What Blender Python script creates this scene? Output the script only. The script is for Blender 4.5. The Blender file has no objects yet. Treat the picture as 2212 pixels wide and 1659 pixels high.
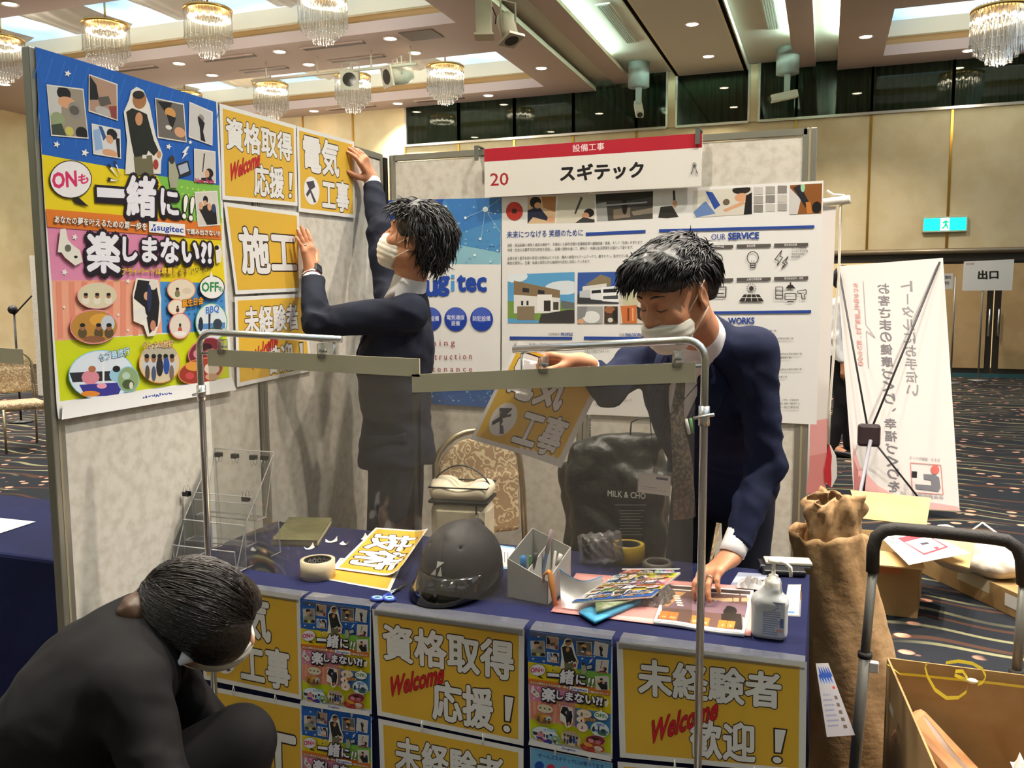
import bpy, bmesh, math, random
import numpy as np
from math import sin, cos, pi, radians, sqrt, atan2, hypot
from mathutils import Vector, Matrix
C = bpy.context.scene.collection
SC = bpy.context.scene
# ------------------------------------------------------------------ camera
FPX, CXP, CYP, EYE = 1867.0, 1106.0, 829.5, 1.5
YAW, PIT, ROL = radians(19.92), radians(6.0), radians(-0.32)
_f = np.array([-sin(YAW) * cos(PIT), cos(YAW) * cos(PIT), -sin(PIT)])
_r0 = np.array([cos(YAW), sin(YAW), 0.0]); _u0 = np.cross(_r0, _f)
_r = _r0 * cos(ROL) + _u0 * sin(ROL); _u = np.cross(_r, _f)
cam = bpy.data.cameras.new('camera'); cam.sensor_width = 36.0; cam.lens = FPX / 2212 * 36.0
cam.clip_start = 0.05; cam.clip_end = 200
camo = bpy.data.objects.new('camera', cam); C.objects.link(camo)
camo.matrix_world = Matrix(((_r[0], _u[0], -_f[0], 0), (_r[1], _u[1], -_f[1], 0), (_r[2], _u[2], -_f[2], EYE), (0, 0, 0, 1)))
SC.camera = camo
# ------------------------------------------------------------------ world, exposure
W = bpy.data.worlds.new('world'); SC.world = W; W.use_nodes = True
W.node_tree.nodes['Background'].inputs[0].default_value = (0.9, 0.95, 1.0, 1)
W.node_tree.nodes['Background'].inputs[1].default_value = 0.02
VS = SC.view_settings
SC.display_settings.display_device = 'sRGB'
VS.view_transform = 'Standard'; VS.look = 'None'; VS.gamma = 1.0; VS.use_curve_mapping = False
VS.exposure = 1.92
SC.cycles.max_bounces = 7; SC.cycles.diffuse_bounces = 3; SC.cycles.glossy_bounces = 3
SC.cycles.transmission_bounces = 4; SC.cycles.transparent_max_bounces = 16
SC.cycles.caustics_reflective = False; SC.cycles.caustics_refractive = False
SC.cycles.sample_clamp_indirect = 4.0
E_COFFER, E_COVE, E_DOWN, E_CHAND = 0.40, 75.0, 175.0, 12.0      # luminous ceiling, cove tubes, downlight watts
# ------------------------------------------------------------------ from a pixel of the 2212x1659 photograph to a point of the place
EYEV = np.array([0, 0, EYE])
def ray(x, y): return _f + _r * ((x - CXP) / FPX) - _u * ((y - CYP) / FPX)
def onz(x, y, z): d = ray(x, y); return EYEV + d * ((z - EYE) / d[2])
def ony(x, y, Y): d = ray(x, y); return EYEV + d * (Y / d[1])
def onx(x, y, X): d = ray(x, y); return EYEV + d * (X / d[0])
def onpl(x, y, p, n): d = ray(x, y); return EYEV + d * (np.dot(np.array(p) - EYEV, n) / np.dot(d, n))
def at(x, y, t): return EYEV + ray(x, y) * t
# ------------------------------------------------------------------ materials
def lin(c):
    if isinstance(c, str): c = [int(c[i:i + 2], 16) for i in (0, 2, 4)]
    o = []
    for v in c[:3]:
        v = v / 255.0
        o.append(v / 12.92 if v <= 0.04045 else ((v + 0.055) / 1.055) ** 2.4)
    return (o[0], o[1], o[2], 1.0)
_M = {}
def mat(name, col, rough=0.6, metal=0.0, spec=0.5, noise=None, bump=None, emit=None, alpha=None, trans=None, sheen=0, coat=0):
    """noise=(scale, colour2, lo, hi); bump=(scale, strength, detail)"""
    key = name
    if key in _M: return _M[key]
    m = bpy.data.materials.new(name); m.use_nodes = True; nt = m.node_tree; b = nt.nodes['Principled BSDF']
    b.inputs['Base Color'].default_value = lin(col); b.inputs['Roughness'].default_value = rough
    b.inputs['Metallic'].default_value = metal; b.inputs['Specular IOR Level'].default_value = spec
    if sheen: b.inputs['Sheen Weight'].default_value = sheen
    if coat: b.inputs['Coat Weight'].default_value = coat; b.inputs['Coat Roughness'].default_value = 0.15
    tc = None
    if noise or bump:
        tc = nt.nodes.new('ShaderNodeTexCoord')
    if noise:
        n = nt.nodes.new('ShaderNodeTexNoise'); n.inputs['Scale'].default_value = noise[0]; n.inputs['Detail'].default_value = 4
        r = nt.nodes.new('ShaderNodeValToRGB'); r.color_ramp.elements[0].color = lin(col); r.color_ramp.elements[1].color = lin(noise[1])
        r.color_ramp.elements[0].position = noise[2]; r.color_ramp.elements[1].position = noise[3]
        nt.links.new(tc.outputs['Object'], n.inputs['Vector']); nt.links.new(n.outputs['Fac'], r.inputs['Fac']); nt.links.new(r.outputs['Color'], b.inputs['Base Color'])
    if bump:
        n2 = nt.nodes.new('ShaderNodeTexNoise'); n2.inputs['Scale'].default_value = bump[0]; n2.inputs['Detail'].default_value = bump[2] if len(bump) > 2 else 3
        bp = nt.nodes.new('ShaderNodeBump'); bp.inputs['Strength'].default_value = bump[1]; bp.inputs['Distance'].default_value = 0.01
        nt.links.new(tc.outputs['Object'], n2.inputs['Vector']); nt.links.new(n2.outputs['Fac'], bp.inputs['Height']); nt.links.new(bp.outputs['Normal'], b.inputs['Normal'])
    if emit: b.inputs['Emission Color'].default_value = lin(emit[0]); b.inputs['Emission Strength'].default_value = emit[1]
    if alpha is not None: b.inputs['Alpha'].default_value = alpha
    if trans is not None: b.inputs['Transmission Weight'].default_value = trans
    _M[key] = m; return m
def clear(name, tint, haze=0.06, rough=0.05, haze_col='ffffff'):
    """thin clear plastic: see-through, a little milky, with a glossy skin"""
    if name in _M: return _M[name]
    m = bpy.data.materials.new(name); m.use_nodes = True; nt = m.node_tree; nt.nodes.clear()
    o = nt.nodes.new('ShaderNodeOutputMaterial'); t = nt.nodes.new('ShaderNodeBsdfTransparent'); g = nt.nodes.new('ShaderNodeBsdfGlossy')
    d = nt.nodes.new('ShaderNodeBsdfDiffuse'); tl = nt.nodes.new('ShaderNodeBsdfTranslucent'); fr = nt.nodes.new('ShaderNodeFresnel'); fr.inputs[0].default_value = 1.45
    t.inputs[0].default_value = lin(tint); g.inputs['Roughness'].default_value = rough; g.inputs[0].default_value = (0.9, 0.9, 0.9, 1)
    d.inputs[0].default_value = lin(haze_col); tl.inputs[0].default_value = lin(haze_col)
    a = nt.nodes.new('ShaderNodeMixShader'); a.inputs[0].default_value = 0.5
    h = nt.nodes.new('ShaderNodeMixShader'); h.inputs[0].default_value = haze; s = nt.nodes.new('ShaderNodeMixShader')
    L = nt.links.new; L(d.outputs[0], a.inputs[1]); L(tl.outputs[0], a.inputs[2]); L(t.outputs[0], h.inputs[1]); L(a.outputs[0], h.inputs[2])
    L(fr.outputs[0], s.inputs[0]); L(h.outputs[0], s.inputs[1]); L(g.outputs[0], s.inputs[2]); L(s.outputs[0], o.inputs[0])
    _M[name] = m; return m
def emis(name, col, strength):
    if name in _M: return _M[name]
    m = bpy.data.materials.new(name); m.use_nodes = True; nt = m.node_tree; nt.nodes.clear()
    o = nt.nodes.new('ShaderNodeOutputMaterial'); e = nt.nodes.new('ShaderNodeEmission'); e.inputs[0].default_value = lin(col); e.inputs[1].default_value = strength
    nt.links.new(e.outputs[0], o.inputs[0]); _M[name] = m; return m
def ink(h): return mat('print_' + h, h, 0.45, spec=0.4)
# ------------------------------------------------------------------ mesh builder
def V3(p): return np.array(p, float)
def unit(v): v = np.array(v, float); return v / (np.linalg.norm(v) + 1e-12)
class MB:
    def __init__(s): s.v = []; s.f = []; s.m = []; s.sm = []; s.mats = []
    def mi(s, m):
        if m not in s.mats: s.mats.append(m)
        return s.mats.index(m)
    def add(s, vs, fs, m=None, smooth=False):
        o = len(s.v); s.v.extend([tuple(map(float, p)) for p in vs]); k = s.mi(m) if m else 0
        for f in fs: s.f.append([o + i for i in f]); s.m.append(k); s.sm.append(smooth)
        return s
    def quad(s, a, b, c, d, m=None): return s.add([a, b, c, d], [(0, 1, 2, 3)], m)
    def box(s, c, sz, m=None, ax=None, bev=0.0):
        c = V3(c); hx, hy, hz = [q / 2 for q in sz]
        X, Y, Z = (V3((1, 0, 0)), V3((0, 1, 0)), V3((0, 0, 1))) if ax is None else [V3(q) for q in ax]
        if bev <= 0:
            vs = [c + X * hx * i + Y * hy * j + Z * hz * k for k in (-1, 1) for j in (-1, 1) for i in (-1, 1)]
            fs = [(0, 2, 3, 1), (4, 5, 7, 6), (0, 1, 5, 4), (2, 6, 7, 3), (0, 4, 6, 2), (1, 3, 7, 5)]
            return s.add(vs, fs, m)
        bm = bmesh.new(); bmesh.ops.create_cube(bm, size=1.0)
        for v in bm.verts: v.co = Vector((v.co.x * 2 * hx, v.co.y * 2 * hy, v.co.z * 2 * hz))
        bmesh.ops.bevel(bm, geom=bm.edges[:], offset=min(bev, hx * .98, hy * .98, hz * .98), segments=2, affect='EDGES', profile=0.5)
        bm.verts.index_update()
        vs = [c + X * v.co.x + Y * v.co.y + Z * v.co.z for v in bm.verts]; fs = [[v.index for v in f.verts] for f in bm.faces]; bm.free()
        return s.add(vs, fs, m)
    def bb(s, x0, x1, y0, y1, z0, z1, m=None, bev=0): return s.box(((x0 + x1) / 2, (y0 + y1) / 2, (z0 + z1) / 2), (x1 - x0, y1 - y0, z1 - z0), m, None, bev)
    def tube(s, pts, r, n=10, m=None, caps=True, closed=False, smooth=True, flat=None):
        P = [V3(p) for p in pts]; N = len(P); rs = r if hasattr(r, '__len__') else [r] * N
        T = []
        for i in range(N):
            a = P[(i - 1) % N] if (closed or i > 0) else P[i]; b = P[(i + 1) % N] if (closed or i < N - 1) else P[i]
            T.append(unit(b - a))
        u = np.cross(T[0], (0, 0, 1)); u = unit(u) if np.linalg.norm(u) > 1e-3 else V3((1, 0, 0))
        vs = []
        for i in range(N):
            u = unit(u - T[i] * np.dot(u, T[i])); w = np.cross(T[i], u)
            for k in range(n):
                a = 2 * pi * k / n; cu, cw = cos(a), sin(a)
                if flat: cw *= flat
                vs.append(P[i] + (u * cu + w * cw) * rs[i])
        fs = []
        for i in range(N if closed else N - 1):
            for k in range(n):
                a = i * n + k; b = i * n + (k + 1) % n; c = ((i + 1) % N) * n + (k + 1) % n; d = ((i + 1) % N) * n + k
                fs.append((a, b, c, d))
        if caps and not closed: fs.append(tuple(range(n))[::-1]); fs.append(tuple((N - 1) * n + k for k in range(n)))
        return s.add(vs, fs, m, smooth)
    def lathe(s, prof, c, n=24, m=None, ax=None, smooth=True, cap=True):
        c = V3(c); X, Y, Z = (V3((1, 0, 0)), V3((0, 1, 0)), V3((0, 0, 1))) if ax is None else [V3(q) for q in ax]
        vs = [c + (X * cos(2 * pi * k / n) + Y * sin(2 * pi * k / n)) * r + Z * z for r, z in prof for k in range(n)]
        fs = [(i * n + k, i * n + (k + 1) % n, (i + 1) * n + (k + 1) % n, (i + 1) * n + k) for i in range(len(prof) - 1) for k in range(n)]
        if cap:
            if prof[0][0] > 1e-5: fs.append(tuple(range(n))[::-1])
            if prof[-1][0] > 1e-5: fs.append(tuple((len(prof) - 1) * n + k for k in range(n)))
        return s.add(vs, fs, m, smooth)
    def prism(s, poly, m=None, c=(0, 0, 0), ax=None, h=0.01):
        """2-D outline in the (X,Y) of ax, extruded h along Z"""
        c = V3(c); X, Y, Z = (V3((1, 0, 0)), V3((0, 1, 0)), V3((0, 0, 1))) if ax is None else [V3(q) for q in ax]
        n = len(poly); vs = [c + X * p[0] + Y * p[1] for p in poly] + [c + X * p[0] + Y * p[1] + Z * h for p in poly]
        fs = [tuple(range(n))[::-1], tuple(range(n, 2 * n))] + [(i, (i + 1) % n, n + (i + 1) % n, n + i) for i in range(n)]
        return s.add(vs, fs, m)
    def grid(s, fn, nu, nv, m=None, smooth=True):
        vs = [fn(i / nu, j / nv) for j in range(nv + 1) for i in range(nu + 1)]
        fs = [(j * (nu + 1) + i, j * (nu + 1) + i + 1, (j + 1) * (nu + 1) + i + 1, (j + 1) * (nu + 1) + i) for j in range(nv) for i in range(nu)]
        return s.add(vs, fs, m, smooth)
    def sphere(s, c, r, m=None, n=12, sc=(1, 1, 1), ax=None):
        k = max(4, n // 2); pr = [(sin(pi * i / k), -cos(pi * i / k)) for i in range(k + 1)]
        X, Y, Z = ((1, 0, 0), (0, 1, 0), (0, 0, 1)) if ax is None else ax
        return s.lathe([(max(a, 1e-6), b) for a, b in pr], c, n, m, (V3(X) * r * sc[0], V3(Y) * r * sc[1], V3(Z) * r * sc[2]), cap=False)
    def arr(s, V, Fq, m=None, smooth=True):
        return s.add(V.tolist(), Fq.tolist(), m, smooth)
    def obj(s, name, parent=None, m=None, thick=None, bevel=None, sub=None):
        me = bpy.data.meshes.new(name); org = V3(parent['_o']) if parent is not None and '_o' in parent else np.zeros(3)
        v = [(p[0] - org[0], p[1] - org[1], p[2] - org[2]) for p in s.v]
        me.from_pydata(v, [], s.f)
        for q in (s.mats or ([m] if m else [])): me.materials.append(q)
        if s.mats and len(me.polygons): me.polygons.foreach_set('material_index', s.m)
        me.polygons.foreach_set('use_smooth', s.sm)
        me.update()
        o = bpy.data.objects.new(name, me); C.objects.link(o)
        if parent is not None: o.parent = parent; o['_o'] = tuple(org)
        if thick: md = o.modifiers.new('thickness', 'SOLIDIFY'); md.thickness = thick; md.offset = 0
        if bevel: md = o.modifiers.new('bevel', 'BEVEL'); md.width = bevel; md.segments = 2; md.limit_method = 'ANGLE'
        if sub: md = o.modifiers.new('smooth', 'SUBSURF'); md.levels = sub; md.render_levels = sub
        return o
def tag(o, label, cat, group=None, kind=None):
    o['label'] = label; o['category'] = cat
    if group: o['group'] = group
    if kind: o['kind'] = kind
    return o
def thing(name, label, cat, loc=(0, 0, 0), group=None):
    o = bpy.data.objects.new(name, None); C.objects.link(o); o.empty_display_size = 0.05
    o.location = tuple(map(float, loc)); o['_o'] = tuple(map(float, loc)); return tag(o, label, cat, group)
def struct(name, mb, m=None, parent=None):
    o = mb.obj(name, parent, m)
    if parent is None: o['kind'] = 'structure'
    return o
def dup(root, loc, rotz=None, label=None, group=None):
    r = root.copy(); C.objects.link(r); r.location = tuple(map(float, loc))
    if rotz is not None: r.rotation_euler = (0, 0, rotz)
    if label: r['label'] = label
    if group: r['group'] = group
    for ch in list(root.children):
        c = ch.copy(); C.objects.link(c); c.parent = r
        for g in list(ch.children):
            d = g.copy(); C.objects.link(d); d.parent = c
    return r
# ------------------------------------------------------------------ lettering
_T = {}
def glyphs(txt, bold=0.0, res=2):
    k = (txt, bold, res)
    if k in _T: return _T[k]
    c = bpy.data.curves.new('lettering', 'FONT'); c.body = txt; c.resolution_u = res; c.fill_mode = 'FRONT'; c.offset = bold
    o = bpy.data.objects.new('lettering', c); C.objects.link(o)
    dg = bpy.context.evaluated_depsgraph_get(); dg.update()
    me = bpy.data.meshes.new_from_object(o.evaluated_get(dg))
    n = len(me.vertices); co = np.zeros(n * 3); me.vertices.foreach_get('co', co); co = co.reshape(-1, 3)[:, :2].copy()
    fs = [list(p.vertices) for p in me.polygons]
    bpy.data.objects.remove(o); bpy.data.curves.remove(c); bpy.data.meshes.remove(me)
    if n == 0: co = np.zeros((1, 2)); fs = []
    _T[k] = (co, fs); return _T[k]
def homog(src, dst):
    A = []; b = []
    for (x, y), (u, v) in zip(src, dst):
        A += [[x, y, 1, 0, 0, 0, -u * x, -u * y], [0, 0, 0, x, y, 1, -v * x, -v * y]]; b += [u, v]
    h = np.linalg.solve(np.array(A, float), np.array(b, float)); return np.append(h, 1).reshape(3, 3)
def happly(Hm, p):
    p = np.atleast_2d(np.array(p, float)); q = np.c_[p, np.ones(len(p))] @ Hm.T; return q[:, :2] / q[:, 2:]
class Design:
    """a printed sheet: flat shapes in a unit square (u right, v down), kept in layers; px=four photo corners lets shapes be given in photo pixels"""
    def __init__(s, px=None, asp=1.0):
        s.items = []; s.L = 0; s.asp = asp
        s.Hm = homog(px, [(0, 0), (1, 0), (1, 1), (0, 1)]) if px else None
    def uv(s, pts): return happly(s.Hm, pts) if s.Hm is not None else np.atleast_2d(np.array(pts, float))
    def lay(s, n=1): s.L += n; return s
    def poly(s, pts, col, layer=None):
        s.items.append((s.uv(pts), [list(range(len(pts)))], ink(col) if isinstance(col, str) else col, s.L)); s.L += .2; return s
    def rect(s, x0, y0, x1, y1, col): return s.poly([(x0, y0), (x1, y0), (x1, y1), (x0, y1)], col)
    def oval(s, cx, cy, rx, ry, col, n=28, rot=0):
        a = np.arange(n) * 2 * pi / n; x = rx * np.cos(a); y = ry * np.sin(a)
        return s.poly(np.c_[cx + x * cos(rot) - y * sin(rot), cy + x * sin(rot) + y * cos(rot)], col)
    def ring(s, cx, cy, rx, ry, w, col, n=28):
        a = np.arange(n) * 2 * pi / n; o = np.c_[cx + rx * np.cos(a), cy + ry * np.sin(a)]; i = np.c_[cx + (rx - w) * np.cos(a), cy + (ry - w) * np.sin(a)]
        s.items.append((s.uv(np.r_[o, i]), [[k, (k + 1) % n, n + (k + 1) % n, n + k] for k in range(n)], ink(col), s.L)); return s
    def line(s, p, q, w, col):
        p, q = V3(p), V3(q); d = unit(q - p); n = np.array([-d[1], d[0]]) * w / 2
        return s.poly([p + n, q + n, q - n, p - n], col)
    def star(s, cx, cy, r, col, rot=0.3):
        a = np.arange(10) * pi / 5 + rot - pi / 2; rr = np.where(np.arange(10) % 2 == 0, r, r * .45)
        P = np.c_[cx + rr * np.cos(a), cy + rr * np.sin(a)]
        s.items.append((s.uv(np.r_[P, [[cx, cy]]]), [[k, (k + 1) % 10, 10] for k in range(10)], ink(col), s.L)); return s
    def text(s, t, bl, br, tl, col, bold=0.0, outline=None, ocol='1a1020', box=None, res=2, sh=None):
        """bl, br, tl: where the lettering's lower left, lower right and upper left corners go; weight and outline come from shifted copies"""
        co, fs = glyphs(t, 0.0, res)
        if not fs: return s
        mn, mx = co.min(0), co.max(0)
        if box: mn = np.array([mn[0], box[0]]); mx = np.array([mx[0], box[1]])
        bl, br, tl = V3(bl), V3(br), V3(tl)
        def put(c): q = (c - mn) / np.maximum(mx - mn, 1e-6); return bl + np.outer(q[:, 0], br - bl) + np.outer(q[:, 1], tl - bl)
        def heavy(r, n, c, off=(0, 0)):
            for k in range(n if r > 0 else 1):
                a = 2 * pi * k / max(n, 1) + .3
                s.items.append((s.uv(put(co + np.array([r * cos(a), r * sin(a)])) + np.array(off)), fs, ink(c) if isinstance(c, str) else c, s.L)); s.L += .2
        n = 4 if res < 2 else 7
        if bold < .02 and not outline: bold = bold if bold >= .01 else 0; n = 4
        if outline:
            if sh is not None: heavy(bold + outline, 10, ocol, sh); heavy(bold + outline, 6, ocol, V3(sh) / 2)
            heavy(bold + outline, 10, ocol)
        heavy(bold * .8, n, col); return s
    def lines(s, rows, col, h, bold=0.0):
        """rows: (text, x, y, x1): running text with lower left at (x,y), ending at x1, slope from y1"""
        for t, x, y, x1, y1 in rows: s.text(t, (x, y), (x1, y1), (x, y - h), col, bold, res=1)
        return s
    def pic(s, q, bg, blobs):
        """a small photograph: quad q (tl,tr,br,bl), backing colour and blobs (shape in the quad's own 0..1 square)"""
        q = [V3(p) for p in q]
        def m(a, b): return (1 - b) * ((1 - a) * q[0] + a * q[1]) + b * ((1 - a) * q[3] + a * q[2])
        s.poly(q, bg); s.lay()
        for b in blobs:
            if b[0] == 'e':
                _, cx, cy, rx, ry, c = b; a = np.arange(14) * 2 * pi / 14
                pts = [(min(1, max(0, cx + rx * cos(t))), min(1, max(0, cy + ry * sin(t)))) for t in a]
            else: c = b[-1]; pts = b[1]
            s.poly([m(*p) for p in pts], c); s.lay(0)
        return s
    def build(s, name, fn, parent=None, base=None, dz=0.00005, cuts=None, border=None):
        """fn(u, v, h) -> point; h is the height above the sheet"""
        mb = MB()
        if base is not None:
            nu, nv = (cuts or (1, 1)); mb.grid(lambda a, b: fn(a, b, 0.0), nu, nv, base, smooth=bool(cuts))
        for P, fs, m, L in s.items:
            h = (L + 1) * dz
            if cuts and fs:
                bm = bmesh.new(); vs = [bm.verts.new((p[0], p[1], 0)) for p in P]
                for f in fs:
                    try: bm.faces.new([vs[i] for i in f])
                    except ValueError: pass
                for ax, n in ((0, cuts[0]), (1, cuts[1])):
                    for k in range(1, n):
                        pc = [0, 0, 0]; pc[ax] = k / n; no = [0, 0, 0]; no[ax] = 1
                        bmesh.ops.bisect_plane(bm, geom=bm.verts[:] + bm.edges[:] + bm.faces[:], plane_co=pc, plane_no=no)
                bm.verts.index_update(); mb.add([fn(v.co.x, v.co.y, h) for v in bm.verts], [[v.index for v in f.verts] for f in bm.faces], m, True); bm.free()
            else:
                mb.add([fn(p[0], p[1], h) for p in P], fs, m)
        return mb.obj(name, parent)
def flatsheet(tl, tr, br, bl, n):
    tl, tr, br, bl, n = map(V3, (tl, tr, br, bl, n)); n = unit(n)
    def fn(u, v, h): return (1 - v) * ((1 - u) * tl + u * tr) + v * ((1 - u) * bl + u * br) + n * h
    return fn
# ------------------------------------------------------------------ smooth solids (signed distance fields -> surface nets)
def smin(a, b, k):
    h = np.clip(0.5 + 0.5 * (b - a) / k, 0, 1); return b + (a - b) * h - k * h * (1 - h)
class SDF:
    def __init__(s): s.p = []
    def cone(s, a, b, ra, rb=None, k=0.02, op=1, flat=None):
        """rounded cone from a to b; flat=(axis, factor) squashes the section along an axis"""
        a, b = V3(a), V3(b); rb = ra if rb is None else rb; ab = b - a; L2 = max(np.dot(ab, ab), 1e-9)
        if flat is not None: fx = unit(flat[0]); ff = flat[1]
        def fn(P):
            pa = P - a; t = np.clip(pa @ ab / L2, 0, 1); q = pa - t[..., None] * ab; rr = ra + (rb - ra) * t
            if flat is not None:
                q2 = q @ fx; d = np.sqrt(np.maximum((q * q).sum(-1) + q2 * q2 * (1 / ff ** 2 - 1), 1e-12))
                return (d - rr) * (ff if ff < 1 else 1)
            return np.sqrt((q * q).sum(-1)) - rr
        s.p.append((fn, k, op)); return s
    def ell(s, c, r, ax=None, k=0.02, op=1):
        c = V3(c); R = np.eye(3) if ax is None else np.array([unit(q) for q in ax]); r = V3(r)
        def fn(P):
            q = (P - c) @ R.T; k0 = np.sqrt(((q / r) ** 2).sum(-1)); k1 = np.sqrt(((q / r ** 2) ** 2).sum(-1)) + 1e-9
            return k0 * (k0 - 1) / k1
        s.p.append((fn, k, op)); return s
    def box(s, c, hs, ax=None, rd=0.01, k=0.005, op=1):
        c = V3(c); R = np.eye(3) if ax is None else np.array([unit(q) for q in ax]); hs = V3(hs) - rd
        def fn(P):
            q = np.abs((P - c) @ R.T) - hs; return np.sqrt((np.maximum(q, 0) ** 2).sum(-1)) + np.minimum(q.max(-1), 0) - rd
        s.p.append((fn, k, op)); return s
    def chain(s, pts, rs, k=0.02, flat=None):
        for i in range(len(pts) - 1): s.cone(pts[i], pts[i + 1], rs[i], rs[i + 1], k, 1, flat)
        return s
    def fnc(s, fn, k, op): s.p.append((fn, k, op)); return s
    def join(s, o): s.p += o.p; return s
    def ev(s, P, sel=None):
        d = None
        for i in (range(len(s.p)) if sel is None else sel):
            fn, k, op = s.p[i]; v = fn(P)
            if op == 1: d = v if d is None else smin(d, v, k)
            elif d is None: d = np.full(P.shape[:-1], 1.0)
            elif op == -1: d = -smin(-d, v, k)
            elif op == 2: d = -smin(-d, -v, k)
            else: d = d + v
        return d
    def mesh(s, lo, hi, res):
        lo, hi = V3(lo), V3(hi); B = 16; n = (np.ceil((hi - lo) / res / B).astype(int)) * B; G = np.full(n + 1, 1.0, np.float32); r = B * res * 0.87
        cen = lo + (np.stack(np.meshgrid(*[np.arange(q // B) for q in n], indexing='ij'), -1) + .5) * B * res
        vals = []
        for fn, k, op in s.p: vals.append(fn(cen.reshape(-1, 3)).reshape(cen.shape[:-1]))
        pos = np.min([v for v, q in zip(vals, s.p) if q[2] == 1], 0)
        loc = np.stack(np.meshgrid(*[np.arange(B + 1)] * 3, indexing='ij'), -1) * res
        for b in np.argwhere(pos < r + 0.05):
            b = tuple(b); m = pos[b]
            sel = [i for i, q in enumerate(s.p) if (q[2] == 1 and vals[i][b] <= m + 2.2 * r + q[1]) or (q[2] == -1 and vals[i][b] < r + q[1] + .01) or q[2] in (2, 3)]
            o = np.array(b) * B; d = s.ev(loc + lo + o * res, sel)
            G[o[0]:o[0] + B + 1, o[1]:o[1] + B + 1, o[2]:o[2] + B + 1] = d
        return nets(G, lo, res)
def nets(G, lo, res):
    S = G < 0
    c = np.zeros(tuple(q - 1 for q in G.shape), np.uint8); sl = [(slice(0, -1), slice(1, None))[i] for i in (0, 1)]
    for i in (0, 1):
        for j in (0, 1):
            for k in (0, 1): c += S[sl[i], sl[j], sl[k]]
    I = np.argwhere((c > 0) & (c < 8)); 
    if len(I) == 0: return np.zeros((0, 3)), np.zeros((0, 4), int)
    ids = np.full(c.shape, -1, np.int32); ids[I[:, 0], I[:, 1], I[:, 2]] = np.arange(len(I))
    A = np.zeros((len(I), 3)); cnt = np.zeros(len(I))
    offs = [(i, j, k) for i in (0, 1) for j in (0, 1) for k in (0, 1)]
    g = {o: G[I[:, 0] + o[0], I[:, 1] + o[1], I[:, 2] + o[2]] for o in offs}
    for o in offs:
        for ax in range(3):
            if o[ax] == 0:
                o2 = list(o); o2[ax] = 1; o2 = tuple(o2); a, b = g[o], g[o2]; m = (a < 0) != (b < 0)
                t = np.where(m, a / np.where(m, a - b, 1), 0); P = np.tile(np.array(o, float), (len(I), 1)); P[:, ax] += t
                A[m] += P[m]; cnt[m] += 1
    V = lo + (I + A / cnt[:, None]) * res
    Fq = []
    for ax in range(3):
        a1, a2 = (ax + 1) % 3, (ax + 2) % 3
        s0 = [slice(None)] * 3; s1 = [slice(None)] * 3; s0[ax] = slice(0, -1); s1[ax] = slice(1, None)
        D = S[tuple(s0)] != S[tuple(s1)]; E = np.argwhere(D)
        E = E[(E[:, a1] > 0) & (E[:, a2] > 0) & (E[:, a1] < G.shape[a1] - 1) & (E[:, a2] < G.shape[a2] - 1)]
        q = []
        for d1, d2 in ((-1, -1), (0, -1), (0, 0), (-1, 0)):
            e = E.copy(); e[:, a1] += d1; e[:, a2] += d2; q.append(ids[e[:, 0], e[:, 1], e[:, 2]])
        q = np.stack(q, 1); fl = ~S[E[:, 0], E[:, 1], E[:, 2]]; q[fl] = q[fl][:, ::-1]; Fq.append(q)
    Fq = np.concatenate(Fq); return V, Fq[(Fq >= 0).all(1)]
def solid(name, sdf, lo, hi, res, m, parent=None, relax=1):
    V, Fq = sdf.mesh(lo, hi, res)
    for _ in range(relax):
        acc = np.zeros_like(V); n = np.zeros(len(V))
        for i in range(4):
            a, b = Fq[:, i], Fq[:, (i + 1) % 4]; np.add.at(acc, a, V[b]); np.add.at(n, a, 1); np.add.at(acc, b, V[a]); np.add.at(n, b, 1)
        V = V * .5 + .5 * acc / np.maximum(n, 1)[:, None]
    mb = MB(); mb.arr(V, Fq, m); return mb.obj(name, parent)
def wob(P, s=9.0, a=1.0, ph=0.0):
    """cheap smooth noise"""
    x, y, z = P[..., 0] * s + ph, P[..., 1] * s + 1.7 * ph, P[..., 2] * s - ph
    return a * (np.sin(x + 1.3 * np.sin(1.1 * z + .7 * y)) + np.sin(1.3 * y + 1.1 * np.sin(.9 * x + z)) + np.sin(1.1 * z + 1.2 * np.sin(1.3 * y - x))) / 3
# ================================================================== THE HALL
random.seed(7)
ZS, WB, XLW, XRW, YFR = 5.39, 16.8, -16.4, 12.0, -7.0
m_soff = mat('soffit_paint', 'c2aea4', 0.8, spec=.2)
m_white = mat('ceiling_white', 'dcd6c8', 0.85, spec=.2)
m_cream = mat('moulding_cream', 'e6dcc0', 0.7)
m_gold = mat('brass_trim', 'b98d3c', 0.28, 0.9)
m_goldband = mat('coffer_gold_band', 'b08a58', 0.45, 0.5)
m_wall = mat('wallpaper_beige', 'd9c7a0', 0.85, spec=.2, noise=(2.2, 'cfbb92', .4, .62), bump=(60, .08))
m_dark = mat('dark_gap', '1c1712', 0.9)
m_chrome = mat('chrome', 'e6e6e4', 0.24, 0.95)
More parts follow.
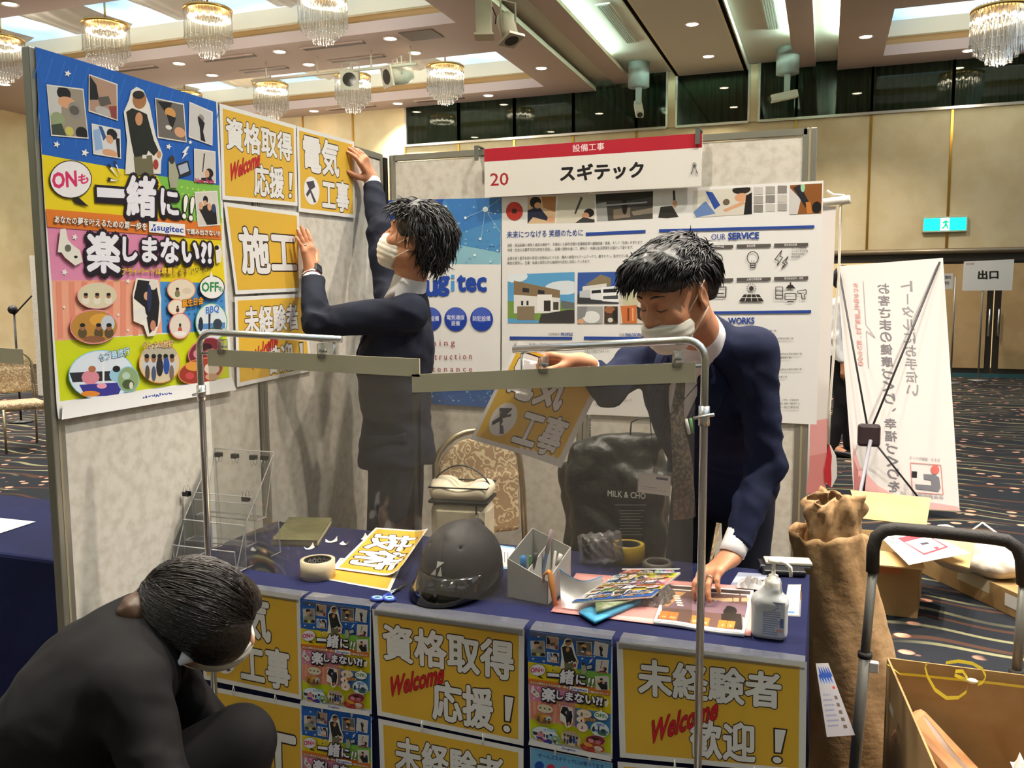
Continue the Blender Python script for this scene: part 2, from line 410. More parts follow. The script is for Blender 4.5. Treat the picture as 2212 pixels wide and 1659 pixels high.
# carpet: dark ground, pale wavy lines, salmon blossoms
def carpet():
    m = bpy.data.materials.new('ballroom_carpet'); m.use_nodes = True; nt = m.node_tree; b = nt.nodes['Principled BSDF']; N = nt.nodes.new; L = nt.links.new
    b.inputs['Roughness'].default_value = 0.95; b.inputs['Specular IOR Level'].default_value = 0.1
    tc = N('ShaderNodeTexCoord'); mp = N('ShaderNodeMapping'); L(tc.outputs['Object'], mp.inputs[0])
    def ramp(src, stops):
        r = N('ShaderNodeValToRGB'); e = r.color_ramp.elements
        e[0].position, e[0].color = stops[0][0], (stops[0][1],) * 3 + (1,); e[1].position, e[1].color = stops[-1][0], (stops[-1][1],) * 3 + (1,)
        for p, v in stops[1:-1]: q = e.new(p); q.color = (v, v, v, 1)
        L(src, r.inputs[0]); return r.outputs[0]
    def mix(f, a, c):
        x = N('ShaderNodeMix'); x.data_type = 'RGBA'; L(f, x.inputs[0])
        if isinstance(a, str): x.inputs[6].default_value = lin(a)
        else: L(a, x.inputs[6])
        x.inputs[7].default_value = lin(c); return x.outputs[2]
    def waves(rot, scale, dist, off):
        wn = N('ShaderNodeTexNoise'); wn.inputs['Scale'].default_value = .9; wn.inputs['Detail'].default_value = 1; L(tc.outputs['Object'], wn.inputs[0]); wa = N('ShaderNodeVectorMath'); wa.operation = 'MULTIPLY_ADD'; L(wn.outputs['Color'], wa.inputs[0]); wa.inputs[1].default_value = (.2, .9, 0); L(tc.outputs['Object'], wa.inputs[2])
        q = N('ShaderNodeMapping'); q.inputs['Rotation'].default_value = (0, 0, rot); q.inputs['Location'].default_value = off; q.inputs['Scale'].default_value = (.55, 1, 1); L(wa.outputs[0], q.inputs[0])
        w = N('ShaderNodeTexWave'); w.wave_type = 'BANDS'; w.bands_direction = 'Y'; w.inputs['Scale'].default_value = scale; w.inputs['Distortion'].default_value = dist; w.inputs['Detail'].default_value = 1.0; w.inputs['Detail Scale'].default_value = .55
        L(q.outputs[0], w.inputs[0]); return w.outputs['Fac']
    n = N('ShaderNodeTexNoise'); n.inputs['Scale'].default_value = 1.1; n.inputs['Detail'].default_value = 2; L(tc.outputs['Object'], n.inputs[0])
    l1 = ramp(waves(.12, 1.5, 7.0, (0, 0, 0)), [(0.0, 0), (.93, 0), (.965, 1), (1, 1)]); l2 = ramp(waves(-.22, 1.1, 8.5, (3, 1, 0)), [(0, 0), (.95, 0), (.975, 1), (1, 1)])
    msk = ramp(n.outputs['Fac'], [(.40, 0), (.52, 1)])
    def mul(a, c):
        x = N('ShaderNodeMath'); x.operation = 'MULTIPLY'; L(a, x.inputs[0]); L(c, x.inputs[1]); return x.outputs[0]
    col = mix(mul(l1, msk), '24262b', '7f7c5e'); col = mix(l2, col, '48332a')
    v = N('ShaderNodeTexVoronoi'); v.inputs['Scale'].default_value = 8.5; v.inputs['Randomness'].default_value = .85
    q = N('ShaderNodeMapping'); q.inputs['Scale'].default_value = (.8, 1.0, 1); L(tc.outputs['Object'], q.inputs[0]); L(q.outputs[0], v.inputs[0])
    n2 = N('ShaderNodeTexNoise'); n2.inputs['Scale'].default_value = 1.9; L(tc.outputs['Object'], n2.inputs[0])
    dots = mul(ramp(v.outputs['Distance'], [(.20, 1), (.26, 0)]), ramp(n2.outputs['Fac'], [(.44, 0), (.50, 1)]))
    col = mix(dots, col, 'd29a80'); L(col, b.inputs['Base Color']); return m
m_carpet = carpet()
mb = MB(); mb.quad((XLW, YFR, 0), (XRW, YFR, 0), (XRW, WB, 0), (XLW, WB, 0), m_carpet); struct('floor', mb)
# ---- ceiling: soffits with coffers, stepped coves, centre panel
CY = [(-6.9, -4.4), (-2.85, -.35), (1.25, 3.75), (5.35, 7.85), (9.45, 11.92), (13.53, 16.08)]
CXL, CXR = (-15.4, -5.15), (.77, 10.6)
mb = MB()
def soff(x0, x1, hx):
    ys = [YFR] + [q for p in CY for q in p] + [WB]
    for i in range(len(ys) - 1):
        a, b = ys[i], ys[i + 1]
        if any(abs(a - p[0]) < 1e-6 for p in CY): sp = [(x0, hx[0]), (hx[1], x1)]
        else: sp = [(x0, x1)]
        for p, q in sp: mb.quad((p, a, ZS), (p, b, ZS), (q, b, ZS), (q, a, ZS), m_soff)
soff(XLW, -4.32, CXL); soff(.06, XRW, CXR)
def cofferframe(x0, x1, y0, y1):
    def rng(d0, z0, d1, z1, m):
        P = lambda d, z: [(x0 - d, y0 - d, z), (x1 + d, y0 - d, z), (x1 + d, y1 + d, z), (x0 - d, y1 + d, z)]
        a, b = P(d0, z0), P(d1, z1)
        for i in range(4): mb.quad(a[i], a[(i + 1) % 4], b[(i + 1) % 4], b[i], m)
    rng(0, ZS, 0, ZS + .17, m_soff); rng(0, ZS + .17, .1, ZS + .17, m_cream); rng(.1, ZS + .17, .1, ZS + .30, m_goldband); rng(.1, ZS + .30, .04, ZS + .31, m_cream); rng(.04, ZS + .31, .04, ZS + .56, m_cream)
for (a, b) in CY:
    cofferframe(CXL[0], CXL[1], a, b); cofferframe(CXR[0], CXR[1], a, b)
# steps towards the middle (built for the left edge, mirrored for the right)
for sx, xe in ((1, -4.32), (-1, .06)):
    X = lambda d: xe + sx * d
    def sl(d0, d1, z, m): mb.quad((X(d0), YFR, z), (X(d0), WB, z), (X(d1), WB, z), (X(d1), YFR, z), m)
    def wl(d, z0, z1, m): mb.quad((X(d), YFR, z0), (X(d), WB, z0), (X(d), WB, z1), (X(d), YFR, z1), m)
    wl(0, ZS, ZS + .075, m_cream); sl(0, -.05, ZS + .075, m_cream); wl(-.3, ZS + .03, ZS + .17, m_white); sl(-.3, .36, ZS + .17, m_white); sl(-.05, -.3, ZS + .03, m_white)
    wl(.36, ZS + .1, ZS + .17, m_soff); sl(.36, .72, ZS + .1, m_soff); wl(.72, ZS + .1, ZS + .165, m_cream); sl(.72, .68, ZS + .165, m_cream); sl(.68, .5, ZS + .12, m_white); wl(.5, ZS + .12, ZS + .24, m_white)
    sl(.5, 1.52, ZS + .24, m_white); wl(1.52, ZS + .14, ZS + .24, m_white); wl(1.60, ZS + .14, ZS + .22, m_dark); sl(1.52, 1.54, ZS + .14, m_cream); wl(1.54, ZS + .14, ZS + .22, m_dark); sl(1.54, 1.6, ZS + .22, m_dark); sl(1.6, 1.64, ZS + .14, m_cream)
sx = -2.8 + .12
mb.quad((-2.68, YFR, ZS + .14), (-2.68, WB, ZS + .14), (-1.58, WB, ZS + .14), (-1.58, YFR, ZS + .14), m_white)
# roof slab above it all
mb.quad((XLW, YFR, ZS + .9), (XRW, YFR, ZS + .9), (XRW, WB, ZS + .9), (XLW, WB, ZS + .9), m_dark)
struct('ceiling', mb)
# luminous ceilings of the coffers: draped white fabric lit from behind
def glowmat():
    m = bpy.data.materials.new('luminous_fabric'); m.use_nodes = True; nt = m.node_tree; nt.nodes.clear(); N = nt.nodes.new; L = nt.links.new
    o = N('ShaderNodeOutputMaterial'); e = N('ShaderNodeEmission'); tc = N('ShaderNodeTexCoord'); n = N('ShaderNodeTexNoise'); n.inputs['Scale'].default_value = .8; n.inputs['Detail'].default_value = 1.5
    r = N('ShaderNodeValToRGB'); r.color_ramp.elements[0].color = lin('9cc4e6'); r.color_ramp.elements[1].color = lin('eefaff'); r.color_ramp.elements[0].position = .3; r.color_ramp.elements[1].position = .62
    L(tc.outputs['Object'], n.inputs[0]); L(n.outputs['Fac'], r.inputs[0]); L(r.outputs[0], e.inputs[0]); e.inputs[1].default_value = E_COFFER; L(e.outputs[0], o.inputs[0]); return m
m_glow = glowmat(); k = 0
for (a, b) in CY:
    for x0, x1 in (CXL, CXR):
        k += 1; mb = MB(); mb.quad((x0 - .04, a - .04, ZS + .56), (x0 - .04, b + .04, ZS + .56), (x1 + .04, b + .04, ZS + .56), (x1 + .04, a - .04, ZS + .56), m_glow); o = struct('luminous_ceiling_%d' % k, mb)
# cove tubes lying behind the lips
m_cove = emis('cove_tube', 'd6fff0', E_COVE); k = 0
for x in (-4.32 - .2, -4.32 + .58, .06 + .2, .06 - .58):
    for y0 in (-5.5, -1.2, 3.0, 7.2, 11.4):
        k += 1; z = ZS + (.1 if x in (-4.52, .26) else .19); mb = MB(); mb.tube([(x, y0, z), (x, y0 + 3.6, z)], .016, 6, m_cove); struct('cove_tube_%d' % k, mb)
# ---- walls
mb = MB(); mb.bb(XLW, XRW, WB, WB + .3, 2.2, 4.6, m_wall); mb.bb(XLW, -8.45, WB, WB + .3, 4.6, 5.6, m_wall); mb.bb(4.42, XRW, WB, WB + .3, 4.6, 5.6, m_wall)
mb.bb(XLW, .0, WB, WB + .3, 0, 2.2, m_wall); mb.bb(4.6, XRW, WB, WB + .3, 0, 2.2, m_wall)
for x in (-2.85, -1.35): mb.bb(x - .09, x + .09, WB - .02, WB + .3, 4.6, 5.62, m_wall)
struct('wall_back', mb)
mb = MB(); mb.bb(XLW - .3, XLW, YFR, WB + .3, 0, 5.8, m_wall); struct('wall_left', mb)
mb = MB(); mb.bb(XRW, XRW + .3, YFR, WB + .3, 0, 5.8, m_wall); struct('wall_right', mb)
mb = MB(); mb.bb(XLW, XRW, YFR - .3, YFR, 0, 5.8, m_wall); struct('wall_front', mb)
# gold strips
k = 0
for x in [-14.7, -13.45, -12.2, -10.95, -9.7]:
    k += 1; mb = MB(); mb.bb(x - .02, x + .02, WB - .015, WB, 0, ZS, m_gold); struct('trim_%d' % k, mb)
for x in [-8.45, -7.23, -6.01, -4.78, -3.53, -.61, .65, 1.93, 3.2]:
    k += 1; mb = MB(); mb.bb(x - .02, x + .02, WB - .015, WB, 2.2 if x > -.7 else 0, 4.6, m_gold); struct('trim_%d' % k, mb)
# high windows: dark glass with curtains behind
m_glassd = mat('dark_window_glass', '1b2422', 0.04, 0.0, 1.0); m_frame = mat('window_frame_silver', 'c8c6bc', 0.25, .8)
m_curt = mat('window_curtain', '8c8e78', 0.9)
def winmat():
    m = clear('window_pane', 'c4d0c8', .02, .02, '303a36'); return m
m_pane = winmat()
wx = [-8.43, -7.23, -6.01, -4.78, -3.53, -2.94, None, -2.76, -1.44, None, -1.26, -.61, .65, 1.93, 3.2, 4.4]
k = 0
for i in range(len(wx) - 1):
    if wx[i] is None or wx[i + 1] is None: continue
    a, b = wx[i], wx[i + 1]; k += 1
    mb = MB(); zt = ZS + (.24 if -4.6 < a < .2 else .02)
    mb.bb(a + .02, b - .02, WB + .02, WB + .03, 4.62, zt, m_pane); w = struct('window_%d' % k, mb)
    f = MB(); f.bb(a - .02, a + .02, WB - .03, WB + .05, 4.6, zt, m_frame); f.bb(b - .02, b + .02, WB - .03, WB + .05, 4.6, zt, m_frame); f.bb(a, b, WB - .06, WB + .06, 4.575, 4.62, m_frame); struct('window_frame', f, None, w)
mb = MB(); mb.grid(lambda u, v: (-8.6 + 13.1 * u, WB + .32 + .05 * sin(u * 620) * (1 + .4 * sin(u * 37)), 4.5 + 1.3 * v), 520, 1, m_curt); o = mb.obj('window_curtain'); tag(o, 'dark pleated curtain hanging behind the high windows of the far wall', 'curtain')
mb = MB(); mb.bb(-9, 5, WB + 1.2, WB + 1.3, 4.2, 6.2, m_dark); struct('wall_beyond_windows', mb)
# doors under the header
m_door = mat('door_panel_beige', 'c9a878', 0.5, noise=(3, 'bb9a6b', .4, .6)); m_dfr = mat('door_frame_dark', '2b221a', 0.5)
m_alu = mat('aluminium', 'a9a69b', 0.38, .85, noise=(14, '9a978c', .4, .65))
mb = MB(); mb.tube([(0, WB - .02, 2.18), (4.6, WB - .02, 2.18)], .05, 8, mat('header_bronze', '8f8069', .4, .6)); mb.bb(0, 4.6, WB, WB + .1, 2.0, 2.16, m_dfr); struct('trim_door_header', mb)
mb = MB(); mb.bb(0, 4.6, WB + 2.2, WB + 2.3, 0, 2.4, mat('foyer_wall_glow', 'e8cf9a', .8, emit=('f0cf90', .25))); struct('wall_foyer', mb)  # the wall glows faintly to stand in for the foyer's light
mb = MB(); mb.quad((0, WB, 0.001), (4.6, WB, 0.001), (4.6, WB + 2.2, .001), (0, WB + 2.2, .001), m_carpet); struct('floor_foyer', mb)
k = 0
for x0 in (1.72, 2.72, 3.72):
    k += 1; mb = MB(); mb.bb(x0, x0 + .98, WB + .02, WB + .07, 0, 2.02, m_dfr); d = struct('door_%d' % k, mb)
    p = MB(); p.bb(x0 + .1, x0 + .88, WB + .005, WB + .02, .16, 1.96, m_door); p.obj('door_panel', d)
    hx = x0 + (.92 if k != 2 else .06); h = MB(); h.tube([(hx, WB + .02, 1.18), (hx, WB - .05, 1.18), (hx, WB - .05, .72), (hx, WB + .02, .72)], .014, 8, m_chrome); h.obj('door_handle', d)
mb = MB(); mb.bb(0, 4.6, WB - .01, WB + .03, 0, .07, mat('baseboard_teal', '2f5a60', .7)); struct('baseboard_back', mb)
# emergency exit sign
a, b = ony(1993, 470, WB), ony(2088, 500, WB); g = thing('exit_sign', 'lit green emergency exit sign on the beige wall above the doors', 'exit sign', (a[0], WB, b[2]))
mb = MB(); mb.bb(a[0], b[0], WB - .06, WB, b[2], a[2], mat('exit_case', 'b9c9b4', .5)); mb.obj('case', g)
mb = MB(); y = WB - .062; x0, x1, z0, z1 = a[0] + .02, b[0] - .02, b[2] + .025, a[2] - .025
mb.quad((x0, y, z0), (x1, y, z0), (x1, y, z1), (x0, y, z1), emis('exit_green', '18d8a8', 1.0)); xm = (x0 + x1) / 2
mb.quad((xm - .07, y - .001, z0), (xm + .07, y - .001, z0), (xm + .07, y - .001, z1), (xm - .07, y - .001, z1), emis('exit_white', 'eafff8', 1.0))
R = [(.0, .19), (.02, .17), (-.02, .15), (-.05, .12), (-.03, .11), (0, .12), (-.01, .08), (-.06, .03), (-.03, .02), (.02, .07), (.05, .02), (.07, .03), (.04, .09), (.03, .13), (.06, .11), (.07, .13), (.03, .16)]
mb.add([(xm + p[0] * .9, y - .002, z0 + p[1] * (z1 - z0) / .2) for p in R], [tuple(range(len(R)))], emis('exit_man', '0a9a70', .7)); mb.obj('lit_face', g)
# ---- ceiling fittings
m_lampd = emis('downlight_lamp', 'ffe6cc', 9.0); m_rim = mat('downlight_rim', 'e8ddcc', .5)
mb = MB(); mb.lathe([(.085, .0), (.11, -.012), (.115, 0)], (0, 0, 0), 20, m_rim, cap=False); g0 = thing('downlight', 'round recessed downlight glowing in the mauve soffit', 'downlight', (0, 0, 0), 'recessed downlights')
mb.obj('rim', g0); mb = MB(); mb.lathe([(.0001, -.003), (.088, -.003)], (0, 0, 0), 18, m_lampd, cap=False); mb.obj('lamp', g0)
DL = [(x, y, ZS) for y in (4.9, 8.2, 9.04, 12.28, 13.12, 16.39) for x in (-12.4, -10.4, -8.4, -6.4)] + [(-14.4, 12.3, ZS), (-4.78, 14.78, ZS), (-4.78, 10.7, ZS), (2.06, 16.24, ZS), (.45, 14.8, ZS)] + [(-2.03, y, ZS + .14) for y in (13.69, 15.6, 11.7, 9.7, 7.7, 5.7, 3.7, 1.7, -.3, -2.3, -4.3)] + [(x, y, ZS) for y in (2.3, 4.55) for x in (.42, 2.4)] + [(x, y, ZS) for y in (.5, -3.5) for x in (-5, -7)]  # downlights over and right of the booth are unseen, added to light its panels
first = True
for i, (x, y, z) in enumerate(DL):
    side = 'left' if x < -4 else ('centre' if x < -1 else 'right')
    lab = {'left': 'round downlight in the mauve soffit beside the luminous coffers', 'centre': 'round downlight in the flat white middle panel of the ceiling', 'right': 'round downlight in the soffit near the right-hand coffer'}[side]
    if i == 0: g0.location = (x, y, z - .002); g0['label'] = lab; g0['group'] = side + ' downlights'; o = g0
    else: o = dup(g0, (x, y, z - .002), 0, lab, side + ' downlights')
    if i % 2 == 0 or side == 'centre' or -1 < y < 5:
        l = bpy.data.lights.new('downlight_bulb', 'SPOT'); l.energy = E_DOWN * ((.10 if y < 1.2 else 1.15 if y < 2 else 1) if x < .5 else 2.3 if -1 < y < 6 else 1); l.color = (1.0, .90, .78); l.spot_size = radians(110); l.spot_blend = .7; l.shadow_soft_size = .08
        lo = bpy.data.objects.new('downlight_bulb', l); C.objects.link(lo); lo.location = (x, y, z - .02)
# slot vents
m_slot = mat('vent_slot', '6d5d54', .7)
for i, (x0, x1, y) in enumerate([(-7.96, -6.87, 12.3), (-7.95, -6.95, 13.1), (-9.75, -8.85, 13.15), (-9.9, -8.9, 12.3), (-11.8, -10.9, 12.3), (-7.97, -6.93, 16.38), (-10.04, -8.93, 16.4)]):
    mb = MB(); mb.bb(x0, x1, y - .06, y + .06, ZS - .012, ZS, m_slot); mb.bb(x0 - .02, x1 + .02, y - .09, y - .06, ZS - .016, ZS, m_soff); o = mb.obj('slot_vent'); tag(o, 'long dark air slot in the mauve soffit between downlights', 'ceiling vent', 'soffit air slots')
for i, (x, y, w) in enumerate([(-3.15, 13.6, 2.05), (-.9, 13.6, 2.2)]):
    g = thing('ceiling_vent', ['long pale louvred vent beside the left cove of the ceiling', 'long pale louvred vent beside the right cove of the ceiling'][i], 'ceiling vent', (x, y, ZS + .22))
    mb = MB(); mb.bb(x - .11, x + .11, y - w / 2, y + w / 2, ZS + .218, ZS + .24, mat('vent_white', 'e4e6da', .5)); mb.obj('frame', g)
    mb = MB()
    for q in range(5): mb.bb(x - .085 + q * .034, x - .06 + q * .034, y - w / 2 + .03, y + w / 2 - .03, ZS + .21, ZS + .219, mat('vent_louvre', 'c2c8ba', .5)); 
    mb.obj('louvres', g)
mb = MB(); mb.bb(-6.15, -5.6, 12.05, 12.5, ZS - .01, ZS, m_slot); tag(mb.obj('return_grille'), 'square grey grille in the soffit near the spotlight rail', 'ceiling grille')
# spotlights on rail
m_spot = mat('spot_housing', 'c9c0ac', .5); m_lens = mat('spot_lens', '3a3530', .15)
mb = MB(); mb.tube([(-9.3, 12.75, ZS - .28), (-6.2, 12.75, ZS - .28)], .025, 8, m_spot)
for x in (-9, -8, -7, -6.3): mb.tube([(x, 12.75, ZS - .28), (x, 12.75, ZS)], .015, 6, m_spot)
tag(mb.obj('spotlight_rail'), 'white pipe rail hung under the soffit carrying two spotlights', 'rail')
def spot(label, c, d, r, L, boxy, top):
    c = V3(c); d = unit(d); s_ = unit(np.cross(d, (0, 0, 1))); u = np.cross(s_, d); g = thing('spotlight', label, 'spotlight', c, 'stage spotlights')
    mb = MB(); mb.lathe([(r * .8, -L), (r, -L * .7), (r, .0)], c, 20, m_spot, (s_, u, d)); mb.obj('housing', g)
    mb = MB(); mb.box(c + d * .01, (r * 2.3, r * 2.3, .03), m_spot, (s_, u, d)); mb.obj('front_frame', g)
    mb = MB(); mb.lathe([(.0001, .03), (r * .85, .027)], c, 18, m_lens, (s_, u, d), cap=False); mb.obj('lens', g)
    mb = MB(); mb.tube([c - d * L * .4 + s_ * r * 1.1, c - d * L * .4 + s_ * r * 1.1 + V3((0, 0, .28)), c - d * L * .4 - s_ * r * 1.1 + V3((0, 0, .28)), c - d * L * .4 - s_ * r * 1.1], .012, 6, m_spot)
    mb.tube([c - d * L * .4 + V3((0, 0, .28)), (c[0] - d[0] * L * .4, c[1] - d[1] * L * .4, top)], .014, 6, m_spot); mb.obj('yoke', g)
p1 = ony(755, 172, 12.75); p2 = ony(838, 166, 12.75)
spot('stage spotlight on the rail facing straight towards us', p1, (.35, -.9, -.12), .13, .3, 0, ZS - .28); spot('stage spotlight on the rail turned to show its round barrel', p2, (-.55, -.8, -.2), .14, .42, 0, ZS - .28)
p3 = ony(1046, 40, 8.6); g = thing('ceiling_speaker', 'big cream box spotlight hanging from the ceiling at the top of the photo', 'spotlight', p3)
mb = MB(); mb.box(p3, (.16, .2, .36), m_spot, (unit((.95, .3, 0)), unit((-.3, .95, 0)), (0, 0, 1)), .01); mb.box(p3 + V3((0, 0, -.18)), (.2, .24, .02), m_spot, (unit((.95, .3, 0)), unit((-.3, .95, 0)), (0, 0, 1))); mb.obj('housing', g)
mb = MB(); mb.tube([p3 + V3((0, 0, .18)), (p3[0], p3[1], ZS)], .02, 8, m_spot); mb.obj('bracket', g)
mb = MB(); mb.tube([p3 + V3((.09, 0, .1)), p3 + V3((.14, -.02, 0)), p3 + V3((.12, 0, -.07))], .006, 6, m_dark); mb.obj('cable', g)
p4 = ony(1098, 78, 8.7); spot('cream cylinder spotlight aimed down beside the big box spotlight', p4 + V3((.03, 0, -.03)), (.35, -.2, -.9), .09, .28, 0, ZS)
# video cameras
def cctv(label, x, y, d):
    g = thing('ceiling_camera', label, 'camera', (x, y, ZS - .3)); d = unit(d); s_ = unit(np.cross(d, (0, 0, 1))); u = np.cross(s_, d)
    mb = MB(); mb.lathe([(.19, -.14), (.19, .3)], (x, y, ZS - .05), 20, mat('camera_mount', '8f978f', .5)); mb.obj('mount', g)
    mb = MB(); mb.bb(x - .05, x + .05, y - .04, y + .04, ZS - .5, ZS - .18, mat('camera_mount', '8f978f')); mb.obj('arm', g)
    mb = MB(); mb.box(V3((x, y, ZS - .55)) + d * .05, (.14, .13, .46), mat('camera_body', 'cfcfbe', .5), (s_, u, d), .02); mb.obj('body', g)
    mb = MB(); mb.lathe([(.0001, .29), (.05, .285)], V3((x, y, ZS - .55)) + d * .0, 14, m_lens, (s_, u, d), cap=False); mb.obj('lens', g)
q = onz(1380, 153, ZS + .1); cctv('video camera under the ceiling pointing down past the left of the middle', q[0], q[1], (.25, -.75, -.6)); q = onz(1702, 122, ZS + .1); cctv('video camera under the ceiling pointing left, right of the middle', q[0], q[1], (-.95, -.3, -.2))
# ---- chandeliers: crystal rods round a glowing core
m_crys = clear('crystal_rod', 'f4f2ee', .09, .03, 'ffffff'); m_bulb = emis('chandelier_bulbs', 'fff0d4', 5.0); m_brass2 = mat('chandelier_brass', 'c9a25a', .3, .9)
g0 = thing('chandelier', 'crystal rod chandelier', 'chandelier', (0, 0, 0), 'crystal chandeliers')
mb = MB(); rr = random.Random(3)
for ring, (rad, n, z0, z1) in enumerate([(.46, 46, .05, -.62), (.40, 40, .1, -.78), (.30, 30, .1, -.86), (.2, 22, .1, -.98), (.1, 12, .1, -1.02)]):
    for i in range(n):
        a = 2 * pi * (i + .5 * (ring % 2)) / n; x, y = rad * cos(a), rad * sin(a); zz = z1 + rr.uniform(-.02, .02)
        mb.tube([(x, y, z0), (x, y, zz)], .011, 4, m_crys, smooth=False)
        mb.sphere((x, y, zz - .02), .018, m_crys, 6)
mb.obj('crystal_rods', g0)
mb = MB()
mb.tube([((.33 + .03 * (i % 2)) * cos(2 * pi * i / 28), (.33 + .03 * (i % 2)) * sin(2 * pi * i / 28), -.2 + .05 * (i % 2)) for i in range(28)], [.035 if i % 2 else .015 for i in range(28)], 8, m_bulb, closed=True); mb.obj('lamp_ring', g0); mb = MB(); mb.lathe([(.44, -.02), (.48, 0), (.48, .04), (.1, .05)], (0, 0, 0), 28, m_brass2); mb.obj('frame_ring', g0); mb = MB(); mb.tube([(0, 0, .04), (0, 0, .6)], .02, 8, m_brass2); mb.obj('stem', g0)
ch = [(230, 95, 10.7), (450, 62, 10.7), (697, 32, 10.7), (5, 128, 10.7), (585, 205, 14.8), (762, 190, 14.8), (962, 172, 14.8), (400, 232, 14.8), (2160, 72, 14.8)]
lb = ['chandelier left above the corner of the tall side panel', 'chandelier in the near coffer, second from its right end', 'chandelier at the right end of the near coffer', 'chandelier cut by the left edge of the photo', 'chandelier in the far coffer above the yellow signs', 'chandelier in the far coffer behind the two rail spotlights', 'chandelier at the right end of the far coffer', 'chandelier in the far coffer hidden by the top of the side panel', 'chandelier in the coffer at the top right of the photo']
for i, (x, y, Y) in enumerate(ch):
    P = ony(x, y, Y); L_ = 'crystal ' + lb[i]
    s = .72 if i != 8 else .85
    o = g0 if i == 0 else dup(g0, P); o.scale = (s, s, s * .86); o.location = (P[0], Y, ZS + .18); o['label'] = L_
    l = bpy.data.lights.new('chandelier_light', 'POINT'); l.energy = E_CHAND; l.color = (1.0, .9, .76); l.shadow_soft_size = .2; lo = bpy.data.objects.new('chandelier_light', l); C.objects.link(lo); lo.location = (P[0], Y, ZS - .62)
# sheer net swags under the luminous coffers, strung from chandelier to chandelier
m_net = clear('sheer_net', 'f2ece2', .12, .5, 'e8e0d2')
for Y, nm in ((10.7, 'nearer'), (14.8, 'farther')):
    xs = sorted(float(ony(x, y, Yc)[0]) for x, y, Yc in ch if Yc == Y and x < 1200); xs = [xs[0] - 3.0] + xs
    for i in range(len(xs) - 1):
        x0, x1 = xs[i] + .42, xs[i + 1] - .42
        mb = MB(); mb.grid(lambda u, v: (x0 + (x1 - x0) * u, Y - 1.0 + 2.0 * v + .05 * sin(u * 9), ZS + .52 - .13 * sin(pi * u) * (.6 + .4 * sin(v * pi)) + .012 * sin(u * 30 + v * 9)), 40, 12, m_net)
        tag(mb.obj('net_drape'), 'sheer net swagged between chandeliers under the %s luminous coffer' % nm, 'drape', 'net drapes of the %s coffer' % nm)
# ================================================================== THE BOOTH
XL, YB, YJ, YN, XJ, XE, HP = -1.824, 3.44, 2.53, 1.632, -.938, -.049, 2.1
m_board = mat('panel_board', 'd6d0c4', .8, spec=.25, noise=(30, 'c6bfb1', .42, .66), bump=(70, .05))
m_post = mat('panel_aluminium', 'aaa89c', .36, .75); m_post2 = mat('panel_edge_beige', 'a3977c', .55, .2)
def panel(label, a, b, face, w0, w1):
    """partition panel from plan point a to b; face = unit normal of the visible side; w0, w1: post widths at the ends"""
    a, b, n = V3((a[0], a[1], 0)), V3((b[0], b[1], 0)), V3((face[0], face[1], 0)); d = unit(b - a); L = np.linalg.norm(b - a); up = V3((0, 0, 1)); th = .026
    g = thing('partition_panel', label, 'partition panel', (a + b) / 2, 'booth partition panels')
    mb = MB(); c = (a + b) / 2 - n * th / 2; mb.box(c + up * HP / 2, (L - w0 - w1 if w0 + w1 else L, th * .7, HP - .06), m_board, (d, n, up)); mb.obj('board', g)
    for q, w, s in ((a, w0, 1), (b, w1, -1)):
        if not w: continue
        mb = MB(); mb.box(q + d * s * w / 2 - n * th / 2 + up * HP / 2, (w, th, HP), m_post, (d, n, up), .003); mb.box(q + d * s * w / 2 - n * .0005 + up * HP / 2, (w * .16, .003, HP), m_post2, (d, n, up)); mb.obj('post', g)
    mb = MB(); mb.box(c + up * (HP - .012), (L - w0 - w1, th, .024), m_post, (d, n, up)); mb.obj('top_rail', g)
    mb = MB(); mb.box(c + up * .03, (L - w0 - w1, th, .06), m_post, (d, n, up)); mb.obj('bottom_rail', g)
    return g
panel('tall left partition panel nearest us, carrying the big colourful poster', (XL, YN), (XL, YJ - .02), (1, 0), .04, .02)
panel('far left partition panel under the reaching man\'s hands, meeting the back corner', (XL, YJ - .018), (XL, YB - .03), (1, 0), .02, .025)
panel('left back partition panel behind the blue poster and the reaching man', (XL + .012, YB), (XJ, YB), (0, -1), .03, .02)
panel('right back partition panel behind the company poster and the bending man', (XJ + .002, YB), (XE, YB), (0, -1), .02, .05)
mb = MB(); mb.bb(XL - .026, XL + .006, YB - .028, YB, 0, HP - .012, m_dark); tag(mb.obj('corner_gap_shade'), 'black strip standing in for the shaded gap in the back corner between the partition panels', 'strip')  # dark strip stands in for the shade of the open corner gap
PL = lambda x, y, o=.004: onx(x, y, XL + o)
PB = lambda x, y, o=.004: ony(x, y, YB - o)
m_paper = mat('poster_paper', 'eceae6', .38, spec=.5); m_lam = mat('laminate_edge', 'dedcd6', .3, spec=.6)
def qsheet(P, q, off=.004): return [P(x, y, off) for x, y in q]
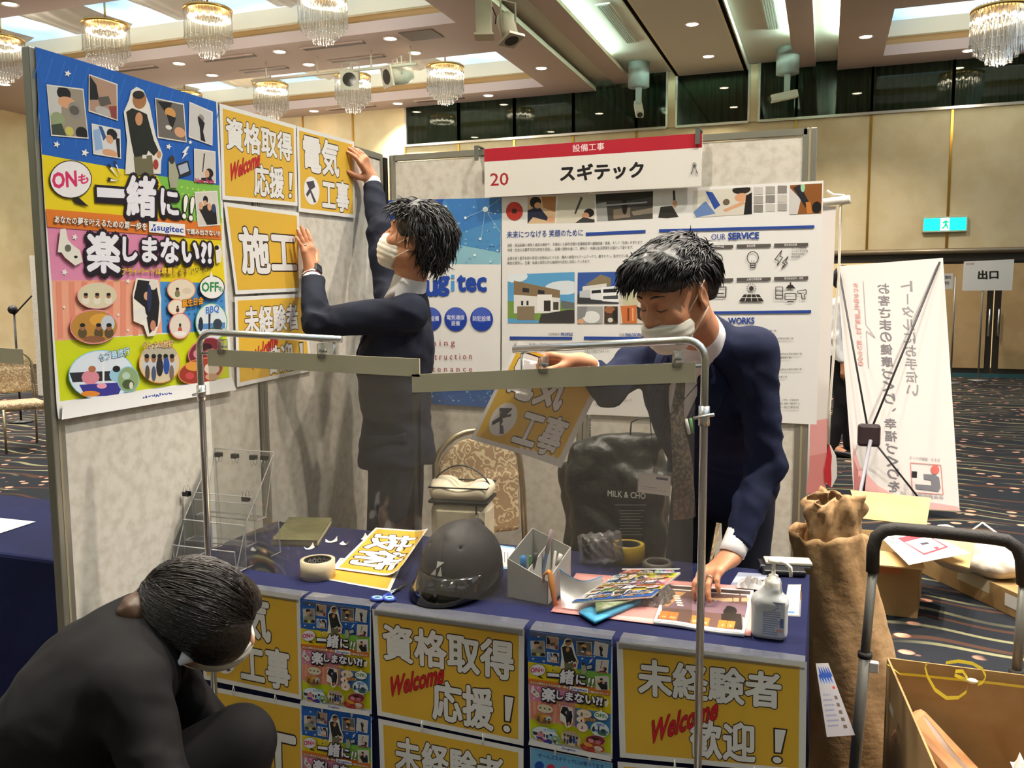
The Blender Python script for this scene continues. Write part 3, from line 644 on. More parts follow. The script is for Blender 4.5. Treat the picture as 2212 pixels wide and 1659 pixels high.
# ---- designs -------------------------------------------------------
WH, OL = 'ece9e6', '2a1c14'
def welcome(D, bl, br, h): D.text('Welcome', bl, br, (bl[0] + .02, bl[1] - h), 'c8202c', .035, .012, '5a1010')
def drill(D, cx, cy, r, k):
    D.oval(cx, cy, r, r * k, WH); D.lay(); s = r
    D.poly([(cx - .7 * s, cy - .55 * s * k), (cx + .25 * s, cy - .75 * s * k), (cx + .45 * s, cy - .3 * s * k), (cx - .1 * s, cy - .05 * s * k), (cx + .55 * s, cy + .75 * s * k), (cx + .25 * s, cy + .85 * s * k), (cx - .2 * s, cy + .15 * s * k), (cx - .6 * s, cy + .5 * s * k), (cx - .75 * s, cy + .3 * s * k), (cx - .35 * s, cy - .1 * s * k)], '4a4450'); D.lay()
def excl(D, cx, v0, v1, asp):
    h = v1 - v0; w = .028
    for e, c in ((.012, OL), (0, WH)):
        D.poly([(cx - w - e * .7 + .012, v0 - e), (cx + w + e * .7 + .012, v0 - e), (cx + w * .5 + e * .7, v0 + h * .66 + e), (cx - w * .5 - e * .7, v0 + h * .66 + e)], c); D.oval(cx - .004, v1 - h * .12, w * .8 + e * .7, (w * .8 + e * .7) * asp, c)
def yellow(kind, asp=1.3):
    D = Design(asp=asp); D.rect(.035, .045, .965, .955, 'e3b53e'); D.lay()
    def T(t, u0, u1, v0, v1, o=.018, b=.044, dy=0): D.text(t, (u0, v1), (u1, v1 + dy), (u0, v0), WH, b, o, OL); D.lay()
    if kind == 'shikaku':
        T('資格取得', .07, .93, .13, .45); T('応援', .40, .80, .57, .92); excl(D, .895, .60, .92, asp); welcome(D, (.09, .80), (.47, .58), .18)
    elif kind == 'denki':
        T('電気', .10, .70, .08, .50); T('工事', .40, .88, .56, .93); drill(D, .22, .73, .13, asp)
    elif kind == 'sekou': T('施工', .14, .93, .26, .76)
    elif kind == 'mikei':
        T('未経験者', .12, .87, .13, .43); T('歓迎', .40, .74, .60, .93); excl(D, .86, .62, .93, asp); welcome(D, (.17, .86), (.54, .58), .2)
    elif kind == 'gijutsu': T('技術', .16, .9, .14, .86)
    return D
DY = {k: yellow(k) for k in ('shikaku', 'denki', 'sekou', 'mikei', 'gijutsu')}
# ---- the big recruiting poster (given in photo pixels on the left panel)
QP = [(76, 101), (470, 221), (502, 842), (124, 905)]
DP = Design(QP)
B1, B2, YL, OR, PK, PE, GR, LM, SK = '1f5fb8', '2f72c8', 'ecd21c', 'e0792a', 'e08cb0', 'eda78a', '7fbf4d', 'cfd81e', '4a90d0'
DP.poly([(76, 101), (467, 220), (474, 397), (338, 375), (90, 329)], B1); DP.poly([(90, 329), (338, 375), (480, 468), (478, 515), (486, 610), (345, 606), (98, 447)], YL)
DP.poly([(338, 375), (474, 397), (478, 478), (384, 470)], GR); DP.poly([(101, 484), (365, 504), (345, 606), (111, 602)], PK); DP.poly([(111, 601), (345, 600), (350, 716), (118, 733)], PE)
DP.poly([(345, 604), (484, 608), (489, 712), (350, 716)], SK); DP.poly([(118, 733), (489, 710), (496, 815), (130, 866)], LM); DP.lay()
for i in range(16): DP.line((88 + i * 26, 118 + i * 7), (72 + i * 26, 168 + i * 7), 2.2, B2)
for i in range(14): DP.line((84 + i * 26, 200 + i * 8), (60 + i * 27 + 22, 300 + i * 5), 2.0, B2)
for i in range(8): DP.poly([(120 + i * 28, 603), (132 + i * 28, 603), (136 + i * 27, 727 - i), (125 + i * 27, 728 - i)], 'e58f78')
for i in range(7):
    for j in range(5): DP.oval(392 + i * 12 + j * 2, 400 + j * 15 + i * 2, 2, 2.4, 'c9e05a', 8)
for i in range(11):
    for j in range(7): DP.oval(356 + i * 12 + j, 618 + j * 14, 2, 2.2, '2f6fb8', 6)
DP.poly([(97, 446), (474, 478), (478, 514), (101, 485)], OR); DP.lay()
for x, y, r in ((145, 158, 8), (121, 308, 8), (182, 326, 9), (363, 314, 7), (410, 305, 5), (138, 583, 8), (160, 507, 7), (275, 603, 6), (137, 659, 4), (254, 676, 4), (275, 710, 4)): DP.star(x, y, r, 'f4f0ea')
sk, bk, gy, dg, wt = 'd9a27c', '1d1b1d', '8f8a84', '5c5650', 'e6e2da'
fr = lambda q, bg, bl: (DP.poly([V3(p) + unit(V3(p) - V3(np.mean(q, 0))) * 3.2 for p in q], wt), DP.lay(), DP.pic(q, bg, bl))
fr([(101, 183), (177, 193), (188, 294), (111, 287)], '9a8f80', [('e', .15, .3, .2, .5, 'c9c8c4'), ('e', .45, .12, .2, .14, bk), ('e', .5, .3, .25, .12, sk), ('e', .72, .45, .2, .18, gy), ('e', .7, .45, .14, .1, dg), ('e', .2, .68, .2, .16, '93a07a'), ('p', [(.0, .8), (.3, .75), (.4, 1), (0, 1)], '3f4a3c'), ('e', .85, .92, .18, .14, bk), ('e', .5, .9, .12, .1, 'c9c060')])
fr([(192, 162), (250, 183), (251, 256), (192, 236)], 'b08e7a', [('p', [(0, 0), (.25, .2), (.35, .6), (0, .7)], bk), ('p', [(.3, .55), (.7, .4), (.8, .6), (.4, .8)], dg), ('e', .5, .9, .3, .14, 'b8b6b2'), ('p', [(.7, .7), (1, .6), (1, 1), (.8, 1)], '8c3f3a')])
fr([(198, 266), (256, 279), (258, 337), (202, 327)], 'd8dade', [('p', [(0, .2), (.25, .1), (.35, .8), (.05, .9)], '8fb0d8'), ('p', [(.22, 0), (.36, 0), (.5, .35), (.38, .5)], '3a5890'), ('e', .72, .2, .2, .2, bk), ('e', .62, .4, .14, .16, sk), ('p', [(.85, .3), (1, .3), (1, 1), (.9, 1)], bk), ('e', .6, .9, .3, .14, sk)])
fr([(335, 213), (394, 226), (400, 303), (341, 293)], '6f6862', [('p', [(.05, .05), (.6, 0), (.4, .4)], bk), ('e', .5, .3, .2, .15, 'd49a58'), ('p', [(.35, .35), (.7, .4), (.5, .8)], bk), ('e', .8, .78, .2, .14, sk), ('e', .4, .7, .12, .06, wt)])
fr([(409, 222), (456, 243), (456, 310), (408, 292)], 'cfccca', [('e', .52, .3, .13, .1, gy), ('p', [(.35, .3), (.45, .3), (.68, .42), (.6, .7), (.72, 1), (.5, 1), (.45, .6), (.38, .45)], bk)])
fr([(419, 321), (462, 327), (463, 390), (420, 386)], 'd2ccc4', [('p', [(.45, .08), (.52, .08), (.4, .7), (.35, .7)], '4a4644'), ('e', .72, .72, .2, .16, bk), ('e', .6, .75, .12, .13, sk), ('p', [(.3, .9), (.8, .85), (.9, 1), (.3, 1)], bk)])
fr([(420, 413), (466, 411), (472, 480), (427, 483)], 'd8d2c8', [('e', .45, .22, .12, .12, bk), ('p', [(.1, .5), (.5, .35), (.9, .5), (.9, 1), (.4, 1)], bk), ('e', .2, .4, .1, .12, sk), ('e', .6, .45, .1, .12, sk), ('e', .8, .5, .1, .14, '34466e'), ('e', .42, .32, .08, .08, sk)])
DP.text('New Face', (420, 391), (460, 393), (420, 382), 'c8406a', .03, .02, '501830'); DP.lay()
# cut-out person
DP.poly([(281, 195), (293, 187), (308, 195), (321, 225), (334, 290), (349, 330), (346, 345), (345, 372), (268, 372), (272, 300), (265, 240), (276, 215)], wt); DP.lay()
DP.poly([(270, 240), (283, 232), (300, 238), (315, 245), (330, 300), (340, 322), (330, 334), (318, 322), (312, 338), (288, 338), (280, 300)], '20241f'); DP.poly([(286, 336), (326, 332), (330, 374), (290, 374)], '6f6a4e'); DP.oval(299, 215, 15, 19, 'a8744e'); DP.oval(297, 204, 13, 9, '2a221c'); DP.lay(); DP.oval(298, 255, 8, 14, 'c98e68'); DP.oval(334, 352, 6, 11, 'a03a34'); DP.oval(341, 331, 5, 8, 'c98e68'); DP.poly([(305, 331), (314, 331), (314, 339), (305, 339)], wt)
DP.poly([(362, 345), (374, 342), (384, 375), (380, 402), (366, 402), (362, 380)], 'a8a890'); DP.oval(369, 342, 6, 9, '3a302a'); DP.poly([(378, 352), (404, 343), (411, 372), (385, 380)], '26242a'); DP.lay(); DP.poly([(382, 355), (402, 348), (406, 366), (387, 374)], 'b0b8c8')
DP.poly([(402, 314), (407, 314), (399, 328), (404, 327), (390, 342), (396, 327), (391, 327)], 'f0ece8')
for q in ([(242, 341), (248, 346), (260, 379)], [(228, 352), (234, 350), (256, 382)], [(230, 378), (231, 387), (256, 387)]): DP.poly(q, '2a2018'); DP.lay(); DP.poly([V3(q[0]) * .8 + V3(q[2]) * .2 + (1, 2), V3(q[1]) * .8 + V3(q[2]) * .2, V3(q[2]) * .9 + V3(q[0]) * .1], 'f6f2ea')
DP.lay(); DP.oval(150, 383, 46, 41, bk); DP.poly([(150, 415), (163, 418), (190, 442), (160, 434)], bk); DP.lay(); DP.oval(150, 383, 44, 39, 'f2eef0'); DP.lay()
DP.text('ON', (112, 402), (163, 397), (110, 370), 'd8306a', .05); DP.text('も', (167, 395), (188, 390), (166, 374), 'd8306a', .04); DP.lay()
LV = 'efedf6'
DP.poly([(201, 394), (277, 400), (280, 438), (203, 433)], '1a1020'); DP.poly([(206, 400), (272, 405), (272, 424), (207, 421)], LV); DP.lay(); DP.text('緒', (272, 460), (332, 463), (272, 377), LV, .05, .07, sh=(2, 6)); DP.lay(); DP.text('に', (346, 457), (382, 462), (344, 404), LV, .05, .07, sh=(2, 6)); DP.lay()
DP.text('!!', (391, 466), (412, 472), (396, 418), 'f6f2ea', .03, .025); DP.lay()
DP.text('あなたの夢を叶えるための第一歩を', (114, 476), (313, 493), (115, 460), 'f6f2ea', .03, .03, '4a2410'); DP.lay()
DP.poly([(318, 473), (396, 480), (397, 505), (318, 497)], 'f2f0ee'); DP.lay()
def logo(D, bl, br, tl, col='2348a8', ci=None):
    bl, br, tl = V3(bl), V3(br), V3(tl); X, Y = br - bl, tl - bl
    m = lambda q: [bl + X * (a * .16) + Y * (1 - b) for a, b in q]
    for q in ([(0, 1), (.5, .45), (.5, 1)], [(.45, .0), (1.05, .0), (.45, .52)], [(.62, 1), (.86, .2), (1.1, 1)]): D.poly(m(q), col)
    D.text('sugitec', bl + X * .2 - Y * .1, br - Y * .1, bl + X * .2 + Y * .95, col, .03)
logo(DP, (321, 494), (392, 501), (322, 479)); DP.text('で踏み出さない?!', (399, 501), (472, 506), (399, 489), 'f6f2ea', .03, .03, '4a2410'); DP.lay()
DP.text('楽', (186, 580), (254, 584), (184, 497), LV, .055, .07, sh=(2, 5)); DP.lay(); DP.text('しまない?!', (262, 558), (452, 566), (262, 507), LV, .055, .07, sh=(2, 5)); DP.lay()
DP.text('プライベートは尊重します', (258, 589), (405, 588), (259, 574), 'f2c83a', .03, .03, '3a2410'); DP.text('(^▽^)☆', (408, 590), (446, 586), (408, 574), '3a3a20', .01); DP.lay()
# dog
DP.poly([(126, 490), (137, 488), (142, 512), (150, 522), (168, 536), (174, 560), (158, 569), (136, 552), (128, 540), (120, 540), (122, 520)], 'e8e4d8'); DP.lay(); DP.oval(142, 531, 7, 8, '6a6a60'); DP.oval(159, 550, 4, 3, bk)
DP.poly([(461, 530), (470, 524), (476, 540), (473, 562), (464, 565)], 'e8e2d4'); DP.oval(464, 531, 5, 5, bk); DP.lay()
DP.poly([(290, 596), (336, 600), (344, 640), (342, 690), (330, 722), (314, 724), (306, 700), (284, 690), (282, 630)], 'efe9dc'); DP.lay(); DP.poly([(293, 600), (332, 604), (340, 650), (336, 700), (318, 718), (308, 660), (284, 640)], '1d1c22'); DP.lay(); DP.oval(312, 635, 6, 9, sk); DP.oval(326, 700, 6, 12, 'c9876a'); DP.poly([(284, 668), (304, 660), (314, 680), (296, 696)], 'e8e4de'); DP.oval(326, 610, 9, 12, 'e4dcd2'); DP.oval(318, 640, 5, 30, '26305a')
def circ(cx, cy, rx, ry, rim, bg, bl, rot=0):
    DP.oval(cx, cy, rx + 2, ry + 2, rim, rot=rot); DP.lay(); DP.oval(cx, cy, rx, ry, bg, rot=rot); DP.lay()
    for b in bl:
        if len(b) == 5: DP.oval(cx + b[0] * rx, cy + b[1] * ry, b[2] * rx, b[3] * ry, b[4], 12)
        else: DP.poly([(cx + p[0] * rx, cy + p[1] * ry) for p in b[0]], b[1])
ppl = lambda xs, y, c: [(x, y + .28, .2, .34, c) for x in xs] + [(x, y - .06, .12, .2, '9a6a4a') for x in xs] + [(x, y - .2, .12, .12, bk) for x in xs]
circ(205, 634, 41, 27, 'f0b8b0', 'd8cfae', ppl((-.6, 0, .6), .1, 'e4ddcc')); circ(198, 702, 50, 36, 'e890a8', 'b8863a', [(.3, -.4, .5, .4, 'd8a040'), (.6, -.2, .3, .5, 'c4ccd4')] + ppl((-.5, .2, .65), .1, '5a4a30') + [(0, .75, .5, .2, '8a5a40')])
circ(387, 622, 29, 23, 'e8906a', 'e6d8c0', ppl((-.3,), .1, '7a7a58') + [(.4, .1, .35, .3, 'd8c8b0')]); circ(377, 660, 18, 16, 'e8906a', 'ece0cc', ppl((.1,), .1, '4a2a24')); circ(384, 701, 22, 27, 'e8706a', 'e4d8cc', ppl((0,), .1, 'c84a3a') + [(0, .6, .6, .2, 'f0ece6')])
circ(452, 693, 33, 40, '6ab07a', 'dfe8ec', [([(-.9, .1), (.9, .0), (.9, .35), (-.9, .4)], '5a8cc4'), ([(-.2, -.5), (-.05, -.5), (-.1, .6), (-.2, .6)], '2a3040'), (-.7, .1, .15, .4, '2a3040'), (.3, .5, .5, .25, '4a6a50'), (.4, .1, .3, .3, '3a4450')])
circ(453, 617, 26, 24, bk, 'f2f0ee', []); DP.poly([(448, 595), (455, 595), (452, 580)], 'f2f0ee'); DP.text('OFF', (431, 626), (467, 626), (431, 606), '2a8a4a', .04); DP.text('も', (467, 626), (477, 626), (467, 615), '2a8a4a', .03); DP.lay()
DP.text('誕生日会', (389, 660), (434, 653), (389, 644), 'f2a020', .04, .04, '3a2410'); DP.lay(); DP.text('BBQ', (440, 677), (468, 672), (440, 660), '3a7ad0', .04, .04, 'f0f0f0'); DP.lay()
circ(214, 808, 70, 53, '8ac4e4', 'dce6f2', [([(-1, -.1), (.9, -.2), (.9, .2), (-.9, .3)], '2a2c34'), (-.35, .1, .28, .3, 'd88a9a'), (.45, 0, .22, .3, '9ac8e0'), (-.3, -.25, .12, .14, 'b0704a'), (.45, -.25, .12, .14, bk), ([(-.7, .4), (.7, .3), (.5, .85), (-.5, .9)], '3a3890'), (-.35, .78, .3, .12, 'e08a30'), ([(.02, -.9), (.08, -.9), (.08, .3), (.02, .3)], 'f0f0f0'), (0, .45, .16, .12, 'e8a0b8')])
circ(271, 818, 22, 27, '8ac4e4', '8fa878', [(0, .4, .6, .4, '4a5a3a'), (-.2, -.3, .4, .3, 'b8d0c0'), (.3, .5, .2, .3, 'e0e0d8')])
circ(339, 782, 43, 43, 'e89a5a', 'd8c8a8', [(0, -.5, .9, .35, 'b8b09c')] + ppl((-.65, -.3, 0, .3, .62), -.15, 'c8ccd4') + [(0, .2, .18, .5, '2a2a30'), (.34, .15, .16, .45, '2a50a0'), (-.62, .5, .12, .4, '5a4a40'), (-.3, .55, .12, .4, '4a5470'), (.6, .5, .12, .4, '7a6a5a')])
circ(438, 757, 38, 26, 'e07a9a', '7a2a34', [(-.4, .2, .3, .4, 'd88a9a'), (.3, .1, .3, .4, 'c06a7a'), (0, -.4, .4, .3, '3a1a20')], rot=-.5); circ(428, 800, 48, 26, 'e8906a', '9a3a28', [(-.3, -.4, .4, .4, 'e09a40'), (.5, -.2, .35, .5, 'd8c8b8'), (-.5, .4, .2, .3, 'c84a50'), (0, .5, .2, .3, 'b83a40'), (.5, .5, .3, .3, 'c8a080')], rot=-.25)
DP.text('セブ島旅行', (208, 779), (274, 763), (207, 762), 'bfe0f4', .04, .04, '1a3a5a'); DP.lay(); DP.text('ベトナム旅行', (301, 751), (368, 748), (301, 735), 'e8c090', .04, .04, '3a2410'); DP.lay()
DP.poly([(130, 867), (496, 816), (503, 842), (124, 906)], 'ecebea'); DP.lay(); logo(DP, (300, 861), (364, 853), (300, 846))
# ---- hang the sheets on the left panel
DPV = DP
def hang(D, name, label, cat, q4, n, group=None, base=None, bend=None, under=None, off=.004, cuts=None):
    c = sum(q4) / 4; g = thing(name, label, cat, c, group)
    fn = flatsheet(*q4, n)
    if bend: f0 = fn; fn = lambda u, v, h: f0(u, v, h + bend(u, v))
    mbb = base or m_paper
    D.build('sheet', fn, g, mbb, cuts=cuts); return g
NL, NB, NF = (1, 0, 0), (0, -1, 0), (0, -1, 0)
hang(DP, 'poster', 'big colourful recruiting poster covered in photos on the tall left panel', 'poster', qsheet(PL, QP), NL, bend=lambda u, v: .004 * max(0, (v - .955) / .045) ** 2, cuts=(1, 44))
for k, lb, q in (('shikaku', 'yellow four-character sign with red Welcome, top row of the left panel', [(474, 223), (639, 271), (643, 445), (480, 431)]), ('denki', 'yellow sign with a drill icon at the panel top under the man\'s raised hand', [(641, 272), (765, 306), (767, 471), (645, 457)]),
                 ('sekou', 'yellow two-character sign under the reaching man\'s lower hand', [(483, 436), (646, 459), (651, 629), (509, 636)]), ('mikei', 'yellow sign lowest on the left panel, behind the left clear shield', [(507, 641), (656, 634), (675, 801), (512, 836)])):
    hang(DY[k], 'sign_sheet', lb, 'sign', qsheet(PL, q, .006), NL, 'yellow signs')
# ---- blue poster on the back wall
QB = [(838, 433), (1083, 427), (1080, 881), (838, 868)]
D = Design(QB)
D.poly([(838, 433), (1083, 427), (1081, 570), (838, 568)], '4f8fc4'); D.poly([(838, 828), (1080, 834), (1080, 881), (838, 868)], '2f5fa8'); D.lay()
D.poly([(838, 433), (960, 430), (900, 569), (838, 568)], '2a56b0'); D.poly([(838, 500), (1083, 545), (1081, 570), (838, 568)], '8fc0d0'); D.poly([(960, 430), (1083, 427), (1083, 470), (1000, 500)], '3f7cc0'); D.lay()
rr = random.Random(5)
for i in range(150):
    x, y = rr.uniform(842, 1078), rr.choice([rr.uniform(436, 566), rr.uniform(436, 566), rr.uniform(836, 866)]); D.rect(x, y, x + 4, y + 3, rr.choice(['8fb8e0', '5a90d0', 'a8cce0', '4a80c0']))
D.lay()
for x, y, r in ((1049, 452, 6), (963, 446, 3), (1006, 470, 3), (1038, 515, 3), (1026, 550, 3), (1060, 564, 2), (1075, 540, 2), (970, 840, 2)): D.oval(x, y, r, r, 'e8f4f4', 10)
for p, q in (((1049, 452), (1080, 430)), ((1049, 452), (1040, 515)), ((1049, 452), (1006, 470)), ((1049, 452), (1080, 500))): D.line(p, q, .8, 'b8d8e8')
D.lay(); co = '2348a8'
D.text('s', (893, 637), (919, 637), (893, 606), co, .05); D.text('u', (920, 637), (944, 637), (920, 606), co, .05); D.text('g', (946, 637), (970, 637), (946, 597), co, .05); D.poly([(975, 605), (982, 605), (982, 627), (975, 627)], '4fa0e0'); D.poly([(975, 592), (982, 592), (982, 600), (975, 600)], '4fa0e0')
D.text('tec', (989, 627), (1050, 627), (989, 594), co, .05); D.lay()
for cx, t in ((874, '消防設備'), (930, '電気設備'), (985, '電気通信'), (1041, '防犯設備')):
    D.oval(cx, 688, 24.5, 26, '1f3fa0'); D.lay(); D.oval(cx, 679, 20, 16, '4a62c0'); D.lay()
    if t == '電気通信': D.text(t, (cx - 19, 689), (cx + 19, 689), (cx - 19, 679), 'eef0fa', .01); D.text('設備', (cx - 9, 702), (cx + 9, 702), (cx - 9, 692), 'eef0fa', .01)
    else: D.text(t, (cx - 19, 692), (cx + 19, 692), (cx - 19, 681), 'eef0fa', .01)
D.lay()
D.text('P l a n n i n g', (880, 752), (983, 749), (880, 735), '9a3a3a', 0); D.text('C o n s t r u c t i o n', (889, 777), (1020, 775), (889, 763), '9a3a3a', 0); D.text('M a i n t e n a n c e', (880, 802), (1021, 802), (880, 790), '9a3a3a', 0)
hang(D, 'poster', 'blue and white logo poster on the back wall behind the reaching man', 'poster', qsheet(PB, QB), NB)
# ---- company poster
QC = [(1084, 427), (1779, 390), (1764, 917), (1084, 887)]
D = Design(QC); nb, tx = '2c4a9c', '55504c'
P = D.pic
P([(1139, 426), (1200, 424), (1198, 482), (1139, 483)], 'd9b890', [('p', [(0, .5), (.4, .35), (.75, .8), (.7, .9), (.2, .75), (0, 1)], '2a3048'), ('e', .28, .2, .2, .22, bk), ('e', .36, .32, .12, .12, sk), ('p', [(.5, 0), (1, 0), (1, .6), (.55, .4)], 'b07a4a'), ('e', .85, .85, .14, .1, sk)])
P([(1205, 423), (1283, 421), (1283, 480), (1200, 482)], 'd6d0bc', [('p', [(.62, .05), (.68, .1), (.5, .7), (.46, .65)], '4a4a44'), ('e', .85, .65, .14, .16, bk), ('e', .76, .75, .1, .12, sk), ('p', [(.5, 1), (.7, .8), (1, .9), (1, 1)], '3a3a3a')])
P([(1285, 420), (1409, 413), (1408, 472), (1288, 478)], '4a4640', [('p', [(0, 0), (1, 0), (1, .2), (.6, .3), (0, .25)], '26241f'), ('p', [(.0, .35), (.18, .3), (.2, 1), (0, 1)], 'a8a8a4'), ('p', [(.3, .6), (.6, .55), (.6, .9), (.3, .95)], '8a7a68'), ('e', .5, .5, .05, .3, '1a1a18'), ('p', [(.62, .7), (1, .6), (1, .8), (.65, .85)], '9a8e7c'), ('p', [(.1, .4), (.9, .36), (.9, .42), (.1, .46)], 'b0b4b8')])
D.oval(1441, 432, 15, 16, 'e8e6e2'); D.lay(); D.poly([(1420, 470), (1425, 447), (1450, 444), (1464, 468), (1440, 471)], '33302c'); D.poly([(1451, 412), (1456, 411), (1458, 440), (1453, 442)], '3a3634'); D.oval(1456, 440, 5, 8, sk); D.lay()
P([(1497, 412), (1623, 404), (1623, 462), (1496, 470)], 'd8d2c4', [('p', [(0, .8), (.2, .4), (.38, .9), (.05, 1)], '6a86b8'), ('p', [(.2, .05), (.32, .1), (.46, .6), (.36, .75)], '2f4c98'), ('p', [(.02, .3), (.2, .2), (.22, .4), (0, .7)], 'e6e2d0'), ('e', .82, .08, .16, .16, '2a2420'), ('e', .82, .36, .12, .16, sk), ('p', [(.5, .78), (.85, .5), (.9, .6), (.55, .86)], sk), ('p', [(.9, .3), (1, .2), (1, 1), (.86, 1)], '1e1c1e'), ('e', .56, .5, .06, .12, '6a5a48')])
for i in range(3):
    for j in range(3): D.rect(1627 + i * 26, 404 - i * 1.5 + j * 19, 1647 + i * 26, 420 - i * 1.5 + j * 19, ['c8c4bc', 'a8a49c', '8a8680'][(i + j) % 3]); 
D.lay(); P([(1706, 400), (1776, 396), (1774, 460), (1705, 463)], '8a5426', [('p', [(0, .1), (.35, .5), (.25, 1), (0, 1)], 'd0ccc8'), ('p', [(.1, .1), (.3, .0), (.6, .6), (.5, .8)], '26242c'), ('e', .4, .1, .07, .16, '9ad0a8'), ('e', .85, .8, .15, .2, '1a1614'), ('p', [(.5, .6), (.65, .6), (.72, 1), (.55, 1)], 'c07a3a')])
D.oval(1111, 456, 18, 20, 'c03a30'); D.lay(); D.rect(1106, 451, 1116, 461, '4a2420'); D.lay()
D.text('未来につなげる 笑顔のために', (1095, 514), (1258, 509), (1095, 499), nb, .01); D.poly([(1264, 502), (1393, 496), (1393, 503), (1264, 509)], nb)
D.lines([('消防・防災設備の普及と適正な維持で、多様化した都市空間や産業施設等の顧客財産・資産、そして「生命」を守ります。', 1096, 533, 1388, 526), ('地域・社会に必要不可欠な存在を目指し、設備の提供を通じて、便利さ・快適な生活環境をお届けして参ります。', 1096, 543, 1366, 537), ('企業を担う若手人材の育成と技術向上につとめ、個人の創造力とチームワークで、働きやすい、生きやすい場、', 1096, 561, 1357, 555), ('機会を提供し、企業・社員の成長と共に継続的な変化に対応していきます。', 1096, 571, 1274, 567)], tx, 7)
P([(1097, 592), (1240, 587), (1240, 697), (1097, 697)], '5fa4d4', [('e', .1, .05, .2, .12, 'e4ecf2'), ('e', .85, .3, .3, .14, 'dfe8ee'), ('p', [(0, .9), (0, .55), (1, .6), (1, 1)], '7a9a4a'), ('p', [(.09, .13), (.78, .35), (.78, .8), (.09, .8)], '8a7458'), ('p', [(.09, .42), (.78, .5), (.78, .8), (.09, .8)], 'e6e4de'), ('p', [(.44, .43), (.66, .43), (.66, .76), (.44, .76)], 'f0eeea'), ('p', [(.54, .55), (.64, .55), (.64, .76), (.54, .76)], '3a3430'), ('p', [(.68, .58), (.76, .58), (.76, .74), (.68, .74)], '4a4640'), ('p', [(.8, .55), (1, .6), (1, .72), (.8, .72)], '6a6e6c'), ('p', [(.5, .82), (.9, .74), (1, .74), (1, 1), (.46, 1)], '3f3c3c'), ('p', [(.14, .66), (.4, .66), (.4, .94), (.14, .94)], '8a7a62'), ('p', [(.2, .55), (.23, .55), (.23, .64), (.2, .64)], '2a2a2a'), ('p', [(.28, .55), (.31, .55), (.31, .64), (.28, .64)], '2a2a2a'), ('p', [(.22, .28), (.32, .3), (.32, .38), (.22, .37)], '2f3238'), ('p', [(.45, .33), (.55, .35), (.55, .42), (.45, .41)], '2f3238')])
P([(1247, 588), (1336, 586), (1335, 655), (1246, 655)], '3a5ca4', [('p', [(.18, .4), (.55, .08), (.8, .2), (.8, .45)], '8a7a5c'), ('p', [(.12, .45), (.7, .36), (.7, .6), (.12, .6)], 'e0ded8'), ('p', [(0, .7), (1, .7), (1, 1), (0, 1)], '3a3c40'), ('p', [(.05, .6), (.3, .55), (.35, .82), (.05, .8)], 'c4c8cc'), ('p', [(.3, .52), (.6, .5), (.62, .9), (.32, .86)], 'e8e8e8'), ('p', [(.58, .48), (1, .44), (1, .96), (.6, .92)], 'f2f2f2'), ('p', [(.62, .55), (.95, .52), (.95, .64), (.62, .66)], '22262a'), ('p', [(.34, .58), (.56, .56), (.57, .66), (.34, .68)], '22262a'), ('p', [(.62, .76), (.98, .74), (.98, .86), (.62, .86)], '4a4e52')])
P([(1246, 661), (1301, 661), (1301, 698), (1246, 698)], 'a8a8a6', [('e', .55, .62, .34, .36, 'e8e8e6'), ('e', .12, .9, .12, .2, sk), ('p', [(0, 0), (.4, 0), (.3, .6), (0, .8)], '8a8c8c')]); P([(1304, 661), (1333, 661), (1333, 698), (1304, 698)], '4a3a2e', [('e', .4, .2, .4, .2, 'a06a4a'), ('e', .45, .8, .2, .14, 'd8d4cc'), ('p', [(.6, .3), (1, .1), (1, .9), (.7, .8)], '2a2620')])
P([(1340, 587), (1386, 586), (1390, 698), (1338, 698)], 'd8d0c0', [('p', [(.1, .2), (.6, .1), (.8, .3), (.75, .64), (.1, .64)], 'c8c2a0'), ('p', [(.0, .66), (.7, .64), (.7, 1), (.1, 1)], 'cf7440'), ('p', [(.3, .7), (.38, .7), (.38, .95), (.3, .95)], '7a3a20'), ('p', [(.5, .7), (.56, .7), (.56, .95), (.5, .95)], 'e8b080'), ('p', [(.7, .66), (.95, .72), (.9, .95), (.72, .9)], '2e2c2c')])
for x0, x1, t in ((1101, 1235, '会社概要'), (1260, 1388, '企業理念')): D.poly([(x0, 726), (x1, 727), (x1, 733), (x0, 733)], nb)
D.text('COMPANY', (1184, 724), (1208, 724), (1184, 718), '8a8684', 0); D.text('PROFILE', (1211, 724), (1236, 724), (1211, 718), nb, .03); D.text('OUR', (1336, 726), (1348, 726), (1336, 719), '8a8684', 0); D.text('PHILOSOPHY', (1350, 726), (1388, 726), (1350, 719), nb, .03)
D.lines([('と言える会社であること。', 1262, 762, 1316, 760), ('すべてのひとに「ここで良かった」', 1262, 752, 1340, 752), ('所在地　本社・支店', 1110, 748, 1180, 747), ('かわりたい、挑戦・発見・解決をもって', 1280, 867, 1363, 868), ('に貢献し続けます。', 1284, 876, 1322, 876)], tx, 7)
for i in range(10): D.text('事業所名　営業所　設立', (1106, 762 + i * 11), (1106 + 90 + (i * 37) % 36, 762 + i * 11), (1106, 755 + i * 11), tx, 0, res=1)
D.poly([(1422, 495), (1759, 486), (1759, 492), (1422, 501)], nb); D.text('OUR', (1535, 518), (1566, 517), (1535, 505), nb, 0); D.text('SERVICE', (1572, 517), (1638, 515), (1572, 503), nb, .05)
D.poly([(1424, 673), (1752, 669), (1752, 675), (1424, 679)], nb); D.text('OUR', (1538, 700), (1566, 699), (1538, 688), nb, 0); D.text('WORKS', (1572, 699), (1628, 698), (1572, 686), nb, .05)
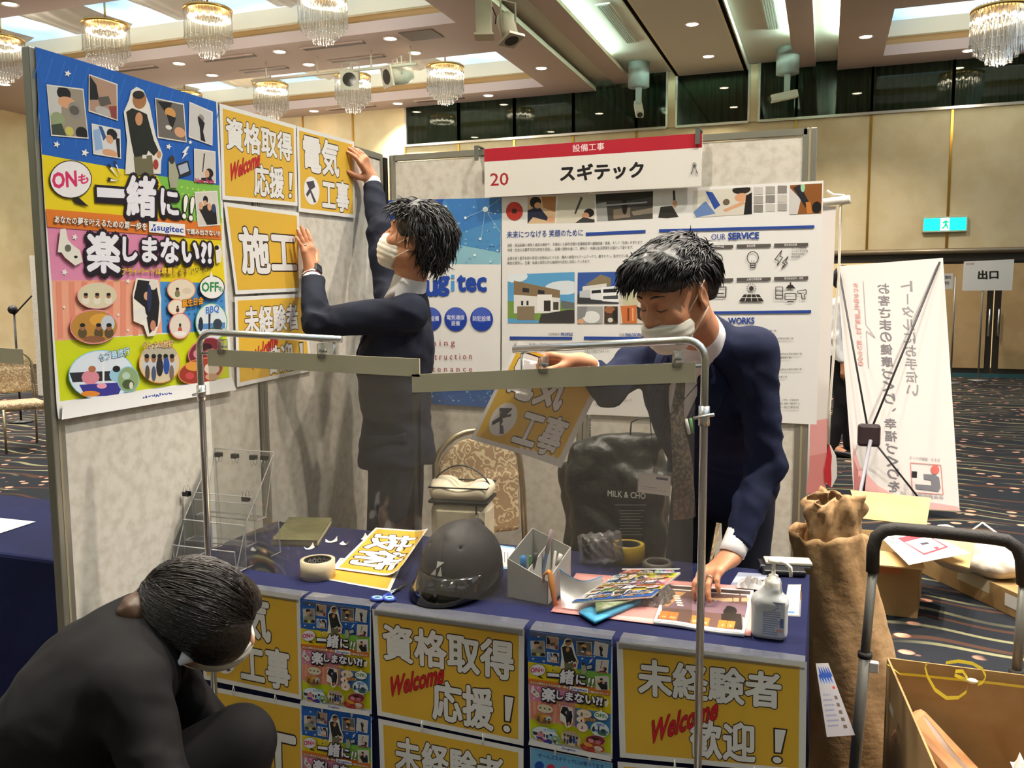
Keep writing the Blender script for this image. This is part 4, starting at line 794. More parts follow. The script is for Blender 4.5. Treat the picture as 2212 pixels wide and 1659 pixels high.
for j, row in enumerate((('防災設備', '消防用設備点検', '電気設備', '電気通信設備'), ('給排水', '空調設備', '太陽光発電設備', '電気製品販売・修理'))):
    for i, t in enumerate(row):
        x0 = 1427 + i * 81.5; y0 = (532 if j == 0 else 604) - i * 2.2; D.poly([(x0, y0), (x0 + 74, y0 - 1.5), (x0 + 74, y0 + 5.5), (x0, y0 + 7)], '5c5652'); D.lay(); D.text(t, (x0 + 22, y0 + 6), (x0 + 22 + 4.6 * len(t), y0 + 5), (x0 + 22, y0 + .8), 'e6e2dc', .01, res=1); D.L -= 1
D.lay(); ic = '38332f'; lw = 1.6
D.ring(1548, 559, 12, 13, 2.2, ic); D.line((1540, 559), (1556, 559), 3, ic); D.line((1548, 551), (1548, 567), 3, ic)
D.ring(1625, 556, 13, 14, lw, ic); D.line((1620, 568), (1620, 577), lw, ic); D.line((1630, 568), (1630, 577), lw, ic); D.line((1619, 573), (1631, 572), lw, ic); D.line((1620, 578), (1630, 577), 2.2, ic); D.line((1622, 562), (1624, 568), 1, ic); D.line((1628, 562), (1626, 568), 1, ic)
def loop(pts, w=lw):
    for i in range(len(pts)): D.line(pts[i], pts[(i + 1) % len(pts)], w, ic)
loop([(1688, 540), (1673, 560), (1681, 562), (1678, 573), (1690, 555), (1684, 553)]); loop([(1702, 553), (1689, 567), (1695, 569), (1687, 580), (1701, 567), (1696, 565)])
D.lines([('テレビ共聴設備', 1709, 539, 1741, 538), ('インターホン設備', 1709, 545, 1745, 544), ('電話放送設備', 1709, 551, 1736, 550), ('防犯設備', 1709, 557, 1727, 556)], tx, 5)
loop([(1524, 620), (1567, 619), (1566, 641), (1524, 641)], 2.2); D.line((1530, 633), (1562, 633), 2, ic)
D.oval(1622, 622, 5, 5, ic)
for i in range(14): a = i * pi / 7; D.line((1622 + 7.5 * cos(a), 622 + 7.5 * sin(a)), (1622 + 11 * cos(a), 622 + 11 * sin(a)), 1.2, ic)
D.poly([(1606, 635), (1639, 635), (1649, 650), (1595, 650)], ic); D.lay(); D.line((1622, 635), (1622, 650), 1, WH); D.line((1601, 642), (1644, 642), 1, WH); D.line((1613, 635), (1608, 650), 1, WH); D.line((1631, 635), (1637, 650), 1, WH)
loop([(1675, 619), (1690, 619), (1690, 645), (1675, 645)]); D.line((1675, 628), (1690, 628), lw, ic); D.line((1675, 637), (1690, 637), lw, ic); D.poly([(1696, 622), (1718, 622), (1711, 614), (1703, 614)], ic); D.line((1707, 609), (1707, 615), 3, ic); loop([(1695, 633), (1719, 633), (1719, 646), (1695, 646)]); D.line((1700, 650), (1714, 650), 2, ic); loop([(1722, 628), (1741, 625), (1741, 634), (1737, 636), (1739, 645), (1732, 645), (1731, 634), (1722, 631)])
wk = ['某タワー店　改修工事　（消防設備工事）', '南九州大学　自動火災報知設備改修工事', '消防本部高機能指令　整備改修　（自動火災報知設備工事）', '県立図書館　（自動火災報知設備工事）', '市営東高等学校　（給油設備工事）', '県営住宅　小学校　（消防設備工事）', '体育館　中学校　（設備改修設備改修工事・自動火災報知設備工事）', '市民病院　（自動火災報知設備工事・給水設備改修工事）', '役場　新築　（消防設備工事）', '県立美術館　新築　（自動火災報知設備工事）', '文化会館　改修工事　（自動火災報知設備・自動火災報知設備工事）', '某ホール　改修　（電気設備設備工事）', '保育園　福祉施設　（自動火災報知設備・設備工事）', '市庁舎　工場']
for i, t in enumerate(wk): D.text('★' + t, (1586, 716.5 + i * 8.6), (1590 + len(t) * 4.6, 716 + i * 8.3), (1586, 711.5 + i * 8.6), tx, 0, res=1)
D.lines([('市内学校、小学校、北海道本校', 1668, 866, 1725, 866), ('施設、体育・病院・老人ホーム', 1668, 874, 1727, 874), ('その他一般工事全般', 1668, 882, 1725, 882)], tx, 5)
hang(D, 'poster', 'large grey company poster of services and works on the back wall', 'poster', qsheet(PB, QC), NB)
# ---- name board clipped to the top of the back wall
QS = [(1047, 322), (1517, 288), (1515, 402.5), (1048, 427)]
D = Design(QS); D.poly([(1047, 322), (1517, 288), (1517, 319), (1047, 350)], 'b01c2e'); D.lay()
D.text('設備工事', (1238, 329), (1306, 324), (1238, 313), 'f0dede', .012); D.text('20', (1060, 402), (1099, 400), (1060, 375), 'a8242c', .012); D.text('スギテック', (1212, 392), (1390, 383), (1212, 358), '1c181a', .05)
q = qsheet(PB, QS, .03); g = thing('name_board', 'white name board with red band and the number 20 on top of the back wall', 'name board', sum(q) / 4)
D.build('face', flatsheet(*[p + V3((0, -.0045, 0)) for p in q], NB), g, mat('board_face', 'e4e0d8', .45)); mb = MB(); c = sum(q) / 4; mb.box(c, (q[1][0] - q[0][0], .008, q[0][2] - q[3][2]), mat('board_foam', 'dedad0', .7)); mb.obj('board', g)
m_clip = mat('steel_clip', '8f9490', .35, .8); m_plast = clear('clear_plastic', 'f4f6f4', .1, .08)
for (x, y), lb in (((1029, 331), 'left'), ((1507, 294), 'right')):
    p = PB(x, y, .04); mb = MB(); mb.box(p + V3((0, 0, 0)), (.018, .003, .06), m_clip); mb.box(p + V3((0, .035, .03)), (.018, .075, .003), m_clip); mb.box(p + V3((0, .069, .005)), (.018, .003, .05), m_clip); tag(mb.obj('board_clip'), 'grey metal clip over the back panel at the %s end of the name board' % lb, 'clip', None)
p = PB(1500, 355, .036); mb = MB(); mb.lathe([(.007, -.002), (.007, .002)], p, 12, m_plast, ((1, 0, 0), (0, 0, 1), (0, -1, 0))); mb.tube([p, p + V3((-.012, -.002, -.035))], .0018, 5, m_plast); mb.tube([p, p + V3((.012, -.002, -.035))], .0018, 5, m_plast); tag(mb.obj('hook'), 'small clear plastic hook on the right end of the white name board', 'hook')
# ================================================================== THE TABLE AND WHAT HANGS ON IT
YF, YT, XR, ZT = 1.905, 2.545, -.02, .70
m_cloth = mat('navy_tablecloth', '191d44', .85, spec=.2, noise=(5, '161a3d', .4, .6), bump=(220, .12))
def cloth(u, v):
    """u across from left, v: 0 floor front .. top .. floor back"""
    return 0
mb = MB(); nx, prof = 60, [(YF - .004, .012), (YF - .004, .2), (YF - .003, .4), (YF - .001, .6), (YF, .675), (YF + .004, .69), (YF + .014, ZT), (YF + .3, ZT), (YT - .014, ZT), (YT - .004, .69), (YT, .675), (YT + .004, .4), (YT + .01, .012)]
xs = [-1.81 + (XR + 1.81) * i / nx for i in range(nx + 1)]
vs = []
for (y, z) in prof:
    for x in xs:
        dy = .006 * sin(x * 19) * max(0, (.62 - z)) * (1 if y < 2.2 else -1); vs.append((x, y + dy, z))
mb.add(vs, [(j * (nx + 1) + i, j * (nx + 1) + i + 1, (j + 1) * (nx + 1) + i + 1, (j + 1) * (nx + 1) + i) for j in range(len(prof) - 1) for i in range(nx)], m_cloth, True)
side = [(y, z) for y, z in prof]
for X, s in ((XR, 1), (-1.81, -1)):
    m_ = 10; vv = []
    for k in range(m_ + 1):
        for (y, z) in [(YF + (YT - YF) * k / m_, zz) for zz in (.012, .2, .4, .6, .675, .69)]: vv.append((X + s * (.012 * (1 - z / .7) + (.0 if z < .68 else -.006) + .006 * sin(y * 40) * max(0, .6 - z)), y, z))
    for k in range(m_ + 1): vv.append((X - s * .014, YF + (YT - YF) * k / m_, ZT))
    fs = [(k * 6 + j, (k + 1) * 6 + j, (k + 1) * 6 + j + 1, k * 6 + j + 1) for k in range(m_) for j in range(5)] + [(k * 6 + 5, (k + 1) * 6 + 5, 6 * (m_ + 1) + k + 1, 6 * (m_ + 1) + k) for k in range(m_)]
    if s > 0: mb.add(vv, fs, m_cloth, True)
    else: mb.add(vv, [f[::-1] for f in fs], m_cloth, True)
# skirt pleats bunched at the right front corner
for k in range(4): mb.tube([(XR + .002, YF + .01 + k * .018, .66 - k * .02), (XR + .006, YF + .02 + k * .02, .58 - k * .02), (XR + .01, YF + .03 + k * .02, .45)], .005, 6, m_cloth)
tag(mb.obj('table_cloth'), 'navy tablecloth covering the long booth table down to the carpet', 'tablecloth')
m_tape = clear('clear_tape', 'e8ebee', .22, .12, 'd0d4d8')
PF = lambda x, y, o: ony(x, y, YF - .013 - o)
FS = [('denki', 'yellow drill-icon sign on the table front, half behind the crouching woman', [(428, 1250), (648, 1288), (654, 1512), (440, 1467)]), ('sekou', 'yellow sign hung lowest at the left of the table front by the woman\'s knee', [(441, 1480), (655, 1522), (660, 1760), (450, 1700)]),
      ('flyer', 'colourful recruiting flyer on the table front between two yellow signs, upper one at left', [(649, 1293), (801, 1310), (803, 1543), (652, 1519)]), ('flyer', 'colourful recruiting flyer on the table front, hung lower at left by white ties', [(651, 1523), (803, 1548), (806, 1786), (656, 1750)]),
      ('shikaku', 'yellow Welcome sign in the middle of the table front', [(804, 1315), (1133, 1359), (1131, 1611), (815, 1545)]), ('mikei', 'yellow sign cut by the bottom edge below the middle Welcome sign', [(817, 1552), (1131, 1617), (1130, 1860), (826, 1790)]),
      ('flyer', 'colourful recruiting flyer on the table front right of the middle Welcome sign', [(1139, 1360), (1323, 1382), (1323, 1640), (1144, 1604)]), ('blue', 'light blue flyer at the bottom edge under the right-hand recruiting flyer', [(1145, 1614), (1323, 1648), (1322, 1900), (1150, 1860)]),
      ('mikei', 'yellow Welcome sign at the right end of the table front', [(1332, 1386), (1743, 1430), (1740, 1673), (1339, 1636)]), ('sekou', 'sheet peeping in at the bottom edge under the right-hand yellow sign', [(1334, 1645), (1742, 1682), (1740, 1900), (1340, 1850)])]
DBL = Design([(1145, 1614), (1323, 1648), (1322, 1900), (1150, 1860)]); DBL.poly([(1146, 1615), (1322, 1649), (1321, 1898), (1151, 1858)], '6fb0dc'); DBL.lay(); DBL.text('ぜ～んぶスギテックには揃ってます', (1162, 1636), (1304, 1662), (1162, 1626), '1f3f8a', .02); DBL.oval(1165, 1655, 10, 10, '2350a8'); DBL.oval(1190, 1660, 9, 9, 'd0304a'); DBL.oval(1218, 1664, 8, 8, 'e07090')
m_tie = mat('white_tie', 'e6e4de', .5)
for i, (k, lb, q) in enumerate(FS):
    up_ = i in (0, 2, 4, 6, 8); D = DP if k == 'flyer' else (DBL if k == 'blue' else DY[k]); o = .003
    g = hang(D, 'flyer' if k in ('flyer', 'blue') else 'sign_sheet', lb, 'flyer' if k in ('flyer', 'blue') else 'sign', qsheet(PF, q, o), NF, 'sheets on the table front')
    if up_:
        a, b = q[0], q[1]; A, Bq = PF(a[0] + 4, a[1] - 2, .004), PF(b[0] - 4, b[1] - 2, .004); mb = MB(); zt = ZT + .0012
        p = [V3((A[0], A[1], A[2] - .02)), V3((Bq[0], Bq[1], Bq[2] - .02)), V3((Bq[0], A[1], ZT - .004)), V3((A[0], A[1], ZT - .004))]; mb.quad(*p, m_tape)
        r0, r1 = V3((A[0], YF + .006, zt)), V3((Bq[0], YF + .006, zt)); mb.quad(p[3], p[2], r1, r0, m_tape); mb.quad(r0, r1, r1 + V3((0, .03, .0004)), r0 + V3((0, .03, .0004)), m_tape); mb.obj('clear_tape', g)
    else:
        for t in (.3, .72):
            a = PF(q[0][0] * (1 - t) + q[1][0] * t, q[0][1] * (1 - t) + q[1][1] * t + 9, .004); mb = MB(); mb.tube([a + V3((0, -.002, 0)), a + V3((.001, -.006, .014)), a + V3((.001, -.002, .028)), a + V3((.003, .0, .014))], .0014, 6, m_tie, closed=True); mb.obj('tie', g)
# ---- acrylic brochure stand with binder clips
m_acr = clear('acrylic', 'f6f8f8', .05, .04); m_acre = clear('acrylic_edge', 'ffffff', .65, .1); m_black = mat('black_plastic', '17171a', .4); m_wire = mat('steel_wire', 'c8c8c8', .25, 1.0)
g = thing('brochure_stand', 'clear acrylic three-tier brochure stand at the left end of the table against the panel', 'brochure stand', (-1.69, 2.11, ZT))
SX0, SX1 = -1.795, -1.575
def plate(mb, a, b, c, d): mb.quad(a, b, c, d, m_acr); P = [a, b, c, d]; [mb.tube([P[i], P[(i + 1) % 4]], .0018, 4, m_acre, smooth=False) for i in range(4)]
for i, (y0, z0, z1, yb, zt) in enumerate([(2.005, .702, .765, 2.05, .83), (2.055, .765, .83, 2.09, .905), (2.105, .83, .88, 2.205, 1.02)]):
    mb = MB(); plate(mb, (SX0, y0, z0), (SX1, y0, z0), (SX1, y0 - .004, z1), (SX0, y0 - .004, z1)); mb.obj('front_lip', g)
    mb = MB(); plate(mb, (SX0, y0 + .045, z0), (SX1, y0 + .045, z0), (SX1, yb, zt), (SX0, yb, zt)); mb.obj('back_sheet', g)
    mb = MB(); plate(mb, (SX0, y0, z0), (SX1, y0, z0), (SX1, y0 + .05, z0), (SX0, y0 + .05, z0)); mb.obj('shelf', g)
for x in (SX0, SX1): mb = MB(); plate(mb, (x, 2.003, .702), (x, 2.22, .702), (x, 2.205, 1.02), (x, 2.06, .84)); mb.obj('side_panel', g)
def clip(c, n, label, up=False):
    c = V3(c); g = thing('binder_clip', label, 'clip', c, 'black binder clips'); s = 1 if up else -1
    mb = MB(); mb.prism([(-.0105, 0), (.0105, 0), (.0105, .013), (-.0105, .013)], m_black, c + V3((0, -.005, -.013 if not up else 0)), ((1, 0, 0), (0, 0, 1), (0, -1, 0)), .002)
    mb.box(c + V3((0, .001, 0)), (.021, .013, .002), m_black); mb.prism([(-.0105, 0), (.0105, 0), (.0105, .013), (-.0105, .013)], m_black, c + V3((0, .008, -.013 if not up else 0)), ((1, 0, 0), (0, 0, 1), (0, -1, 0)), .002); mb.obj('body', g)
    for y in (-.008, .009):
        mb = MB(); b = c + V3((0, y, s * .012)); mb.tube([b + V3((-.006, 0, 0)), b + V3((-.004, 0, s * .014)), b + V3((0, 0, s * .02)), b + V3((.004, 0, s * .014)), b + V3((.006, 0, 0))], .0008, 5, m_wire); mb.obj('wire_handle', g)
for (x, y), Y, lb, u in [((472, 978), 2.2, 'black binder clip on the top edge of the brochure stand beside the chrome pole', 0), ((507, 981), 2.2, 'black binder clip on the top edge of the brochure stand, second from the pole', 0), ((547, 984), 2.2, 'black binder clip on the top edge of the brochure stand, third from the pole', 0), ((571, 985), 2.2, 'black binder clip at the right end of the brochure stand\'s top edge', 0), ((403, 1071), 2.085, 'black binder clip low at the left of the brochure stand', 1), ((531, 1082), 2.085, 'black binder clip low at the right of the brochure stand', 1)]:
    clip(ony(x, y, Y), None, lb, bool(u))
# ---- things lying on the cloth
TZ = ZT + .0015
def q3(pts, z=TZ): return [onz(x, y, z) for x, y in pts]
nbk = q3([(588, 1178), (687, 1180), (718, 1130), (625, 1128)]); g = thing('notebook', 'olive green notebook lying near the back left of the table', 'notebook', sum(nbk) / 4)
mb = MB(); up = V3((0, 0, .018)); c0 = sum(nbk) / 4; inn = [c0 + (p - c0) * .97 for p in nbk]
mb.quad(*nbk, None); mb = MB(); mc = mat('notebook_cover', '5c5a36', .6, noise=(40, '514f30', .4, .6)); top = [p + up for p in nbk]; mb.quad(*top, mc); mb.quad(*nbk[::-1], mc); mb.quad(nbk[0], nbk[3], top[3], top[0], mc); mb.obj('cover', g, thick=.002)
mb = MB(); a = [p + V3((0, 0, .002)) for p in inn]; b = [p + V3((0, 0, .0155)) for p in inn]; mp = mat('book_pages', 'c9bd9c', .8)
for i in range(4): mb.quad(a[i], a[(i + 1) % 4], b[(i + 1) % 4], b[i], mp)
mb.obj('pages', g)
for i, ((x, y), a) in enumerate([((556, 1190), .2), ((668, 1186), .9), ((745, 1177), -.3), ((716, 1171), .5), ((785, 1165), 1.2)]):
    c = onz(x, y, TZ); w = .026 - .003 * (i % 3); mb = MB(); mb.grid(lambda u, v: c + V3(((u - .5) * w * cos(a) * 1.6 - (v - .5) * .016 * sin(a), (u - .5) * w * sin(a) + (v - .5) * .016 * cos(a), .0008 + .009 * (2 * (u - .4)) ** 2 * (.4 + v))), 6, 3, m_paper)
    tag(mb.obj('paper_scrap'), ['curled white paper scrap beside the brochure stand\'s foot', 'curled white paper scrap in front of the olive notebook', 'white paper scrap right of the olive notebook', 'small white scrap behind the one right of the notebook', 'small white scrap at the corner of the yellow sheet'][i], 'paper scrap', 'paper scraps')
def roll(name, label, c, r, ri, h, mo, mi, core=.004):
    g = thing(name, label, 'tape', c); mb = MB(); mb.lathe([(ri, 0), (r, 0), (r, h), (ri, h)], c, 40, mo, cap=False); mb.obj('tape', g)
    mb = MB(); mb.lathe([(ri - core, h), (ri, h), (ri, 0), (ri - core, 0), (ri - core, h)], c, 40, mi, cap=False); mb.obj('core', g); return g
c = onz(687, 1245, TZ); g = roll('tape_roll', 'wide roll of cream packing tape on the table beside the yellow sheet', c, .049, .039, .05, mat('packing_tape_cream', 'd9cdae', .35), mat('tape_core_black', '141416', .5))
mb = MB(); mw = ink('d8d4cc')
for k in range(7):
    a = pi * .1 + k * pi * .8 / 6; d = V3((cos(a), sin(a), 0)); t = V3((-sin(a), cos(a), 0)); p = c + d * .0342 + V3((0, 0, .036)); D_ = Design(); co, fs = glyphs('D', 0, 2); mn = co.min(0); sz = (co.max(0) - mn).max()
    mb.add([p + t * ((q[0] - mn[0]) / sz - .4) * .011 * -1 * -1 + V3((0, 0, 1)) * ((q[1] - mn[1]) / sz - .5) * .011 for q in co], fs, mw); mb.lathe([(.0085, 0), (.0095, .0)], p, 4, mw, (t, (0, 0, 1), d), cap=False, smooth=False)
mb.obj('core_print', g)
# yellow sheet with curled right edge, and the white-bordered one under it
q = q3([(925, 1150), (872, 1252), (722, 1231), (812, 1142)]); f0 = flatsheet(*q, (0, 0, 1))
def curl(u, v, h): return f0(u, v, h + .0025 + .05 * max(0, .28 - v) ** 2 * 8 * (.3 + u) + .0015)
D = DY['gijutsu']; g = thing('sign_sheet', 'yellow two-character sign lying on the table left of the black helmet', 'sign', sum(q) / 4); D.build('sheet', curl, g, m_paper, cuts=(2, 14))
q = q3([(870, 1215), (842, 1277), (700, 1251), (735, 1205)]); g = thing('sign_sheet', 'sheet with yellow print peeping out under the lying yellow sign', 'sign', sum(q) / 4); D = Design(); D.rect(.04, .05, .95, .95, 'e3b53e'); D.build('sheet', flatsheet(*q, (0, 0, 1)), g, m_paper)
# scissors
g = thing('scissors', 'scissors with blue handles at the front edge of the table', 'scissors', onz(832, 1297, TZ)); P = lambda x, y, z=.006: onz(x, y, ZT + z)
m_sb = mat('scissor_blue', '2a3f9a', .35); m_sl = mat('scissor_lightblue', '7fb4cc', .4)
mb = MB(); mb.tube([P(840, 1284), P(858, 1272), P(884, 1258)], [.0045, .004, .001], 6, mat('blade_steel', 'b9bcc0', .2, 1), flat=.3); mb.tube([P(838, 1280, .008), P(862, 1270, .008), P(880, 1252, .008)], [.0045, .004, .001], 6, mat('blade_steel', 'b9bcc0'), flat=.3); mb.obj('blades', g)
for (x, y), rx, m in (((815, 1293), .9, m_sb), ((841, 1294), .8, m_sl)):
    c = P(x, y); mb = MB(); mb.tube([c + V3((.017 * rx * cos(a), .011 * sin(a) , 0)) for a in np.arange(16) * pi / 8], .0045, 8, m_sb, closed=True); mb.tube([c + V3((.0135 * rx * cos(a), .0085 * sin(a), .002)) for a in np.arange(16) * pi / 8], .003, 6, m_sl, closed=True); mb.tube([c + V3((.01, .006, 0)), P(840, 1283)], .005, 6, m_sb); mb.obj('handle', g)
# ---- black safety helmet
hc = V3((-.915, 2.115, ZT)); g = thing('safety_helmet', 'matt black safety helmet with white triangle mark on the table', 'helmet', hc)
m_hel = mat('helmet_matt_black', '2b2b2e', .62, bump=(300, .015)); m_brim = mat('helmet_gloss_black', '101012', .08, coat=.6)
hd = unit((-.12, -1, 0)); hs = unit((1, -.12, 0)); S = SDF(); ax = (hs, hd, (0, 0, 1))
S.ell(hc + V3((0, 0, .06)), (.104, .126, .122), ax, .01); S.ell(hc + V3((0, 0, .075)), (.1, .118, .1), ax, .02); S.fnc(lambda P: (hc[2] + .05) - P[..., 2], .006, 2)
S.cone(hc + hd * .06 + V3((0, 0, .146)), hc - hd * .08 + V3((0, 0, .148)), .024, .026, .008); S.cone(hc + hd * .072 - hs * .018 + V3((0, 0, .150)), hc + hd * .072 + hs * .018 + V3((0, 0, .150)), .008, .008, .004)
for s in (-1, 1): S.cone(hc + hs * .045 * s + hd * .085 + V3((0, 0, .135)), hc + hs * .05 * s - hd * .08 + V3((0, 0, .15)), .003, .003, .004, -1)
solid('shell', S, hc - V3((.16, .18, .02)), hc + V3((.16, .18, .22)), .0045, m_hel, g)
mb = MB(); N = 40
def rimp(a, r, z): return hc + hs * cos(a) * .1 * r + hd * sin(a) * .124 * r + V3((0, 0, z))
vs = []
for i in range(N):
    a = 2 * pi * i / N; f = max(0, sin(a)) ** 1.5; vs += [rimp(a, 1.02, .072), rimp(a, 1.06 + .06 * f, .06), rimp(a, 1.10 + .40 * f, .034 - .03 * f), rimp(a, 1.08 + .39 * f, .028 - .027 * f), rimp(a, .98, .05)]
mb.add(vs, [(i * 5 + j, ((i + 1) % N) * 5 + j, ((i + 1) % N) * 5 + (j + 1) % 5, i * 5 + (j + 1) % 5) for i in range(N) for j in range(5)], m_brim, True); mb.obj('brim', g)
# mark on the forehead of the helmet
def onshell(u, w):
    d = unit(hd * .128 * cos(u) + hs * .103 * sin(u)); z = .065 + .117 * sin(w); r = cos(w); return hc + hd * .1285 * cos(u) * r + hs * .1035 * sin(u) * r + V3((0, 0, z)) + d * .0016
mb = MB(); mk = ink('dcdcd8')
for poly in ([(0, 1), (.48, .5), (.48, 1)], [(.5, .0), (1.1, .03), (.5, .52)], [(.62, 1), (.86, .35), (1.0, 1)]): mb.add([onshell(-.2 + p[0] * .34, .36 - p[1] * .32) for p in poly], [tuple(range(len(poly)))], mk)
for k in range(3): mb.add([onshell(1.02 + k * .05, .2 - .02 * k), onshell(1.05 + k * .05, .2 - .02 * k), onshell(1.12 + k * .03, .0), onshell(1.0 + k * .03, .0)][::-1], [(0, 1, 2, 3)], mk)
mb.obj('mark', g)
q = q3([(1000, 1168), (1112, 1182), (1108, 1230), (1020, 1222)]); D = Design(); D.rect(0, 0, 1, 1, '8fc0e6'); D.rect(.0, .08, 1, .92, 'eceae6'); D.lay()
for i in range(9): D.rect(.3 + i * .07, .25 + .02 * (i % 3), .325 + i * .07, .8 - .06 * (i % 2), '8a8a90')
D.rect(.02, .1, .2, .2, '2a2a34'); g = thing('document', 'white document with blue edge sticking out behind the helmet', 'document', sum(q) / 4); D.build('sheet', flatsheet(*q, (0, 0, 1)), g, m_paper)
# ---- pen box
m_frost = mat('frosted_plastic', 'd8d8d2', .35, spec=.4); m_frost.node_tree.nodes['Principled BSDF'].inputs['Transmission Weight'].default_value = .25; m_frost.node_tree.nodes['Principled BSDF'].inputs['Subsurface Weight'].default_value = 0
a, b, c_ = V3((-.768, 2.079, ZT + .001)), V3((-.652, 2.058, ZT + .001)), V3((-.634, 2.21, ZT + .001)); d_ = a + c_ - b; Z = lambda p, z: p + V3((0, 0, z))
g = thing('pen_box', 'frosted white plastic pen box standing in the middle of the table', 'pen box', (a + c_) / 2)
def wall_(nm, p0, p1, z0, z1): mb = MB(); mb.quad(p0, p1, Z(p1, z1), Z(p0, z0), m_frost); mb.obj(nm, g, thick=.0025)
wall_('front_wall', a, b, .104, .062); wall_('right_wall', b, c_, .062, .11); wall_('back_wall', c_, d_, .11, .148); wall_('left_wall', d_, a, .148, .104)
mb = MB(); m1, m2 = (a + b) / 2, (c_ + d_) / 2; mb.quad(m1, m2, Z(m2, .125), Z(m1, .08), m_frost); mb.obj('divider', g, thick=.0025); mb = MB(); mb.quad(Z(a, .002), Z(b, .002), Z(c_, .002), Z(d_, .002), m_frost); mb.obj('base', g, thick=.002)
def pen(name, label, p0, p1, r, m, capm=None, capf=.3, cat='pen'):
    p0, p1 = V3(p0), V3(p1); g = thing(name, label, cat, p0, 'pens in the box'); mb = MB(); mb.tube([p0, p0 + (p1 - p0) * .04, p1 - (p1 - p0) * .03, p1], [r * .5, r, r, r * .6], 10, m); mb.obj('barrel', g)
    if capm: mb = MB(); e = p1 + (p1 - p0) * .01; mb.tube([e - (p1 - p0) * capf, e], r * 1.12, 10, capm); mb.obj('cap', g); 
    return g
ctr = (a + c_) / 2; bz = ZT + .006; pin = lambda s, t: a + (b - a) * s + (d_ - a) * t + V3((0, 0, .006))
pen('marker_pen', 'fat grey and blue marker in the left compartment of the pen box', pin(.2, .35), ony(1130, 1203, 2.11), .0078, m_black, mat('marker_blue', '2f80c0', .4), .5); pen('ballpoint_pen', 'green pen between the marker and the black pen in the box', pin(.35, .4), ony(1145, 1200, 2.12), .004, mat('pen_green', '58a860', .4)); pen('ballpoint_pen', 'black ballpoint pen leaning in the pen box', pin(.3, .3), ony(1158, 1196, 2.1), .0055, m_black, mat('pen_grey', '3a3c40', .4), .35)
pen('ballpoint_pen', 'clear blue pen rising highest from the pen box', pin(.42, .6), ony(1192, 1146, 2.16), .0055, mat('pen_clear_blue', '7f9ed0', .2, trans=.3), mat('pen_clear_pink', 'd8c4c4', .2, trans=.4), .4); pen('correction_pen', 'white correction pen in the right compartment of the pen box', pin(.72, .4), ony(1212, 1198, 2.15), .0055, mat('pen_white', 'e6e4de', .4), mat('pen_white2', 'd4d2cc', .4), .3); pen('ballpoint_pen', 'short white pen leaning behind the correction pen', pin(.7, .6), ony(1200, 1190, 2.18), .004, mat('pen_white', 'e6e4de'))
cu0, cu1 = ony(1195, 1294, 2.06), ony(1186, 1224, 2.075); g = thing('box_cutter', 'orange plastic opener hooked over the front of the pen box', 'cutter', cu0, None); m_or = mat('cutter_orange', 'd98a34', .4)
cu0, cu1 = V3((-.628, 2.05, ZT + .004)), V3((-.645, 2.055, ZT + .088)); mb = MB(); mb.tube([cu0, cu0 * .4 + cu1 * .6, cu1, cu1 + V3((-.006, 0, .006))], [.0085, .0105, .009, .005], 10, m_or, flat=.5); mb.obj('handle', g); mb = MB(); mb.tube([cu1 + V3((-.004, 0, .0)), cu1 + V3((-.016, .004, -.008)), cu1 + V3((-.018, .004, -.03))], [.004, .0035, .003], 8, m_or); mb.obj('hook', g)
# ---- wrapped package, tapes
pc = V3((-.605, 2.43, ZT + .05)); g = thing('wrapped_package', 'crinkled clear bag with a black and white label behind the pen box', 'package', pc - V3((0, 0, .048)))
m_bag = clear('crinkled_bag', 'e8e8ea', .3, .12, 'd4d4d6'); rot = .5
def pkg(u, v):
    x, z = (u - .5) * .15, (v - .5) * .1; t = (1 - (2 * u - 1) ** 4) * (1 - (2 * v - 1) ** 4)
    w = .006 * sin(u * 31 + v * 17) + .004 * sin(v * 43 - u * 13); return x, z, t, w
def pfn(s): return lambda u, v: pc + V3((cos(rot) * pkg(u, v)[0] - sin(rot) * pkg(u, v)[1] * .25, .0 - s * (.024 * pkg(u, v)[2] + pkg(u, v)[3]), sin(rot) * pkg(u, v)[0] * .35 + pkg(u, v)[1] * .9 + pkg(u, v)[3] * .5))
mb = MB(); mb.grid(pfn(1), 22, 16, m_bag); mb.grid(pfn(-1), 22, 16, m_bag); mb.obj('bag', g)
mb = MB(); fin = pfn(.75); mb.grid(lambda u, v: fin(.28 + u * .55, .2 + v * .66), 12, 8, mat('label_white', 'd4d4d2', .5)); mb.obj('contents', g); mb = MB(); f2 = pfn(1.08); mb.grid(lambda u, v: f2(.12 + u * .2, .22 + v * .7), 8, 8, mat('label_black', '2a221e', .3)); mb.obj('black_band', g)
mb = MB(); f3 = pfn(.85)
for k in range(3): mb.grid(lambda u, v: f3(.42 + k * .05 + u * .012, .5 + v * .25 - k * .04), 1, 3, ink('4a4a4e'))
mb.obj('print', g)
c = V3((-.536, 2.49, TZ)); roll('tape_roll', 'bright yellow roll of tape near the back edge of the table', c, .05, .038, .05, mat('tape_yellow', 'd8b418', .4), mat('tape_core_grey', '4a4844', .6)); c = V3((-.44, 2.455, TZ)); roll('tape_roll', 'thin ring of clear tape lying right of the yellow roll', c, .045, .036, .016, clear('tape_ring', 'd8d4cc', .45, .2, 'c8c4bc'), mat('tape_core_pale', '9a948a', .5), .003)
